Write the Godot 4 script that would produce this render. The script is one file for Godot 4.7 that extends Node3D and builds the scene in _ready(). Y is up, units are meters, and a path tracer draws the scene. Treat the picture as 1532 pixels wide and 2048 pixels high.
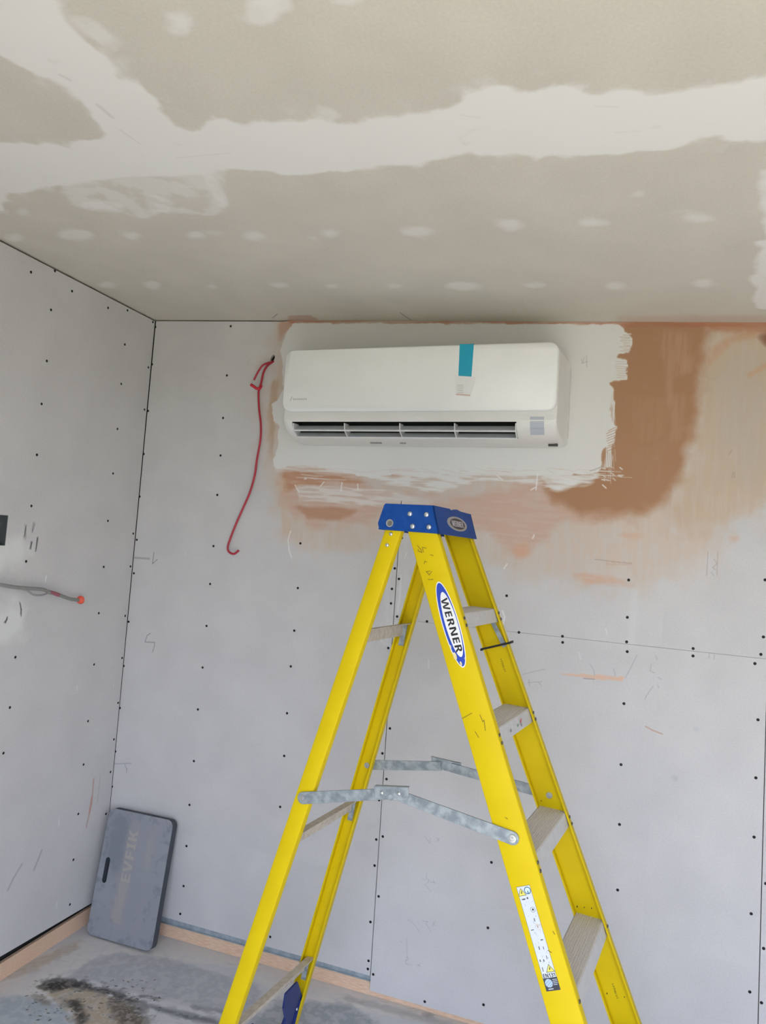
extends Node3D
# A half-finished room: plasterboard walls, filled ceiling joints, a wall-mounted air conditioner and a yellow stepladder.

var M := {}
var taken := {}
var noise := {}

func P(a: Array) -> PackedVector2Array:
	var r := PackedVector2Array()
	for i in range(0, a.size(), 2):
		r.append(Vector2(a[i], a[i + 1]))
	return r

# ---------------------------------------------------------------- geometry
class Geo:
	var v := PackedVector3Array()
	var uv := PackedVector2Array()
	var fn := PackedVector3Array()

	func tri(a: Vector3, b: Vector3, c: Vector3, towards := Vector3.ZERO) -> void:
		var n := (b - a).cross(c - a)
		if n.length_squared() < 1e-18:
			return
		n = n.normalized()
		if towards != Vector3.ZERO and n.dot(towards) < 0.0:
			var t := b
			b = c
			c = t
			n = -n
		v.append(a)
		v.append(c)
		v.append(b)
		for k in 3:
			uv.append(Vector2.ZERO)
		fn.append(n)

	func quad(a: Vector3, b: Vector3, c: Vector3, d: Vector3, towards := Vector3.ZERO) -> void:
		tri(a, b, c, towards)
		tri(a, c, d, towards)

	func face(pts: PackedVector2Array, xf: Transform3D, d: float, up: bool) -> void:
		var ids := Geometry2D.triangulate_polygon(pts)
		var n := xf.basis.z * (1.0 if up else -1.0)
		for i in range(0, ids.size(), 3):
			tri(xf * Vector3(pts[ids[i]].x, pts[ids[i]].y, d), xf * Vector3(pts[ids[i + 1]].x, pts[ids[i + 1]].y, d), xf * Vector3(pts[ids[i + 2]].x, pts[ids[i + 2]].y, d), n)

	# an outline in x and y, pushed along z from d0 to d1, with an optional chamfer at the d1 end
	func prism(pts: PackedVector2Array, d0: float, d1: float, xf := Transform3D(), bevel := 0.0) -> void:
		if Geometry2D.is_polygon_clockwise(pts):
			pts = pts.duplicate()
			pts.reverse()
		var top := pts
		var dm := d1
		if bevel > 0.0:
			var ins := Geometry2D.offset_polygon(pts, -bevel, Geometry2D.JOIN_MITER)
			if ins.size() == 1 and ins[0].size() == pts.size():
				var best := 0
				for k in pts.size():
					if ins[0][k].distance_to(pts[0]) < ins[0][best].distance_to(pts[0]):
						best = k
				var ordered := PackedVector2Array()
				for k in pts.size():
					ordered.append(ins[0][(best + k) % pts.size()])
				top = ordered
				dm = d1 - bevel
		face(top, xf, d1, true)
		face(pts, xf, d0, false)
		for i in pts.size():
			var j := (i + 1) % pts.size()
			quad(xf * Vector3(pts[i].x, pts[i].y, d0), xf * Vector3(pts[j].x, pts[j].y, d0), xf * Vector3(pts[j].x, pts[j].y, dm), xf * Vector3(pts[i].x, pts[i].y, dm))
			if dm != d1:
				quad(xf * Vector3(pts[i].x, pts[i].y, dm), xf * Vector3(pts[j].x, pts[j].y, dm), xf * Vector3(top[j].x, top[j].y, d1), xf * Vector3(top[i].x, top[i].y, d1))

	func box(c: Vector3, s: Vector3, xf := Transform3D(), bevel := 0.0) -> void:
		var h := s * 0.5
		prism(PackedVector2Array([Vector2(c.x - h.x, c.y - h.y), Vector2(c.x + h.x, c.y - h.y), Vector2(c.x + h.x, c.y + h.y), Vector2(c.x - h.x, c.y + h.y)]), c.z - h.z, c.z + h.z, xf, bevel)

	# rings of equal length, skinned one after the other; every ring runs anticlockwise seen from the last
	func loft(rings: Array, caps := true) -> void:
		var n: int = rings[0].size()
		for k in rings.size() - 1:
			for i in n:
				var j := (i + 1) % n
				quad(rings[k][i], rings[k][j], rings[k + 1][j], rings[k + 1][i])
		if caps:
			for e in [0, rings.size() - 1]:
				var mid := Vector3.ZERO
				for p: Vector3 in rings[e]:
					mid += p / n
				var other := Vector3.ZERO
				for p: Vector3 in rings[1 if e == 0 else rings.size() - 2]:
					other += p / n
				for i in n:
					tri(rings[e][i], rings[e][(i + 1) % n], mid, mid - other)

	func tube(path: PackedVector3Array, r: float, sides := 8) -> void:
		var rings := []
		var up := Vector3(0.31, 0.27, 0.91).normalized()
		for k in path.size():
			var t := (path[mini(k + 1, path.size() - 1)] - path[maxi(k - 1, 0)]).normalized()
			var x := up.cross(t).normalized()
			var y := t.cross(x)
			up = y
			var ring := PackedVector3Array()
			for i in sides:
				var a := TAU * i / sides
				ring.append(path[k] + (x * cos(a) + y * sin(a)) * r)
			rings.append(ring)
		loft(rings)

	# outline of (radius, height) pairs turned about z
	func lathe(outline: PackedVector2Array, sides: int, xf := Transform3D()) -> void:
		for k in outline.size() - 1:
			for i in sides:
				var a := TAU * i / sides
				var b := TAU * (i + 1) / sides
				var p := outline[k]
				var q := outline[k + 1]
				var flat := (q - p).rotated(-PI / 2)
				var m := (a + b) / 2
				var n := xf.basis * Vector3(cos(m) * flat.x, sin(m) * flat.x, flat.y)
				quad(xf * Vector3(cos(a) * p.x, sin(a) * p.x, p.y), xf * Vector3(cos(b) * p.x, sin(b) * p.x, p.y), xf * Vector3(cos(b) * q.x, sin(b) * q.x, q.y), xf * Vector3(cos(a) * q.x, sin(a) * q.x, q.y), n)

	func mesh(smooth := 0.0) -> ArrayMesh:
		var n := PackedVector3Array()
		n.resize(v.size())
		if smooth <= 0.0:
			for t in fn.size():
				for k in 3:
					n[3 * t + k] = fn[t]
		else:
			var at := {}
			for i in v.size():
				var key := Vector3i((v[i] * 20000.0).round())
				if not at.has(key):
					at[key] = PackedInt32Array()
				at[key].append(i)
			var least := cos(deg_to_rad(smooth))
			for key in at:
				var ids: PackedInt32Array = at[key]
				for i in ids:
					var own := fn[i / 3]
					var sum := Vector3.ZERO
					for j in ids:
						if fn[j / 3].dot(own) > least:
							sum += fn[j / 3]
					n[i] = sum.normalized()
		var arrays := []
		arrays.resize(Mesh.ARRAY_MAX)
		arrays[Mesh.ARRAY_VERTEX] = v
		arrays[Mesh.ARRAY_NORMAL] = n
		arrays[Mesh.ARRAY_TEX_UV] = uv
		var m := ArrayMesh.new()
		m.add_surface_from_arrays(Mesh.PRIMITIVE_TRIANGLES, arrays)
		return m

	func map_uv(f: Callable) -> Geo:
		for i in v.size():
			uv[i] = f.call(v[i])
		return self

func node_name(called: String) -> String:
	taken[called] = taken.get(called, -1) + 1
	return called if taken[called] == 0 else "%s_%03d" % [called, taken[called]]

func put(called: String, g: Geo, m: Material, parent: Node = self, smooth := 0.0) -> MeshInstance3D:
	return put_mesh(called, g.mesh(smooth), m, parent)

func put_mesh(called: String, mesh: Mesh, m: Material, parent: Node = self, xf := Transform3D()) -> MeshInstance3D:
	var o := MeshInstance3D.new()
	o.mesh = mesh
	o.material_override = m
	o.transform = xf
	o.name = node_name(called) if parent == self else called
	o.cast_shadow = GeometryInstance3D.SHADOW_CASTING_SETTING_ON
	parent.add_child(o, true)
	return o

func thing(called: String, label: String, category: String, at := Vector3.ZERO) -> Node3D:
	var o := Node3D.new()
	o.name = node_name(called)
	add_child(o)
	o.position = at
	o.set_meta("label", label)
	o.set_meta("category", category)
	return o

func setting(o: Node3D, label := "", category := "") -> Node3D:
	o.set_meta("kind", "structure")
	if label:
		o.set_meta("label", label)
		o.set_meta("category", category)
	return o

func rounded(w: float, h: float, r: float, steps := 4, c := Vector2.ZERO) -> PackedVector2Array:
	var out := PackedVector2Array()
	for q in 4:
		var m: Vector2 = Vector2(w / 2 - r, h / 2 - r) * [Vector2(1, 1), Vector2(-1, 1), Vector2(-1, -1), Vector2(1, -1)][q]
		for k in steps + 1:
			var a := PI / 2 * (q + float(k) / steps)
			out.append(c + m + Vector2(cos(a), sin(a)) * r)
	return out

func ellipse(rx: float, ry: float, n := 48, c := Vector2.ZERO) -> PackedVector2Array:
	var out := PackedVector2Array()
	for k in n:
		out.append(c + Vector2(cos(TAU * k / n) * rx, sin(TAU * k / n) * ry))
	return out

# an outline with one hole, joined by a hairline slit
func holed(outer: PackedVector2Array, hole: PackedVector2Array) -> PackedVector2Array:
	if Geometry2D.is_polygon_clockwise(outer):
		outer.reverse()
	if not Geometry2D.is_polygon_clockwise(hole):
		hole.reverse()
	var bo := 0
	var bh := 0
	for i in outer.size():
		for j in hole.size():
			if outer[i].distance_to(hole[j]) < outer[bo].distance_to(hole[bh]):
				bo = i
				bh = j
	var out := PackedVector2Array()
	for i in outer.size() + 1:
		out.append(outer[(bo + i) % outer.size()])
	var off := (hole[bh] - outer[bo]).orthogonal().normalized() * 0.00005
	out[outer.size()] -= off
	for j in hole.size() + 1:
		out.append(hole[(bh + j) % hole.size()])
	out[outer.size() + 1] -= off
	return out

# ---------------------------------------------------------------- computed surfaces
class Canvas:
	var w: int
	var h: int
	var s: float
	var at: Vector2      # metres at the top left pixel
	var down: float      # +1 when v grows down the picture, -1 when it grows up
	var px := PackedByteArray()
	var ns := {}

	func _init(size_m: Vector2, per_m: float, top_left: Vector2, down_sign: float, base: Color, fields: Dictionary) -> void:
		s = per_m
		w = int(size_m.x * s)
		h = int(size_m.y * s)
		at = top_left
		down = down_sign
		ns = fields
		px.resize(w * h * 3)
		var fine: PackedByteArray = ns.fine
		var coarse: PackedByteArray = ns.coarse
		var r := base.r * 255
		var g := base.g * 255
		var b := base.b * 255
		var i := 0
		for y in h:
			var row := (y & 1023) << 10
			for x in w:
				var n := (fine[row | (x & 1023)] - 128) * 0.035 + (coarse[row | (x & 1023)] - 128) * 0.03
				px[i] = clampi(int(r + n), 0, 255)
				px[i + 1] = clampi(int(g + n), 0, 255)
				px[i + 2] = clampi(int(b + n * 0.9), 0, 255)
				i += 3

	func to_px(p: Vector2) -> Vector2:
		return Vector2((p.x - at.x) * s, (p.y - at.y) * s * down)

	# lays a colour inside outlines; the border is soft over `soft` metres and broken by a noise field
	func paint(polys: Array, c: Color, opacity := 1.0, soft := 0.02, field := "med", amp := 0.6, edge := 0.3, streak := "", bite := 0.0) -> void:
		var q := 2
		var mw := (w + q - 1) / q
		var mh := (h + q - 1) / q
		var im := Image.create(mw, mh, false, Image.FORMAT_L8)
		var lo := Vector2(1e9, 1e9)
		var hi := -lo
		for poly: PackedVector2Array in polys:
			var pts := PackedVector2Array()
			for p in poly:
				var t := to_px(p)
				lo = lo.min(t)
				hi = hi.max(t)
				pts.append(t / q)
			var y0 := 1e9
			var y1 := -1e9
			for p in pts:
				y0 = minf(y0, p.y)
				y1 = maxf(y1, p.y)
			for y in range(maxi(0, int(y0)), mini(mh, int(y1) + 1)):
				var xs := []
				for k in pts.size():
					var a := pts[k]
					var b := pts[(k + 1) % pts.size()]
					if (a.y <= y + 0.5) != (b.y <= y + 0.5):
						xs.append(a.x + (b.x - a.x) * (y + 0.5 - a.y) / (b.y - a.y))
				xs.sort()
				for k in range(0, xs.size() - 1, 2):
					im.fill_rect(Rect2i(roundi(xs[k]), y, maxi(1, roundi(xs[k + 1]) - roundi(xs[k])), 1), Color.WHITE)
		var k := maxf(1.0, soft * s / q)
		var halvings := int(roundf(log(k) / log(2.0)))
		for i in halvings:
			im.resize(maxi(2, im.get_width() / 2), maxi(2, im.get_height() / 2), Image.INTERPOLATE_BILINEAR)
		for i in halvings:
			im.resize(mini(w, im.get_width() * 2), mini(h, im.get_height() * 2), Image.INTERPOLATE_BILINEAR)
		im.resize(w, h, Image.INTERPOLATE_BILINEAR)
		var mask := im.get_data()
		var f: PackedByteArray = ns[field]
		var st: PackedByteArray = ns[streak] if streak else f
		var grow := soft * s * 2.5 + 4
		var x0 := maxi(0, int(lo.x - grow))
		var x1 := mini(w, int(hi.x + grow))
		for y in range(maxi(0, int(lo.y - grow)), mini(h, int(hi.y + grow))):
			var row := (y & 1023) << 10
			for x in range(x0, x1):
				var m := mask[y * w + x]
				if m == 0:
					continue
				var n := row | (x & 1023)
				var a := clampf((m / 255.0 + (f[n] / 255.0 - 0.5) * amp - 0.5) / edge + 0.5, 0.0, 1.0) * opacity
				if bite > 0.0:
					a *= 1.0 - bite * clampf((st[n] - 110) / 60.0, 0.0, 1.0)
				if a <= 0.003:
					continue
				var i := (y * w + x) * 3
				px[i] = int(lerpf(px[i], c.r * 255, a))
				px[i + 1] = int(lerpf(px[i + 1], c.g * 255, a))
				px[i + 2] = int(lerpf(px[i + 2], c.b * 255, a))

	func stroke(pts: PackedVector2Array, width: float, c: Color, opacity := 1.0) -> void:
		var r := width * s / 2
		for k in pts.size() - 1:
			var a := to_px(pts[k])
			var b := to_px(pts[k + 1])
			var lo := a.min(b) - Vector2(r + 2, r + 2)
			var hi := a.max(b) + Vector2(r + 2, r + 2)
			for y in range(maxi(0, int(lo.y)), mini(h, int(hi.y) + 1)):
				for x in range(maxi(0, int(lo.x)), mini(w, int(hi.x) + 1)):
					var p := Vector2(x + 0.5, y + 0.5)
					var d := p.distance_to(Geometry2D.get_closest_point_to_segment(p, a, b))
					var al := clampf(r + 0.5 - d, 0.0, 1.0) * opacity * minf(1.0, r * 2.0)
					if al > 0.01:
						var i := (y * w + x) * 3
						px[i] = int(lerpf(px[i], c.r * 255, al))
						px[i + 1] = int(lerpf(px[i + 1], c.g * 255, al))
						px[i + 2] = int(lerpf(px[i + 2], c.b * 255, al))

	func texture() -> ImageTexture:
		return ImageTexture.create_from_image(Image.create_from_data(w, h, false, Image.FORMAT_RGB8, px))

	func uv(p: Vector2) -> Vector2:
		var t := to_px(p)
		return Vector2(t.x / w, t.y / h)

func field(seed_: int, freq: float, sx := 1, sy := 1, octaves := 3) -> PackedByteArray:
	var n := FastNoiseLite.new()
	n.seed = seed_
	n.noise_type = FastNoiseLite.TYPE_SIMPLEX_SMOOTH
	n.frequency = freq
	n.fractal_octaves = octaves
	var im := n.get_image(1024 / sx, 1024 / sy, false, false, true)
	if sx > 1 or sy > 1:
		im.resize(1024, 1024, Image.INTERPOLATE_CUBIC)
	im.convert(Image.FORMAT_L8)
	return im.get_data()

func c8(r: int, g: int, b: int) -> Color:
	return Color(r / 255.0, g / 255.0, b / 255.0)

func mat(c: Color, rough := 0.6, metal := 0.0) -> StandardMaterial3D:
	var m := StandardMaterial3D.new()
	m.albedo_color = c
	m.roughness = rough
	m.metallic = metal
	return m

func speckled(a: Color, b: Color, freq: float, rough: float, metal: float, scale: float, seed_: int, stretch := Vector3.ONE) -> StandardMaterial3D:
	var n := FastNoiseLite.new()
	n.seed = seed_
	n.frequency = freq
	n.fractal_octaves = 4
	var g := Gradient.new()
	g.set_color(0, a)
	g.set_color(1, b)
	g.set_offset(0, 0.25)
	g.set_offset(1, 0.75)
	var t := NoiseTexture2D.new()
	t.width = 512
	t.height = 512
	t.seamless = true
	t.noise = n
	t.color_ramp = g
	var m := mat(Color.WHITE, rough, metal)
	m.albedo_texture = t
	m.uv1_triplanar = true
	m.uv1_scale = stretch * scale
	return m

func flat_text(called: String, words: String, height: float, length: float, m: Material, parent: Node, xf: Transform3D, bold := true) -> MeshInstance3D:
	var f := SystemFont.new()
	f.font_names = PackedStringArray(["Droid Sans"])
	f.font_weight = 700 if bold else 400
	var t := TextMesh.new()
	t.text = words
	t.font = f
	t.font_size = 32
	t.pixel_size = 0.01
	t.depth = 0.02
	t.curve_step = 2.0
	var b := t.get_aabb()
	var sc := Vector3(length / b.size.x, height / b.size.y, 0.02)
	var o := put_mesh(called, t, m, parent)
	o.transform = xf * Transform3D(Basis.from_scale(sc), -(b.position + b.size / 2) * sc)
	return o

# ---------------------------------------------------------------- the place
const ROOM_X := 4.5
const ROOM_Z := 2.95

func ceiling_y(x: float) -> float:
	return 2.417 - 0.0193 * x

func on_left(z: float, y: float, off: float) -> Vector3:
	return Vector3(0.008 - 0.0085 * y + off, y, z)

func _ready() -> void:
	# camera
	var cam := Camera3D.new()
	cam.name = "camera"
	cam.fov = 68.64
	cam.near = 0.05
	cam.position = Vector3(1.9098, 1.5667, 2.5789)
	cam.basis = Basis(Vector3.UP, 0.3237) * Basis(Vector3.RIGHT, 0.0458) * Basis(Vector3(0, 0, 1), 0.085)
	add_child(cam)
	cam.current = true
	# sky, sun, exposure
	var sky_m := ProceduralSkyMaterial.new()
	sky_m.sky_top_color = Color(0.735, 0.787, 0.895)
	sky_m.sky_horizon_color = Color(0.765, 0.803, 0.895)
	sky_m.sky_curve = 0.25
	sky_m.ground_bottom_color = Color(0.30, 0.29, 0.26)
	sky_m.ground_horizon_color = Color(0.30, 0.29, 0.26)
	sky_m.sun_angle_max = 1.0
	var sky := Sky.new()
	sky.sky_material = sky_m
	var env := Environment.new()
	env.background_mode = Environment.BG_SKY
	env.sky = sky
	env.tonemap_mode = Environment.TONE_MAPPER_LINEAR
	env.tonemap_exposure = 6.4
	env.sdfgi_enabled = true
	env.ssao_enabled = true
	env.ssil_enabled = true
	var we := WorldEnvironment.new()
	we.name = "environment"
	we.environment = env
	add_child(we)
	var sun := DirectionalLight3D.new()
	sun.name = "sun"
	sun.light_energy = 1.05
	sun.light_color = Color(1.0, 0.963, 0.897)
	sun.light_angular_distance = 0.6
	sun.shadow_enabled = true
	add_child(sun)
	sun.look_at_from_position(Vector3.ZERO, Vector3(0.25, -1.0, -0.45))
	prepare()
	build_shell()
	build_air_conditioner()
	build_ladder()
	build_kneeler()
	build_cables()

func prepare() -> void:
	noise = {"fine": field(3, 0.28, 1, 1, 2), "med": field(5, 0.05), "coarse": field(7, 0.008), "blot": field(9, 0.02, 1, 1, 4),
		"grit": field(17, 0.045, 1, 1, 5), "hs": field(11, 0.09, 8, 1, 3), "vs": field(13, 0.09, 1, 8, 3)}
	M.yellow = speckled(c8(219, 192, 10), c8(215, 187, 8), 0.01, 0.48, 0.0, 1.5, 21)
	M.yellow.metallic_specular = 0.3
	M.blue = speckled(c8(18, 68, 142), c8(26, 76, 150), 0.02, 0.5, 0.0, 3.0, 22)
	M.blue.metallic_specular = 0.3
	M.blue_dark = mat(c8(26, 46, 110), 0.5)
	M.galv = speckled(c8(132, 141, 145), c8(172, 179, 181), 0.02, 0.5, 0.35, 3.0, 23)
	M.alu = speckled(c8(206, 206, 205), c8(216, 216, 214), 0.02, 0.42, 0.35, 3.0, 24)
	M.alu_dusty = speckled(c8(206, 201, 195), c8(222, 218, 213), 0.05, 0.75, 0.0, 6.0, 25)
	M.rivet = mat(c8(205, 207, 206), 0.3, 0.85)
	M.dark_rivet = mat(c8(95, 90, 70), 0.5, 0.5)
	M.black = mat(c8(26, 24, 22), 0.6)
	M.ink = mat(c8(60, 52, 20), 0.8)
	M.pen = mat(c8(128, 110, 20), 0.8)
	M.bar = speckled(c8(186, 176, 160), c8(204, 195, 180), 0.02, 0.7, 0.0, 4.0, 29)
	M.screw = mat(c8(24, 24, 26), 0.5, 0.4)
	M.void = mat(c8(40, 38, 36), 0.95)
	M.timber = speckled(c8(218, 182, 150), c8(232, 202, 174), 0.03, 0.8, 0.0, 1.6, 26, Vector3(1, 8, 8))
	M.track = speckled(c8(150, 162, 168), c8(172, 182, 188), 0.02, 0.5, 0.15, 3.0, 27)
	M.plain_board = speckled(c8(200, 198, 195), c8(206, 204, 200), 0.01, 0.9, 0.0, 1.0, 28)
	M.white = mat(c8(236, 236, 232), 0.6)
	M.label_blue = mat(c8(34, 70, 182), 0.5)
	M.label_black = mat(c8(28, 28, 32), 0.6)

# ---------------------------------------------------------------- room shell
func board(corners: PackedVector2Array, hole: PackedVector2Array, cv: Canvas, m: Material, parent: Node, place: Callable) -> MeshInstance3D:
	var outline := corners.duplicate()
	if Geometry2D.is_polygon_clockwise(outline):
		outline.reverse()
	var g := Geo.new()
	var plain := outline
	if hole.size():
		outline = holed(outline, hole)
	var ids := Geometry2D.triangulate_polygon(outline)
	var nrm: Vector3 = (place.call(0.0, 1.0, 0.01) - place.call(0.0, 1.0, 0.0)).normalized()
	for f in [0.0, -0.0125]:
		for i in range(0, ids.size(), 3):
			g.tri(place.call(outline[ids[i]].x, outline[ids[i]].y, f), place.call(outline[ids[i + 1]].x, outline[ids[i + 1]].y, f), place.call(outline[ids[i + 2]].x, outline[ids[i + 2]].y, f), nrm if f == 0.0 else -nrm)
			var n := g.uv.size()
			for k in 3:
				g.uv[n - 3 + k] = Vector2.ZERO
	for loop: PackedVector2Array in ([plain, hole] if hole.size() else [plain]):
		for i in loop.size():
			var a := loop[i]
			var b := loop[(i + 1) % loop.size()]
			g.quad(place.call(a.x, a.y, -0.0125), place.call(b.x, b.y, -0.0125), place.call(b.x, b.y, 0.0), place.call(a.x, a.y, 0.0))
	# textures are laid out flat on the wall
	var o: Vector3 = place.call(0.0, 0.0, 0.0)
	var across: Vector3 = (place.call(1.0, 0.0, 0.0) - o).normalized()
	g.map_uv(func(p: Vector3) -> Vector2: return cv.uv(Vector2(p.dot(across), p.y)))
	return put("plasterboard", g, m, parent)

func screw_mesh() -> ArrayMesh:
	var g := Geo.new()
	g.lathe(P([0.0048, 0.0, 0.0045, 0.0006, 0.0026, 0.0009, 0.0020, 0.0002, 0.0, 0.0002]), 12)
	return g.mesh(50)

func build_shell() -> void:
	var paper := c8(206, 204, 202)
	# -- back wall
	var wb := Geo.new()
	wb.box(Vector3(ROOM_X / 2, 1.25, -0.12), Vector3(ROOM_X + 0.4, 2.6, 0.2))
	var wall := put("wall_back", wb, M.void)
	setting(wall, "grey plasterboard wall with screw heads behind the stepladder", "wall")
	var cv := Canvas.new(Vector2(2.75, 2.46), 500.0, Vector2(-0.03, 2.45), -1.0, paper, noise)
	paint_back_wall(cv)
	var wm := mat(Color.WHITE, 0.85)
	wm.albedo_texture = cv.texture()
	var on_back := func(u: float, v: float, off: float) -> Vector3: return Vector3(u, v, off)
	var cy := func(x: float) -> float: return ceiling_y(x) - 0.005
	var cable_hole := ellipse(0.0085, 0.0155, 14)
	for i in cable_hole.size():
		cable_hole[i] = cable_hole[i].rotated(-0.35) + Vector2(0.541, 2.256)
	var jx := func(y: float) -> float: return 1.1445 - 0.0195 * y
	var kx := func(y: float) -> float: return 2.366 - 0.0315 * y
	var gap := 0.0014
	var b1 := board(PackedVector2Array([Vector2(0.0075, 0.078), Vector2(jx.call(0.072) - gap, 0.071), Vector2(jx.call(1.737) - gap, 1.737), Vector2(jx.call(1.737) + gap, 1.737), Vector2(jx.call(2.39) + gap, ceiling_y(1.1) - 0.0004), Vector2(0.60, ceiling_y(0.60) - 0.0004), Vector2(0.58, cy.call(0.58)), Vector2(-0.0085, cy.call(0.0))]), cable_hole, cv, wm, wall, on_back)
	var b2 := board(PackedVector2Array([Vector2(jx.call(0.02) + gap, 0.022), Vector2(kx.call(0.02) - gap, 0.018), Vector2(kx.call(1.32) - gap, 1.3225), Vector2(jx.call(1.31) + gap, 1.3115)]), PackedVector2Array(), cv, wm, wall, on_back)
	var b3 := board(PackedVector2Array([Vector2(jx.call(1.31) + gap, 1.3123), Vector2(kx.call(1.32) - gap, 1.3234), Vector2(kx.call(2.37) - gap, ceiling_y(2.29) - 0.0004), Vector2(jx.call(2.39) + gap, ceiling_y(1.1) - 0.0004)]), PackedVector2Array(), cv, wm, wall, on_back)
	var b4 := board(PackedVector2Array([Vector2(kx.call(0.02) + gap, 0.018), Vector2(ROOM_X - 0.015, 0.018), Vector2(ROOM_X - 0.015, ceiling_y(ROOM_X) - 0.0004), Vector2(kx.call(2.37) + gap, ceiling_y(2.3) - 0.0004)]), PackedVector2Array(), cv, wm, wall, on_back)
	var sm := screw_mesh()
	for p: Vector2 in P([0.004,1.509,0.006,1.373,0.004,1.177,0.002,0.999,0.004,0.831,0.003,0.658,0.004,0.519,-0.009,2.387,-0.007,2.231,-0.004,2.038,-0.004,1.860,-0.003,1.685,0.343,2.386,0.347,2.188,0.348,2.018,0.353,1.869,0.355,1.713,0.360,1.512,0.361,1.364,0.363,1.201,0.363,1.040,0.360,0.878,0.364,0.681,0.363,0.514,0.367,0.359,0.371,0.209,0.368,0.104,0.729,1.552,0.735,1.385,0.736,1.226,0.735,1.093,0.737,0.920,0.741,0.764,0.743,0.578,0.750,0.110,1.107,1.492,1.103,1.418,1.104,1.366,1.108,1.207,1.119,0.836,1.121,0.673,1.123,0.536,1.125,0.446,1.127,0.252,1.132,0.120,1.132,0.092,1.142,0.750,1.146,0.551,1.149,0.345,1.153,0.079,1.124,1.603,1.126,1.456,1.131,1.322,1.139,0.927,1.242,1.317,1.514,1.435,1.565,1.316,1.709,1.320,1.711,1.300,1.532,0.543,1.537,0.329,1.542,0.080,1.343,0.037,1.905,1.526,1.909,1.405,1.912,1.326,1.916,1.295,1.917,1.128,1.921,0.934,1.929,0.746,1.937,0.542,2.112,1.329,2.113,1.306,2.309,1.389,2.305,1.335,2.290,1.305,2.308,1.136,2.312,0.961,2.317,0.784,2.322,0.557,2.331,0.329,2.356,0.654,2.361,0.464,2.364,0.306,2.304,1.564]):
		var host: Node = b1 if p.x < jx.call(p.y) else (b4 if p.x > kx.call(p.y) else (b2 if p.y < 1.315 else b3))
		put_mesh("screw", sm, M.screw, host, Transform3D(Basis(), Vector3(p.x, p.y, 0.0)))
	var tr := Geo.new()
	tr.box(Vector3(ROOM_X / 2, 0.064, -0.0185), Vector3(ROOM_X - 0.03, 0.036, 0.006))
	tr.box(Vector3(ROOM_X / 2, 0.047, -0.0165), Vector3(ROOM_X - 0.03, 0.003, 0.010))
	put("steel_track", tr, M.track, wall)
	var sp := Geo.new()
	sp.box(Vector3(ROOM_X / 2, 0.0225, -0.0155), Vector3(ROOM_X - 0.03, 0.045, 0.011), Transform3D(), 0.0015)
	put("sole_plate", sp, M.timber, wall)
	# -- left wall
	var wl := Geo.new()
	wl.box(Vector3(-0.13, 1.25, ROOM_Z / 2), Vector3(0.2, 2.6, ROOM_Z + 0.5))
	var lwall := put("wall_left", wl, M.void)
	setting(lwall, "plasterboard side wall with a cable and filler smears", "wall")
	var lc := Canvas.new(Vector2(1.26, 2.46), 420.0, Vector2(-0.02, 2.45), -1.0, paper, noise)
	paint_left_wall(lc)
	var lm := mat(Color.WHITE, 0.85)
	lm.albedo_texture = lc.texture()
	var hole := PackedVector2Array([Vector2(0.662, 1.466), Vector2(0.738, 1.466), Vector2(0.738, 1.564), Vector2(0.662, 1.564)])
	var l1 := board(PackedVector2Array([Vector2(0.002, 0.085), Vector2(1.2, 0.116), Vector2(1.2, 2.41), Vector2(0.002, 2.41)]), hole, lc, lm, lwall, on_left)
	var flat := PackedVector2Array()
	var l2 := board(PackedVector2Array([Vector2(1.203, 0.1), Vector2(2.4, 0.1), Vector2(2.4, 2.41), Vector2(1.203, 2.41)]), flat, lc, M.plain_board, lwall, on_left)
	board(PackedVector2Array([Vector2(2.403, 0.1), Vector2(ROOM_Z, 0.1), Vector2(ROOM_Z, 2.41), Vector2(2.403, 2.41)]), flat, lc, M.plain_board, lwall, on_left)
	var turn := Basis(Vector3.UP, PI / 2)
	for p: Vector2 in P([0.015,2.403,0.017,2.214,0.017,2.040,0.015,1.533,0.013,1.400,0.017,1.201,0.012,1.032,0.011,0.853,0.016,0.709,0.018,0.581,0.022,0.418,0.024,0.268,0.175,2.264,0.174,2.109,0.171,1.933,0.172,1.759,0.176,1.575,0.175,1.398,0.178,1.221,0.177,1.026,0.181,0.813,0.183,0.651,0.186,0.468,0.189,0.300,0.185,0.134,0.670,2.363,0.568,2.406,0.480,2.367,0.289,2.371,0.178,2.398,0.568,2.271,0.564,2.096,0.568,1.948,0.566,1.775,0.568,1.602,0.567,1.416,0.572,1.098,0.574,0.933,0.582,0.786]):
		put_mesh("screw", sm, M.screw, l1, Transform3D(turn, on_left(p.x, p.y, 0.0)))
	var lp := Geo.new()
	lp.box(Vector3(-0.015, 0.030, ROOM_Z / 2 - 0.01), Vector3(0.012, 0.060, ROOM_Z - 0.03), Transform3D(), 0.0015)
	put("sole_plate", lp, M.timber, lwall)
	var bb := Geo.new()
	for e in [[0.662, 0.664, 1.466, 1.564], [0.736, 0.738, 1.466, 1.564], [0.664, 0.736, 1.466, 1.468], [0.664, 0.736, 1.562, 1.564]]:
		bb.box(Vector3(-0.016, (e[2] + e[3]) / 2, (e[0] + e[1]) / 2), Vector3(0.022, e[3] - e[2], e[1] - e[0]))
	bb.box(Vector3(-0.0275, 1.515, 0.7), Vector3(0.002, 0.098, 0.076))
	var sock := put("back_box", bb, mat(c8(92, 98, 98), 0.6, 0.3))
	sock.set_meta("label", "dark grey empty back box cut into the left wall board")
	sock.set_meta("category", "back box")
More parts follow.
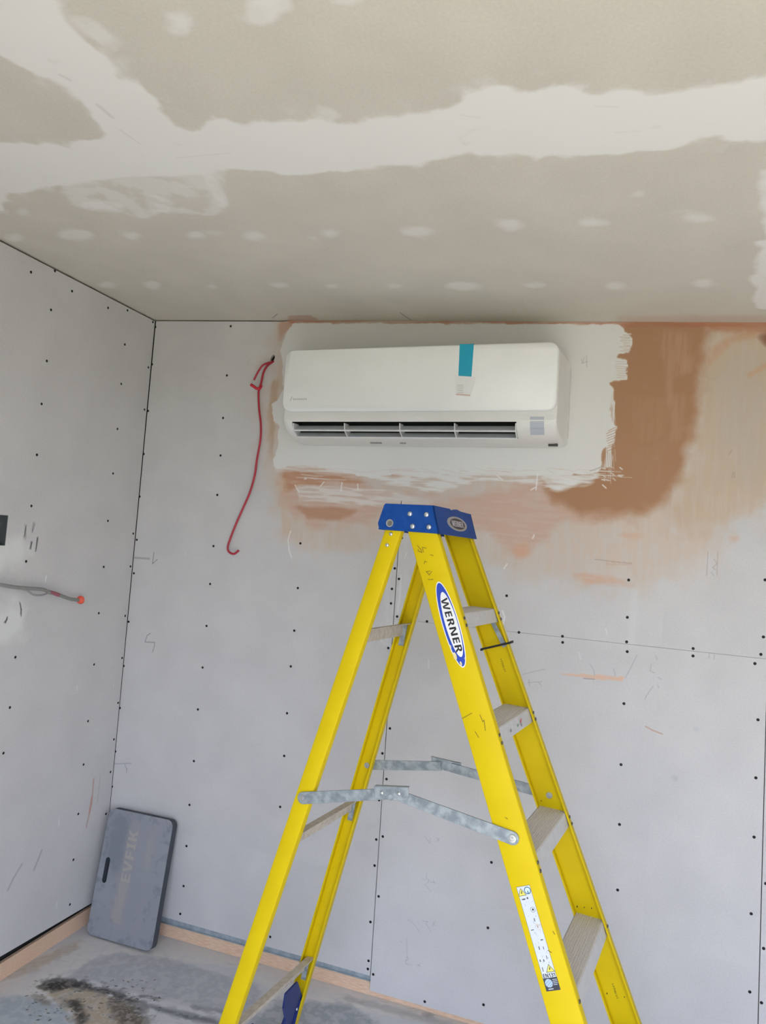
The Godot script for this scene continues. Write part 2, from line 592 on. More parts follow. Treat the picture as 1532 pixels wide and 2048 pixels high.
	# -- ceiling
	var cc := Canvas.new(Vector2(2.75, 1.95), 440.0, Vector2(-0.03, -0.02), 1.0, c8(209, 203, 189), noise)
	paint_ceiling(cc)
	var cm := mat(Color.WHITE, 0.85)
	cm.albedo_texture = cc.texture()
	cm.texture_repeat = false
	var cg := Geo.new()
	var q := func(x: float, z: float, up: float) -> Vector3: return Vector3(x, ceiling_y(x) + up, z)
	var xs := [-0.1, ROOM_X + 0.1]
	var zs := [-0.1, ROOM_Z + 0.1]
	for up in [0.0, 0.12]:
		cg.quad(q.call(xs[0], zs[0], up), q.call(xs[1], zs[0], up), q.call(xs[1], zs[1], up), q.call(xs[0], zs[1], up), Vector3.DOWN if up == 0.0 else Vector3.UP)
	cg.quad(q.call(xs[0], zs[0], 0), q.call(xs[1], zs[0], 0), q.call(xs[1], zs[0], 0.12), q.call(xs[0], zs[0], 0.12), Vector3.FORWARD)
	cg.quad(q.call(xs[0], zs[1], 0), q.call(xs[1], zs[1], 0), q.call(xs[1], zs[1], 0.12), q.call(xs[0], zs[1], 0.12), Vector3.BACK)
	cg.quad(q.call(xs[0], zs[0], 0), q.call(xs[0], zs[1], 0), q.call(xs[0], zs[1], 0.12), q.call(xs[0], zs[0], 0.12), Vector3.LEFT)
	cg.quad(q.call(xs[1], zs[0], 0), q.call(xs[1], zs[1], 0), q.call(xs[1], zs[1], 0.12), q.call(xs[1], zs[0], 0.12), Vector3.RIGHT)
	cg.map_uv(func(p: Vector3) -> Vector2: return cc.uv(Vector2(p.x, p.z)))
	setting(put("ceiling", cg, cm), "plasterboard ceiling with white filled joints", "ceiling")
	# -- floor
	var fc := Canvas.new(Vector2(2.6, 1.7), 420.0, Vector2(-0.04, -0.04), 1.0, c8(208, 208, 210), noise)
	paint_floor(fc)
	var fm := mat(Color.WHITE, 0.9)
	fm.albedo_texture = fc.texture()
	fm.texture_repeat = false
	var fg := Geo.new()
	fg.box(Vector3(ROOM_X / 2, -0.1, ROOM_Z / 2), Vector3(ROOM_X + 0.4, 0.2, ROOM_Z + 0.4))
	fg.map_uv(func(p: Vector3) -> Vector2: return fc.uv(Vector2(p.x, p.z)))
	setting(put("floor", fg, fm), "dusty stained concrete floor", "floor")
	# -- the walls behind the camera, with the wide opening that lets the daylight in
	var wr := Geo.new()
	wr.box(Vector3(ROOM_X + 0.06, 1.25, ROOM_Z / 2), Vector3(0.12, 2.6, ROOM_Z + 0.3))
	setting(put("wall_right", wr, M.plain_board), "plain plasterboard wall on the right", "wall")
	var wf := Geo.new()
	var hole_f := PackedVector2Array([Vector2(0.9, 0.0), Vector2(3.7, 0.0), Vector2(3.7, 2.2), Vector2(0.9, 2.2)])
	wf.prism(PackedVector2Array([Vector2(-0.1, 0.0), hole_f[0], hole_f[3], hole_f[2], hole_f[1], Vector2(ROOM_X + 0.1, 0.0), Vector2(ROOM_X + 0.1, 2.5), Vector2(-0.1, 2.5)]), ROOM_Z, ROOM_Z + 0.15)
	setting(put("wall_front", wf, M.plain_board), "wall with the wide garden opening", "wall")
	var gr := Geo.new()
	gr.box(Vector3(2, -0.16, ROOM_Z + 15.2), Vector3(40, 0.2, 30))
	setting(put("ground", gr, speckled(c8(92, 94, 80), c8(112, 112, 96), 0.02, 0.9, 0.0, 0.5, 31)), "pale paving outside the opening", "ground")

func paint_back_wall(cv: Canvas) -> void:
	var pale := c8(208, 190, 172)
	var pink := c8(202, 168, 148)
	var damp := c8(172, 128, 95)
	var red := c8(176, 112, 84)
	var white := c8(226, 226, 222)
	cv.paint([P([0.538,2.432,0.527,2.290,0.529,2.093,0.545,1.898,0.595,1.727,0.650,1.597,0.684,1.533,0.811,1.534,0.969,1.540,1.099,1.594,1.228,1.613,1.374,1.598,1.438,1.568,1.484,1.524,1.621,1.516,1.752,1.511,1.880,1.504,1.970,1.532,2.073,1.571,2.144,1.615,2.169,1.685,2.220,1.744,2.250,1.778,2.399,1.841,2.429,2.051,2.391,2.398])], pale, 0.85, 0.07, "blot", 0.8, 0.9, "vs", 0.25)
	cv.paint([P([2.097,2.403,2.370,2.398,2.403,2.035,2.372,1.840,2.333,1.798,2.235,1.777,2.167,1.709,2.052,1.668,2.003,1.729,2.067,1.911,2.087,2.187])], c8(196, 172, 144), 0.55, 0.05, "blot", 0.7, 0.6, "vs", 0.25)
	cv.paint([P([2.133,2.285,2.266,2.301,2.289,1.874,2.203,1.838,2.149,2.027])], c8(190, 182, 170), 0.5, 0.07, "blot", 0.8, 0.7)
	cv.paint([P([0.606,1.843,0.901,1.857,1.027,1.762,1.289,1.750,1.596,1.846,1.793,1.848,1.927,1.724,1.722,1.706,1.643,1.670,1.613,1.617,1.567,1.565,1.533,1.566,1.477,1.623,1.405,1.652,1.349,1.683,1.222,1.683,1.035,1.671,0.960,1.638,0.803,1.617,0.699,1.629,0.641,1.710])], pink, 0.75, 0.045, "blot", 0.7, 0.6, "hs", 0.35)
	cv.paint([P([1.813,2.395,2.098,2.390,2.091,2.302,2.086,2.187,2.080,2.090,2.070,2.008,2.054,1.926,2.029,1.847,1.992,1.783,1.950,1.745,1.911,1.729,1.801,1.728,1.720,1.739,1.652,1.772,1.599,1.812,1.661,1.875,1.770,1.947,1.786,2.184])], damp, 0.95, 0.035, "blot", 0.45, 0.75)
	cv.paint([P([1.597,1.829,1.760,1.863,1.935,1.839,1.940,1.757,1.767,1.763,1.651,1.781])], damp, 0.5, 0.04, "blot", 0.8, 0.7)
	cv.paint([P([1.945,2.353,2.048,2.343,2.048,2.220,2.005,2.187,2.001,2.121,1.989,2.104,1.972,2.219])], c8(196, 160, 132), 0.45, 0.022, "blot", 0.6, 0.8, "vs", 0.6)
	cv.paint([P([2.034,2.253,2.062,2.285,2.061,2.212,2.037,2.200])], c8(196, 160, 132), 0.45, 0.022, "blot", 0.6, 0.8, "vs", 0.6)
	cv.paint([P([1.992,2.153,2.047,2.138,2.035,1.991,2.003,1.970,2.004,2.055])], c8(196, 160, 132), 0.35, 0.022, "blot", 0.6, 0.8, "vs", 0.6)
	cv.paint([P([1.853,2.135,2.001,2.121,1.986,2.005,1.911,1.970])], c8(196, 160, 132), 0.18, 0.022, "blot", 0.6, 0.8, "vs", 0.6)
	cv.paint([P([1.884,1.952,2.002,1.989,1.980,1.858,1.906,1.804])], c8(196, 160, 132), 0.12, 0.022, "blot", 0.6, 0.8, "vs", 0.6)
	cv.paint([P([2.110,2.302,2.174,2.337,2.263,2.343,2.264,2.330,2.176,2.311,2.121,2.253,2.096,2.220])], c8(196,148,112), 0.5, 0.012, "blot", 0.6, 0.7)
	cv.paint([P([2.211,2.205,2.280,2.250,2.281,2.234,2.226,2.194])], c8(206,156,116), 0.5, 0.008, "blot", 0.6, 0.7)
	cv.paint([P([2.241,2.336,2.282,2.346,2.285,2.285,2.257,2.301])], c8(140,100,74), 0.9, 0.012, "blot", 0.5, 0.6)
	cv.paint([P([0.558,2.408,0.643,2.406,0.584,2.358,0.559,2.309])], c8(190,150,128), 0.7, 0.012, "blot", 0.7, 0.6)
	cv.paint([P([0.589,2.419,2.300,2.390,2.302,2.358,1.837,2.367,1.418,2.380,0.602,2.395])], red, 0.6, 0.008, "blot", 0.5, 0.7, "hs", 0.5)
	cv.paint([P([2.038,2.385,2.301,2.380,2.303,2.336,2.130,2.347])], c8(180,120,86), 0.6, 0.02, "blot", 0.6, 0.7)
	cv.paint([P([0.629,1.829,0.782,1.832,0.884,1.819,0.985,1.796,0.947,1.781,0.827,1.787,0.707,1.762,0.642,1.739])], c8(190,142,112), 0.85, 0.012, "blot", 0.6, 0.5, "hs", 0.45)
	cv.paint([P([0.689,1.689,0.835,1.700,0.955,1.696,0.919,1.663,0.841,1.637,0.738,1.652])], c8(184,138,108), 0.75, 0.016, "blot", 0.6, 0.6)
	cv.paint([P([0.985,1.842,1.152,1.854,1.208,1.844,1.136,1.817,1.041,1.812])], c8(196,148,116), 0.85, 0.01, "blot", 0.6, 0.5, "hs", 0.5)
	cv.paint([P([0.539,2.172,0.573,2.172,0.584,1.977,0.583,1.842,0.558,1.899])], c8(184,150,118), 0.6, 0.012, "blot", 0.6, 0.6, "vs", 0.4)
	cv.paint([P([0.616,1.786,0.651,1.797,0.685,1.561,0.652,1.597])], c8(210,180,148), 0.6, 0.014, "blot", 0.6, 0.6, "vs", 0.5)
	cv.paint([P([1.701,1.540,1.894,1.525,1.926,1.504,1.785,1.501])], c8(214,164,130), 0.55, 0.012, "blot", 0.7, 0.7, "hs", 0.4)
	cv.paint([P([1.852,1.679,1.946,1.673,1.928,1.658,1.869,1.662])], c8(214,164,130), 0.55, 0.012, "blot", 0.7, 0.7, "hs", 0.4)
	cv.paint([P([1.512,1.609,1.579,1.631,1.583,1.577,1.543,1.563])], c8(214,164,130), 0.55, 0.012, "blot", 0.7, 0.7, "hs", 0.4)
	cv.paint([P([2.198,1.687,2.240,1.702,2.227,1.674,2.206,1.667])], c8(214,164,130), 0.55, 0.012, "blot", 0.7, 0.7, "hs", 0.4)
	cv.paint([P([1.710,1.197,1.790,1.206,1.915,1.213,1.909,1.200,1.807,1.192,1.726,1.193])], c8(226,186,158), 0.8, 0.005, "blot", 0.4, 0.7)
	cv.paint([P([0.615,2.395,1.821,2.373,1.835,2.361,1.839,2.347,1.859,2.337,1.865,2.316,1.862,2.279,1.822,2.273,1.819,2.259,1.852,2.252,1.857,2.187,1.802,2.178,1.806,2.164,1.824,2.148,1.809,2.134,1.813,2.067,1.818,2.047,1.833,2.030,1.828,1.983,1.792,1.948,1.799,1.882,1.760,1.866,1.662,1.855,1.561,1.860,1.423,1.858,1.282,1.842,1.191,1.825,1.097,1.833,0.983,1.814,0.904,1.823,0.822,1.842,0.698,1.847,0.599,1.827,0.581,1.861,0.600,1.901,0.594,1.962,0.600,1.993,0.572,2.012,0.555,2.078,0.581,2.094,0.598,2.133,0.586,2.250,0.570,2.290,0.589,2.352])], white, 0.97, 0.006, "med", 0.55, 0.35, "hs", 0.0)
	cv.paint([P([1.783,2.344,1.862,2.340,1.867,2.303,1.856,2.279,1.787,2.279])], white, 0.95, 0.004, "hs", 0.5, 0.25, "hs", 0.9)
	cv.paint([P([1.800,2.256,1.855,2.252,1.859,2.188,1.805,2.185])], white, 0.95, 0.004, "hs", 0.5, 0.25, "hs", 0.9)
	cv.paint([P([1.809,2.036,1.838,2.030,1.832,1.977,1.812,1.941])], white, 0.95, 0.004, "hs", 0.5, 0.25, "hs", 0.9)
	cv.paint([P([1.781,2.167,1.819,2.168,1.831,2.034,1.831,1.891,1.800,1.885])], white, 0.9, 0.006, "vs", 0.9, 0.3, "vs", 0.95)
	cv.paint([P([0.582,1.852,0.901,1.853,0.884,1.819,0.783,1.828,0.597,1.814])], white, 0.8, 0.014, "hs", 0.9, 0.4, "hs", 0.6)
	cv.paint([P([0.940,1.858,1.791,1.878,1.786,1.837,1.666,1.799,1.564,1.827,1.391,1.823,1.251,1.775,1.101,1.784,0.984,1.805])], white, 0.9, 0.014, "hs", 0.9, 0.4, "hs", 0.95)
	cv.paint([P([1.595,1.855,1.776,1.855,1.714,1.827,1.653,1.798])], white, 0.95, 0.014, "hs", 0.9, 0.4, "hs", 0.3)
	cv.paint([P([0.685,1.770,1.025,1.780,1.198,1.745,1.145,1.720,0.915,1.705,0.711,1.715])], white, 0.75, 0.014, "hs", 0.9, 0.4, "hs", 0.75)
	cv.paint([P([1.103,1.766,1.253,1.748,1.218,1.728,1.030,1.725])], c8(214,208,202), 0.7, 0.012, "blot", 0.6, 0.6)
	cv.stroke(P([1.783,2.339,1.840,2.343]), 0.0015, white, 0.8)
	cv.stroke(P([1.790,2.284,1.856,2.290]), 0.0015, white, 0.8)
	cv.stroke(P([1.790,2.329,1.845,2.331]), 0.0015, white, 0.8)
	cv.stroke(P([1.800,2.290,1.866,2.296]), 0.0015, white, 0.8)
	cv.stroke(P([1.787,2.303,1.855,2.304]), 0.0015, white, 0.8)
	cv.stroke(P([1.783,2.305,1.845,2.310]), 0.0015, white, 0.8)
	cv.stroke(P([1.788,2.337,1.856,2.341]), 0.0015, white, 0.8)
	cv.stroke(P([1.788,2.286,1.856,2.286]), 0.0015, white, 0.8)
	cv.stroke(P([1.790,2.318,1.851,2.323]), 0.0015, white, 0.8)
	cv.stroke(P([1.787,2.295,1.843,2.294]), 0.0015, white, 0.8)
	cv.stroke(P([1.786,2.311,1.846,2.309]), 0.0015, white, 0.8)
	cv.stroke(P([1.784,2.320,1.848,2.322]), 0.0015, white, 0.8)
	cv.stroke(P([1.788,2.298,1.852,2.296]), 0.0015, white, 0.8)
	cv.stroke(P([1.780,2.342,1.847,2.342]), 0.0015, white, 0.8)
	cv.stroke(P([1.784,2.325,1.846,2.329]), 0.0015, white, 0.8)
	cv.stroke(P([1.796,2.285,1.861,2.286]), 0.0015, white, 0.8)
	cv.stroke(P([1.780,2.324,1.846,2.329]), 0.0015, white, 0.8)
	cv.stroke(P([1.799,2.303,1.858,2.309]), 0.0015, white, 0.8)
	cv.stroke(P([1.787,2.337,1.857,2.339]), 0.0015, white, 0.8)
	cv.stroke(P([1.778,2.344,1.845,2.345]), 0.0015, white, 0.8)
	cv.stroke(P([1.784,2.336,1.845,2.343]), 0.0015, white, 0.8)
	cv.stroke(P([1.779,2.343,1.844,2.346]), 0.0015, white, 0.8)
	cv.stroke(P([1.781,2.315,1.851,2.318]), 0.0015, white, 0.8)
	cv.stroke(P([1.792,2.295,1.862,2.297]), 0.0015, white, 0.8)
	cv.stroke(P([1.784,2.321,1.845,2.322]), 0.0015, white, 0.8)
	cv.stroke(P([1.799,2.291,1.853,2.295]), 0.0015, white, 0.8)
	cv.stroke(P([0.962,1.838,1.024,1.833]), 0.0018, white, 0.5566807071119966)
	cv.stroke(P([0.727,1.802,0.826,1.797]), 0.0018, white, 0.6611848263822651)
	cv.stroke(P([1.693,1.860,1.789,1.859]), 0.0018, white, 0.6977152090891382)
	cv.stroke(P([0.778,1.829,0.906,1.827]), 0.0018, white, 0.8698309486074911)
	cv.stroke(P([1.076,1.829,1.189,1.829]), 0.0018, white, 0.8259304684996283)
	cv.stroke(P([1.295,1.840,1.392,1.844]), 0.0018, white, 0.8691199850803073)
	cv.stroke(P([1.747,1.880,1.857,1.878]), 0.0018, white, 0.7673407530524062)
	cv.stroke(P([0.719,1.802,0.773,1.796]), 0.0018, white, 0.7668759669551639)
	cv.stroke(P([0.736,1.828,0.842,1.829]), 0.0018, white, 0.7985978227964823)
	cv.stroke(P([1.718,1.874,1.752,1.868]), 0.0018, white, 0.5052441108525068)
	cv.stroke(P([1.666,1.875,1.765,1.874]), 0.0018, white, 0.8511511481473905)
	cv.stroke(P([1.321,1.834,1.375,1.831]), 0.0018, white, 0.6322572464300071)
	cv.stroke(P([1.683,1.856,1.755,1.856]), 0.0018, white, 0.5105573835342799)
	cv.stroke(P([0.704,1.812,0.796,1.809]), 0.0018, white, 0.7432500594082857)
	cv.stroke(P([0.836,1.826,0.951,1.828]), 0.0018, white, 0.5042205074338271)
	cv.stroke(P([1.628,1.851,1.669,1.849]), 0.0018, white, 0.6524632102410576)
	cv.stroke(P([1.575,1.865,1.628,1.864]), 0.0018, white, 0.8865114432575045)
	cv.stroke(P([0.780,1.832,0.883,1.829]), 0.0018, white, 0.7049898594605494)
	cv.stroke(P([1.189,1.828,1.297,1.834]), 0.0018, white, 0.8525299755952234)
	cv.stroke(P([0.906,1.832,1.026,1.835]), 0.0018, white, 0.8193395482250785)
	cv.stroke(P([0.873,1.811,0.929,1.814]), 0.0018, white, 0.697702091514532)
	cv.stroke(P([1.078,1.832,1.200,1.833]), 0.0018, white, 0.5022248496058712)
	cv.stroke(P([1.046,1.831,1.131,1.829]), 0.0018, white, 0.693699781675069)
	cv.stroke(P([0.756,1.826,0.882,1.830]), 0.0018, white, 0.8066679721486967)
	cv.stroke(P([1.778,1.865,1.863,1.865]), 0.0018, white, 0.6253090278628014)
	cv.stroke(P([1.704,1.866,1.810,1.870]), 0.0018, white, 0.8470104351838263)
	cv.stroke(P([1.575,1.855,1.645,1.859]), 0.0018, white, 0.8084168571146968)
	cv.stroke(P([1.106,1.830,1.156,1.833]), 0.0018, white, 0.5575753083091601)
	cv.stroke(P([1.597,1.870,1.705,1.873]), 0.0018, white, 0.7303929918822495)
	cv.stroke(P([1.092,1.831,1.139,1.830]), 0.0018, white, 0.874475231481449)
	cv.stroke(P([0.887,1.819,0.959,1.821]), 0.0018, white, 0.5092685479038039)
	cv.stroke(P([0.687,1.799,0.814,1.798]), 0.0018, white, 0.8229000533011428)
	cv.stroke(P([1.744,1.877,1.823,1.878]), 0.0018, white, 0.729545792914978)
	cv.stroke(P([1.730,1.859,1.839,1.865]), 0.0018, white, 0.7606224282954057)
	cv.stroke(P([1.457,1.845,1.545,1.843]), 0.0018, white, 0.6211460258149345)
	cv.stroke(P([1.719,1.869,1.800,1.865]), 0.0018, white, 0.7814357942972168)
	cv.stroke(P([1.043,1.841,1.112,1.839]), 0.0018, white, 0.8985796673652051)
	cv.stroke(P([1.690,1.867,1.755,1.864]), 0.0018, white, 0.6135085089155752)
	cv.stroke(P([1.161,1.854,1.216,1.852]), 0.0018, white, 0.7773157464299636)
	cv.stroke(P([1.390,1.854,1.508,1.855]), 0.0018, white, 0.562421016428788)
	cv.stroke(P([0.748,1.801,0.889,1.800]), 0.0018, white, 0.741521447289702)
	cv.stroke(P([1.045,1.846,1.108,1.848]), 0.0018, white, 0.8712977214957629)
	cv.stroke(P([1.684,1.856,1.729,1.857]), 0.0018, white, 0.6196854327101786)
	cv.stroke(P([1.739,1.877,1.834,1.877]), 0.0018, white, 0.7188541016371116)
	cv.stroke(P([1.750,1.875,1.824,1.878]), 0.0018, white, 0.538705036656524)
	cv.stroke(P([0.700,1.821,0.754,1.825]), 0.0018, white, 0.8970182288984596)
	cv.stroke(P([1.020,1.818,1.125,1.817]), 0.0018, white, 0.7620717448441976)
	cv.stroke(P([1.745,1.856,1.835,1.856]), 0.0018, white, 0.7775047659951393)
	cv.stroke(P([1.508,1.854,1.585,1.858]), 0.0018, white, 0.8377342352215006)
	cv.stroke(P([1.244,1.856,1.297,1.851]), 0.0018, white, 0.602428202375283)
	cv.stroke(P([1.140,1.831,1.256,1.835]), 0.0018, white, 0.6547222169098881)
	cv.stroke(P([1.175,1.854,1.291,1.861]), 0.0018, white, 0.884037768213344)
	cv.stroke(P([0.852,1.834,0.976,1.833]), 0.0018, white, 0.5928072876670238)
	cv.stroke(P([1.323,1.847,1.422,1.852]), 0.0018, white, 0.830196083939995)
	cv.stroke(P([1.788,1.863,1.893,1.861]), 0.0018, white, 0.6517833242900078)
	cv.stroke(P([1.638,1.852,1.719,1.856]), 0.0018, white, 0.7476987746449705)
	cv.stroke(P([1.703,1.871,1.788,1.868]), 0.0018, white, 0.7400403670611422)
	cv.stroke(P([0.708,1.811,0.776,1.806]), 0.0018, white, 0.764780094000798)
	cv.stroke(P([1.042,1.819,1.139,1.822]), 0.0018, white, 0.8336685779193329)
	cv.stroke(P([1.684,1.852,1.788,1.853]), 0.0018, white, 0.7794919879384072)
	cv.stroke(P([1.817,2.026,1.826,1.970]), 0.0016, white, 0.75)
	cv.stroke(P([1.805,1.979,1.811,1.915]), 0.0016, white, 0.75)
	cv.stroke(P([1.812,2.096,1.815,2.051]), 0.0016, white, 0.75)
	cv.stroke(P([1.829,1.931,1.835,1.885]), 0.0016, white, 0.75)
	cv.stroke(P([1.833,1.952,1.838,1.910]), 0.0016, white, 0.75)
	cv.stroke(P([1.826,2.002,1.831,1.960]), 0.0016, white, 0.75)
	cv.stroke(P([1.813,2.151,1.817,2.102]), 0.0016, white, 0.75)
	cv.stroke(P([1.816,1.935,1.825,1.860]), 0.0016, white, 0.75)
	cv.stroke(P([1.806,2.061,1.811,2.018]), 0.0016, white, 0.75)
	cv.stroke(P([1.819,1.914,1.828,1.837]), 0.0016, white, 0.75)
	cv.stroke(P([1.811,1.985,1.820,1.914]), 0.0016, white, 0.75)
	cv.stroke(P([1.806,2.115,1.810,2.036]), 0.0016, white, 0.75)
	cv.stroke(P([1.822,2.090,1.830,2.031]), 0.0016, white, 0.75)
	cv.stroke(P([1.823,1.947,1.828,1.880]), 0.0016, white, 0.75)
	cv.stroke(P([1.807,2.030,1.809,1.977]), 0.0016, white, 0.75)
	cv.stroke(P([1.815,1.929,1.819,1.856]), 0.0016, white, 0.75)
	cv.stroke(P([1.798,1.849,1.806,1.849]), 0.003, white, 0.85)
	cv.stroke(P([1.806,1.852,1.818,1.847]), 0.003, white, 0.85)
	cv.stroke(P([1.822,1.894,1.831,1.891]), 0.003, white, 0.85)
	cv.stroke(P([1.853,1.893,1.861,1.887]), 0.003, white, 0.85)
	cv.stroke(P([1.800,1.850,1.809,1.846]), 0.003, white, 0.85)
	cv.stroke(P([1.835,1.855,1.842,1.849]), 0.003, white, 0.85)
	cv.stroke(P([1.803,1.862,1.810,1.858]), 0.003, white, 0.85)
	cv.stroke(P([1.802,1.888,1.809,1.886]), 0.003, white, 0.85)
	cv.stroke(P([1.814,1.850,1.825,1.848]), 0.003, white, 0.85)
	cv.stroke(P([1.853,1.892,1.861,1.886]), 0.003, white, 0.85)
	cv.stroke(P([1.852,1.867,1.866,1.867]), 0.003, white, 0.85)
	cv.stroke(P([1.849,1.866,1.861,1.861]), 0.003, white, 0.85)
	cv.stroke(P([1.797,1.888,1.805,1.885]), 0.003, white, 0.85)
	cv.stroke(P([1.826,1.873,1.836,1.868]), 0.003, white, 0.85)
	cv.stroke(P([1.587,1.858,1.586,1.803]), 0.004, c8(236,234,230), 0.9)
	cv.stroke(P([0.875,1.790,0.874,1.758]), 0.004, c8(236,234,230), 0.9)
	cv.stroke(P([0.937,1.788,0.940,1.769]), 0.004, c8(236,234,230), 0.9)
	cv.stroke(P([0.790,1.772,0.803,1.788]), 0.004, c8(236,234,230), 0.9)
	cv.stroke(P([0.685,1.770,0.704,1.745]), 0.004, c8(236,234,230), 0.9)
	cv.stroke(P([0.722,1.795,0.730,1.797]), 0.004, c8(236,234,230), 0.9)
	cv.stroke(P([1.447,1.847,1.469,1.831]), 0.004, c8(236,234,230), 0.9)
	cv.stroke(P([1.569,1.802,1.582,1.811]), 0.004, c8(236,234,230), 0.9)
	cv.stroke(P([1.802,1.832,1.814,1.822]), 0.004, c8(236,234,230), 0.9)
	cv.stroke(P([1.591,1.649,1.587,1.637]), 0.004, c8(236,234,230), 0.9)
	cv.stroke(P([1.507,1.543,1.498,1.527]), 0.004, c8(236,234,230), 0.9)
	cv.stroke(P([1.834,2.337,1.862,2.335]), 0.0018, damp, 0.55)
	cv.stroke(P([1.823,2.330,1.855,2.329]), 0.0018, damp, 0.55)
	cv.stroke(P([1.830,2.323,1.855,2.325]), 0.0018, damp, 0.55)
	cv.stroke(P([1.827,2.317,1.858,2.318]), 0.0018, damp, 0.55)
	cv.stroke(P([1.837,2.310,1.856,2.310]), 0.0018, damp, 0.55)
	cv.stroke(P([1.838,2.303,1.857,2.301]), 0.0018, damp, 0.55)
	cv.stroke(P([1.826,2.296,1.865,2.298]), 0.0018, damp, 0.55)
	cv.stroke(P([1.839,2.289,1.862,2.288]), 0.0018, damp, 0.55)
	cv.stroke(P([1.829,2.283,1.865,2.283]), 0.0018, damp, 0.55)
	cv.stroke(P([1.815,2.247,1.848,2.246]), 0.0016, damp, 0.5)
	cv.stroke(P([1.818,2.239,1.849,2.239]), 0.0016, damp, 0.5)
	cv.stroke(P([1.815,2.232,1.852,2.229]), 0.0016, damp, 0.5)
	cv.stroke(P([1.819,2.224,1.848,2.223]), 0.0016, damp, 0.5)
	cv.stroke(P([1.821,2.216,1.853,2.215]), 0.0016, damp, 0.5)
	cv.stroke(P([1.826,2.208,1.851,2.208]), 0.0016, damp, 0.5)
	cv.stroke(P([1.823,2.201,1.853,2.199]), 0.0016, damp, 0.5)
	cv.stroke(P([1.824,2.193,1.849,2.192]), 0.0016, damp, 0.5)
	cv.stroke(P([1.808,2.013,1.829,2.025]), 0.0026, damp, 0.6)
	cv.stroke(P([1.803,2.004,1.830,2.017]), 0.0026, damp, 0.6)
	cv.stroke(P([1.805,1.996,1.832,2.008]), 0.0026, damp, 0.6)
	cv.stroke(P([1.806,1.987,1.833,2.000]), 0.0026, damp, 0.6)
	cv.stroke(P([1.806,1.979,1.833,1.992]), 0.0026, damp, 0.6)
	cv.stroke(P([1.810,1.971,1.834,1.983]), 0.0026, damp, 0.6)
	cv.stroke(P([1.812,1.963,1.837,1.975]), 0.0026, damp, 0.6)
	cv.stroke(P([1.808,1.954,1.834,1.967]), 0.0026, damp, 0.6)
	cv.stroke(P([1.810,1.946,1.836,1.958]), 0.0026, damp, 0.6)
	cv.stroke(P([1.798,1.942,1.804,1.889]), 0.0018, damp, 0.6)
	cv.stroke(P([1.804,1.943,1.809,1.889]), 0.0018, damp, 0.6)
	cv.stroke(P([1.810,1.945,1.817,1.889]), 0.0018, damp, 0.6)
	cv.stroke(P([1.817,1.940,1.824,1.889]), 0.0018, damp, 0.6)
	cv.stroke(P([1.823,1.945,1.829,1.890]), 0.0018, damp, 0.6)
	cv.stroke(P([1.366,1.867,1.452,1.853]), 0.0014, pink, 0.5)
	cv.stroke(P([0.779,1.825,0.873,1.829]), 0.0014, pink, 0.5)
	cv.stroke(P([1.310,1.861,1.341,1.854]), 0.0014, pink, 0.5)
	cv.stroke(P([1.643,1.878,1.699,1.875]), 0.0014, pink, 0.5)
	cv.stroke(P([1.466,1.859,1.552,1.868]), 0.0014, pink, 0.5)
	cv.stroke(P([1.170,1.858,1.239,1.843]), 0.0014, pink, 0.5)
	cv.stroke(P([1.622,1.879,1.676,1.878]), 0.0014, pink, 0.5)
	cv.stroke(P([1.180,1.846,1.229,1.842]), 0.0014, pink, 0.5)
	cv.stroke(P([1.732,1.874,1.769,1.868]), 0.0014, pink, 0.5)
	cv.stroke(P([1.700,1.870,1.725,1.881]), 0.0014, pink, 0.5)
	cv.stroke(P([1.029,1.844,1.089,1.849]), 0.0014, pink, 0.5)
	cv.stroke(P([1.413,1.861,1.483,1.861]), 0.0014, pink, 0.5)
	cv.stroke(P([1.316,1.855,1.348,1.855]), 0.0014, pink, 0.5)
	cv.stroke(P([0.845,1.841,0.936,1.837]), 0.0014, pink, 0.5)
	cv.stroke(P([1.083,1.850,1.156,1.852]), 0.0014, pink, 0.5)
	cv.stroke(P([1.413,1.869,1.506,1.868]), 0.0014, pink, 0.5)
	cv.stroke(P([1.545,1.869,1.599,1.870]), 0.0014, pink, 0.5)
	cv.stroke(P([1.106,1.844,1.174,1.845]), 0.0014, pink, 0.5)
	cv.stroke(P([0.978,1.840,1.021,1.839]), 0.0014, pink, 0.5)
	cv.stroke(P([1.424,1.863,1.491,1.860]), 0.0014, pink, 0.5)
	cv.stroke(P([0.915,1.832,0.998,1.833]), 0.0014, pink, 0.5)
	cv.stroke(P([1.731,1.879,1.777,1.879]), 0.0014, pink, 0.5)
	cv.stroke(P([1.057,1.848,1.110,1.848]), 0.0014, pink, 0.5)
	cv.stroke(P([1.245,1.858,1.300,1.849]), 0.0014, pink, 0.5)
	cv.stroke(P([1.056,1.840,1.145,1.848]), 0.0014, pink, 0.5)
	cv.stroke(P([1.612,1.877,1.644,1.861]), 0.0014, pink, 0.5)
	cv.stroke(P([1.759,1.876,1.787,1.888,1.798,1.895]), 0.003, c8(150,140,136), 0.5)
	cv.paint([P([1.062,1.627,1.194,1.626,1.203,1.388,1.173,1.226,1.076,1.214,1.074,1.411])], c8(216,216,216), 0.55, 0.014, "vs", 0.8, 0.6, "vs", 0.6)
	cv.stroke(P([0.684,1.595,0.677,1.561,0.685,1.523,0.698,1.496]), 0.004, c8(232,232,230), 0.9)
	cv.stroke(P([1.146,1.552,1.141,1.529]), 0.004, c8(232,232,230), 0.6)
	cv.stroke(P([1.132,1.471,1.135,1.399,1.131,1.336]), 0.007, c8(232,232,230), 0.5)
	cv.stroke(P([1.504,1.382,1.513,1.361,1.509,1.338]), 0.006, c8(232,232,230), 0.85)
	cv.stroke(P([1.259,1.184,1.261,1.158]), 0.003, c8(232,232,230), 0.8)
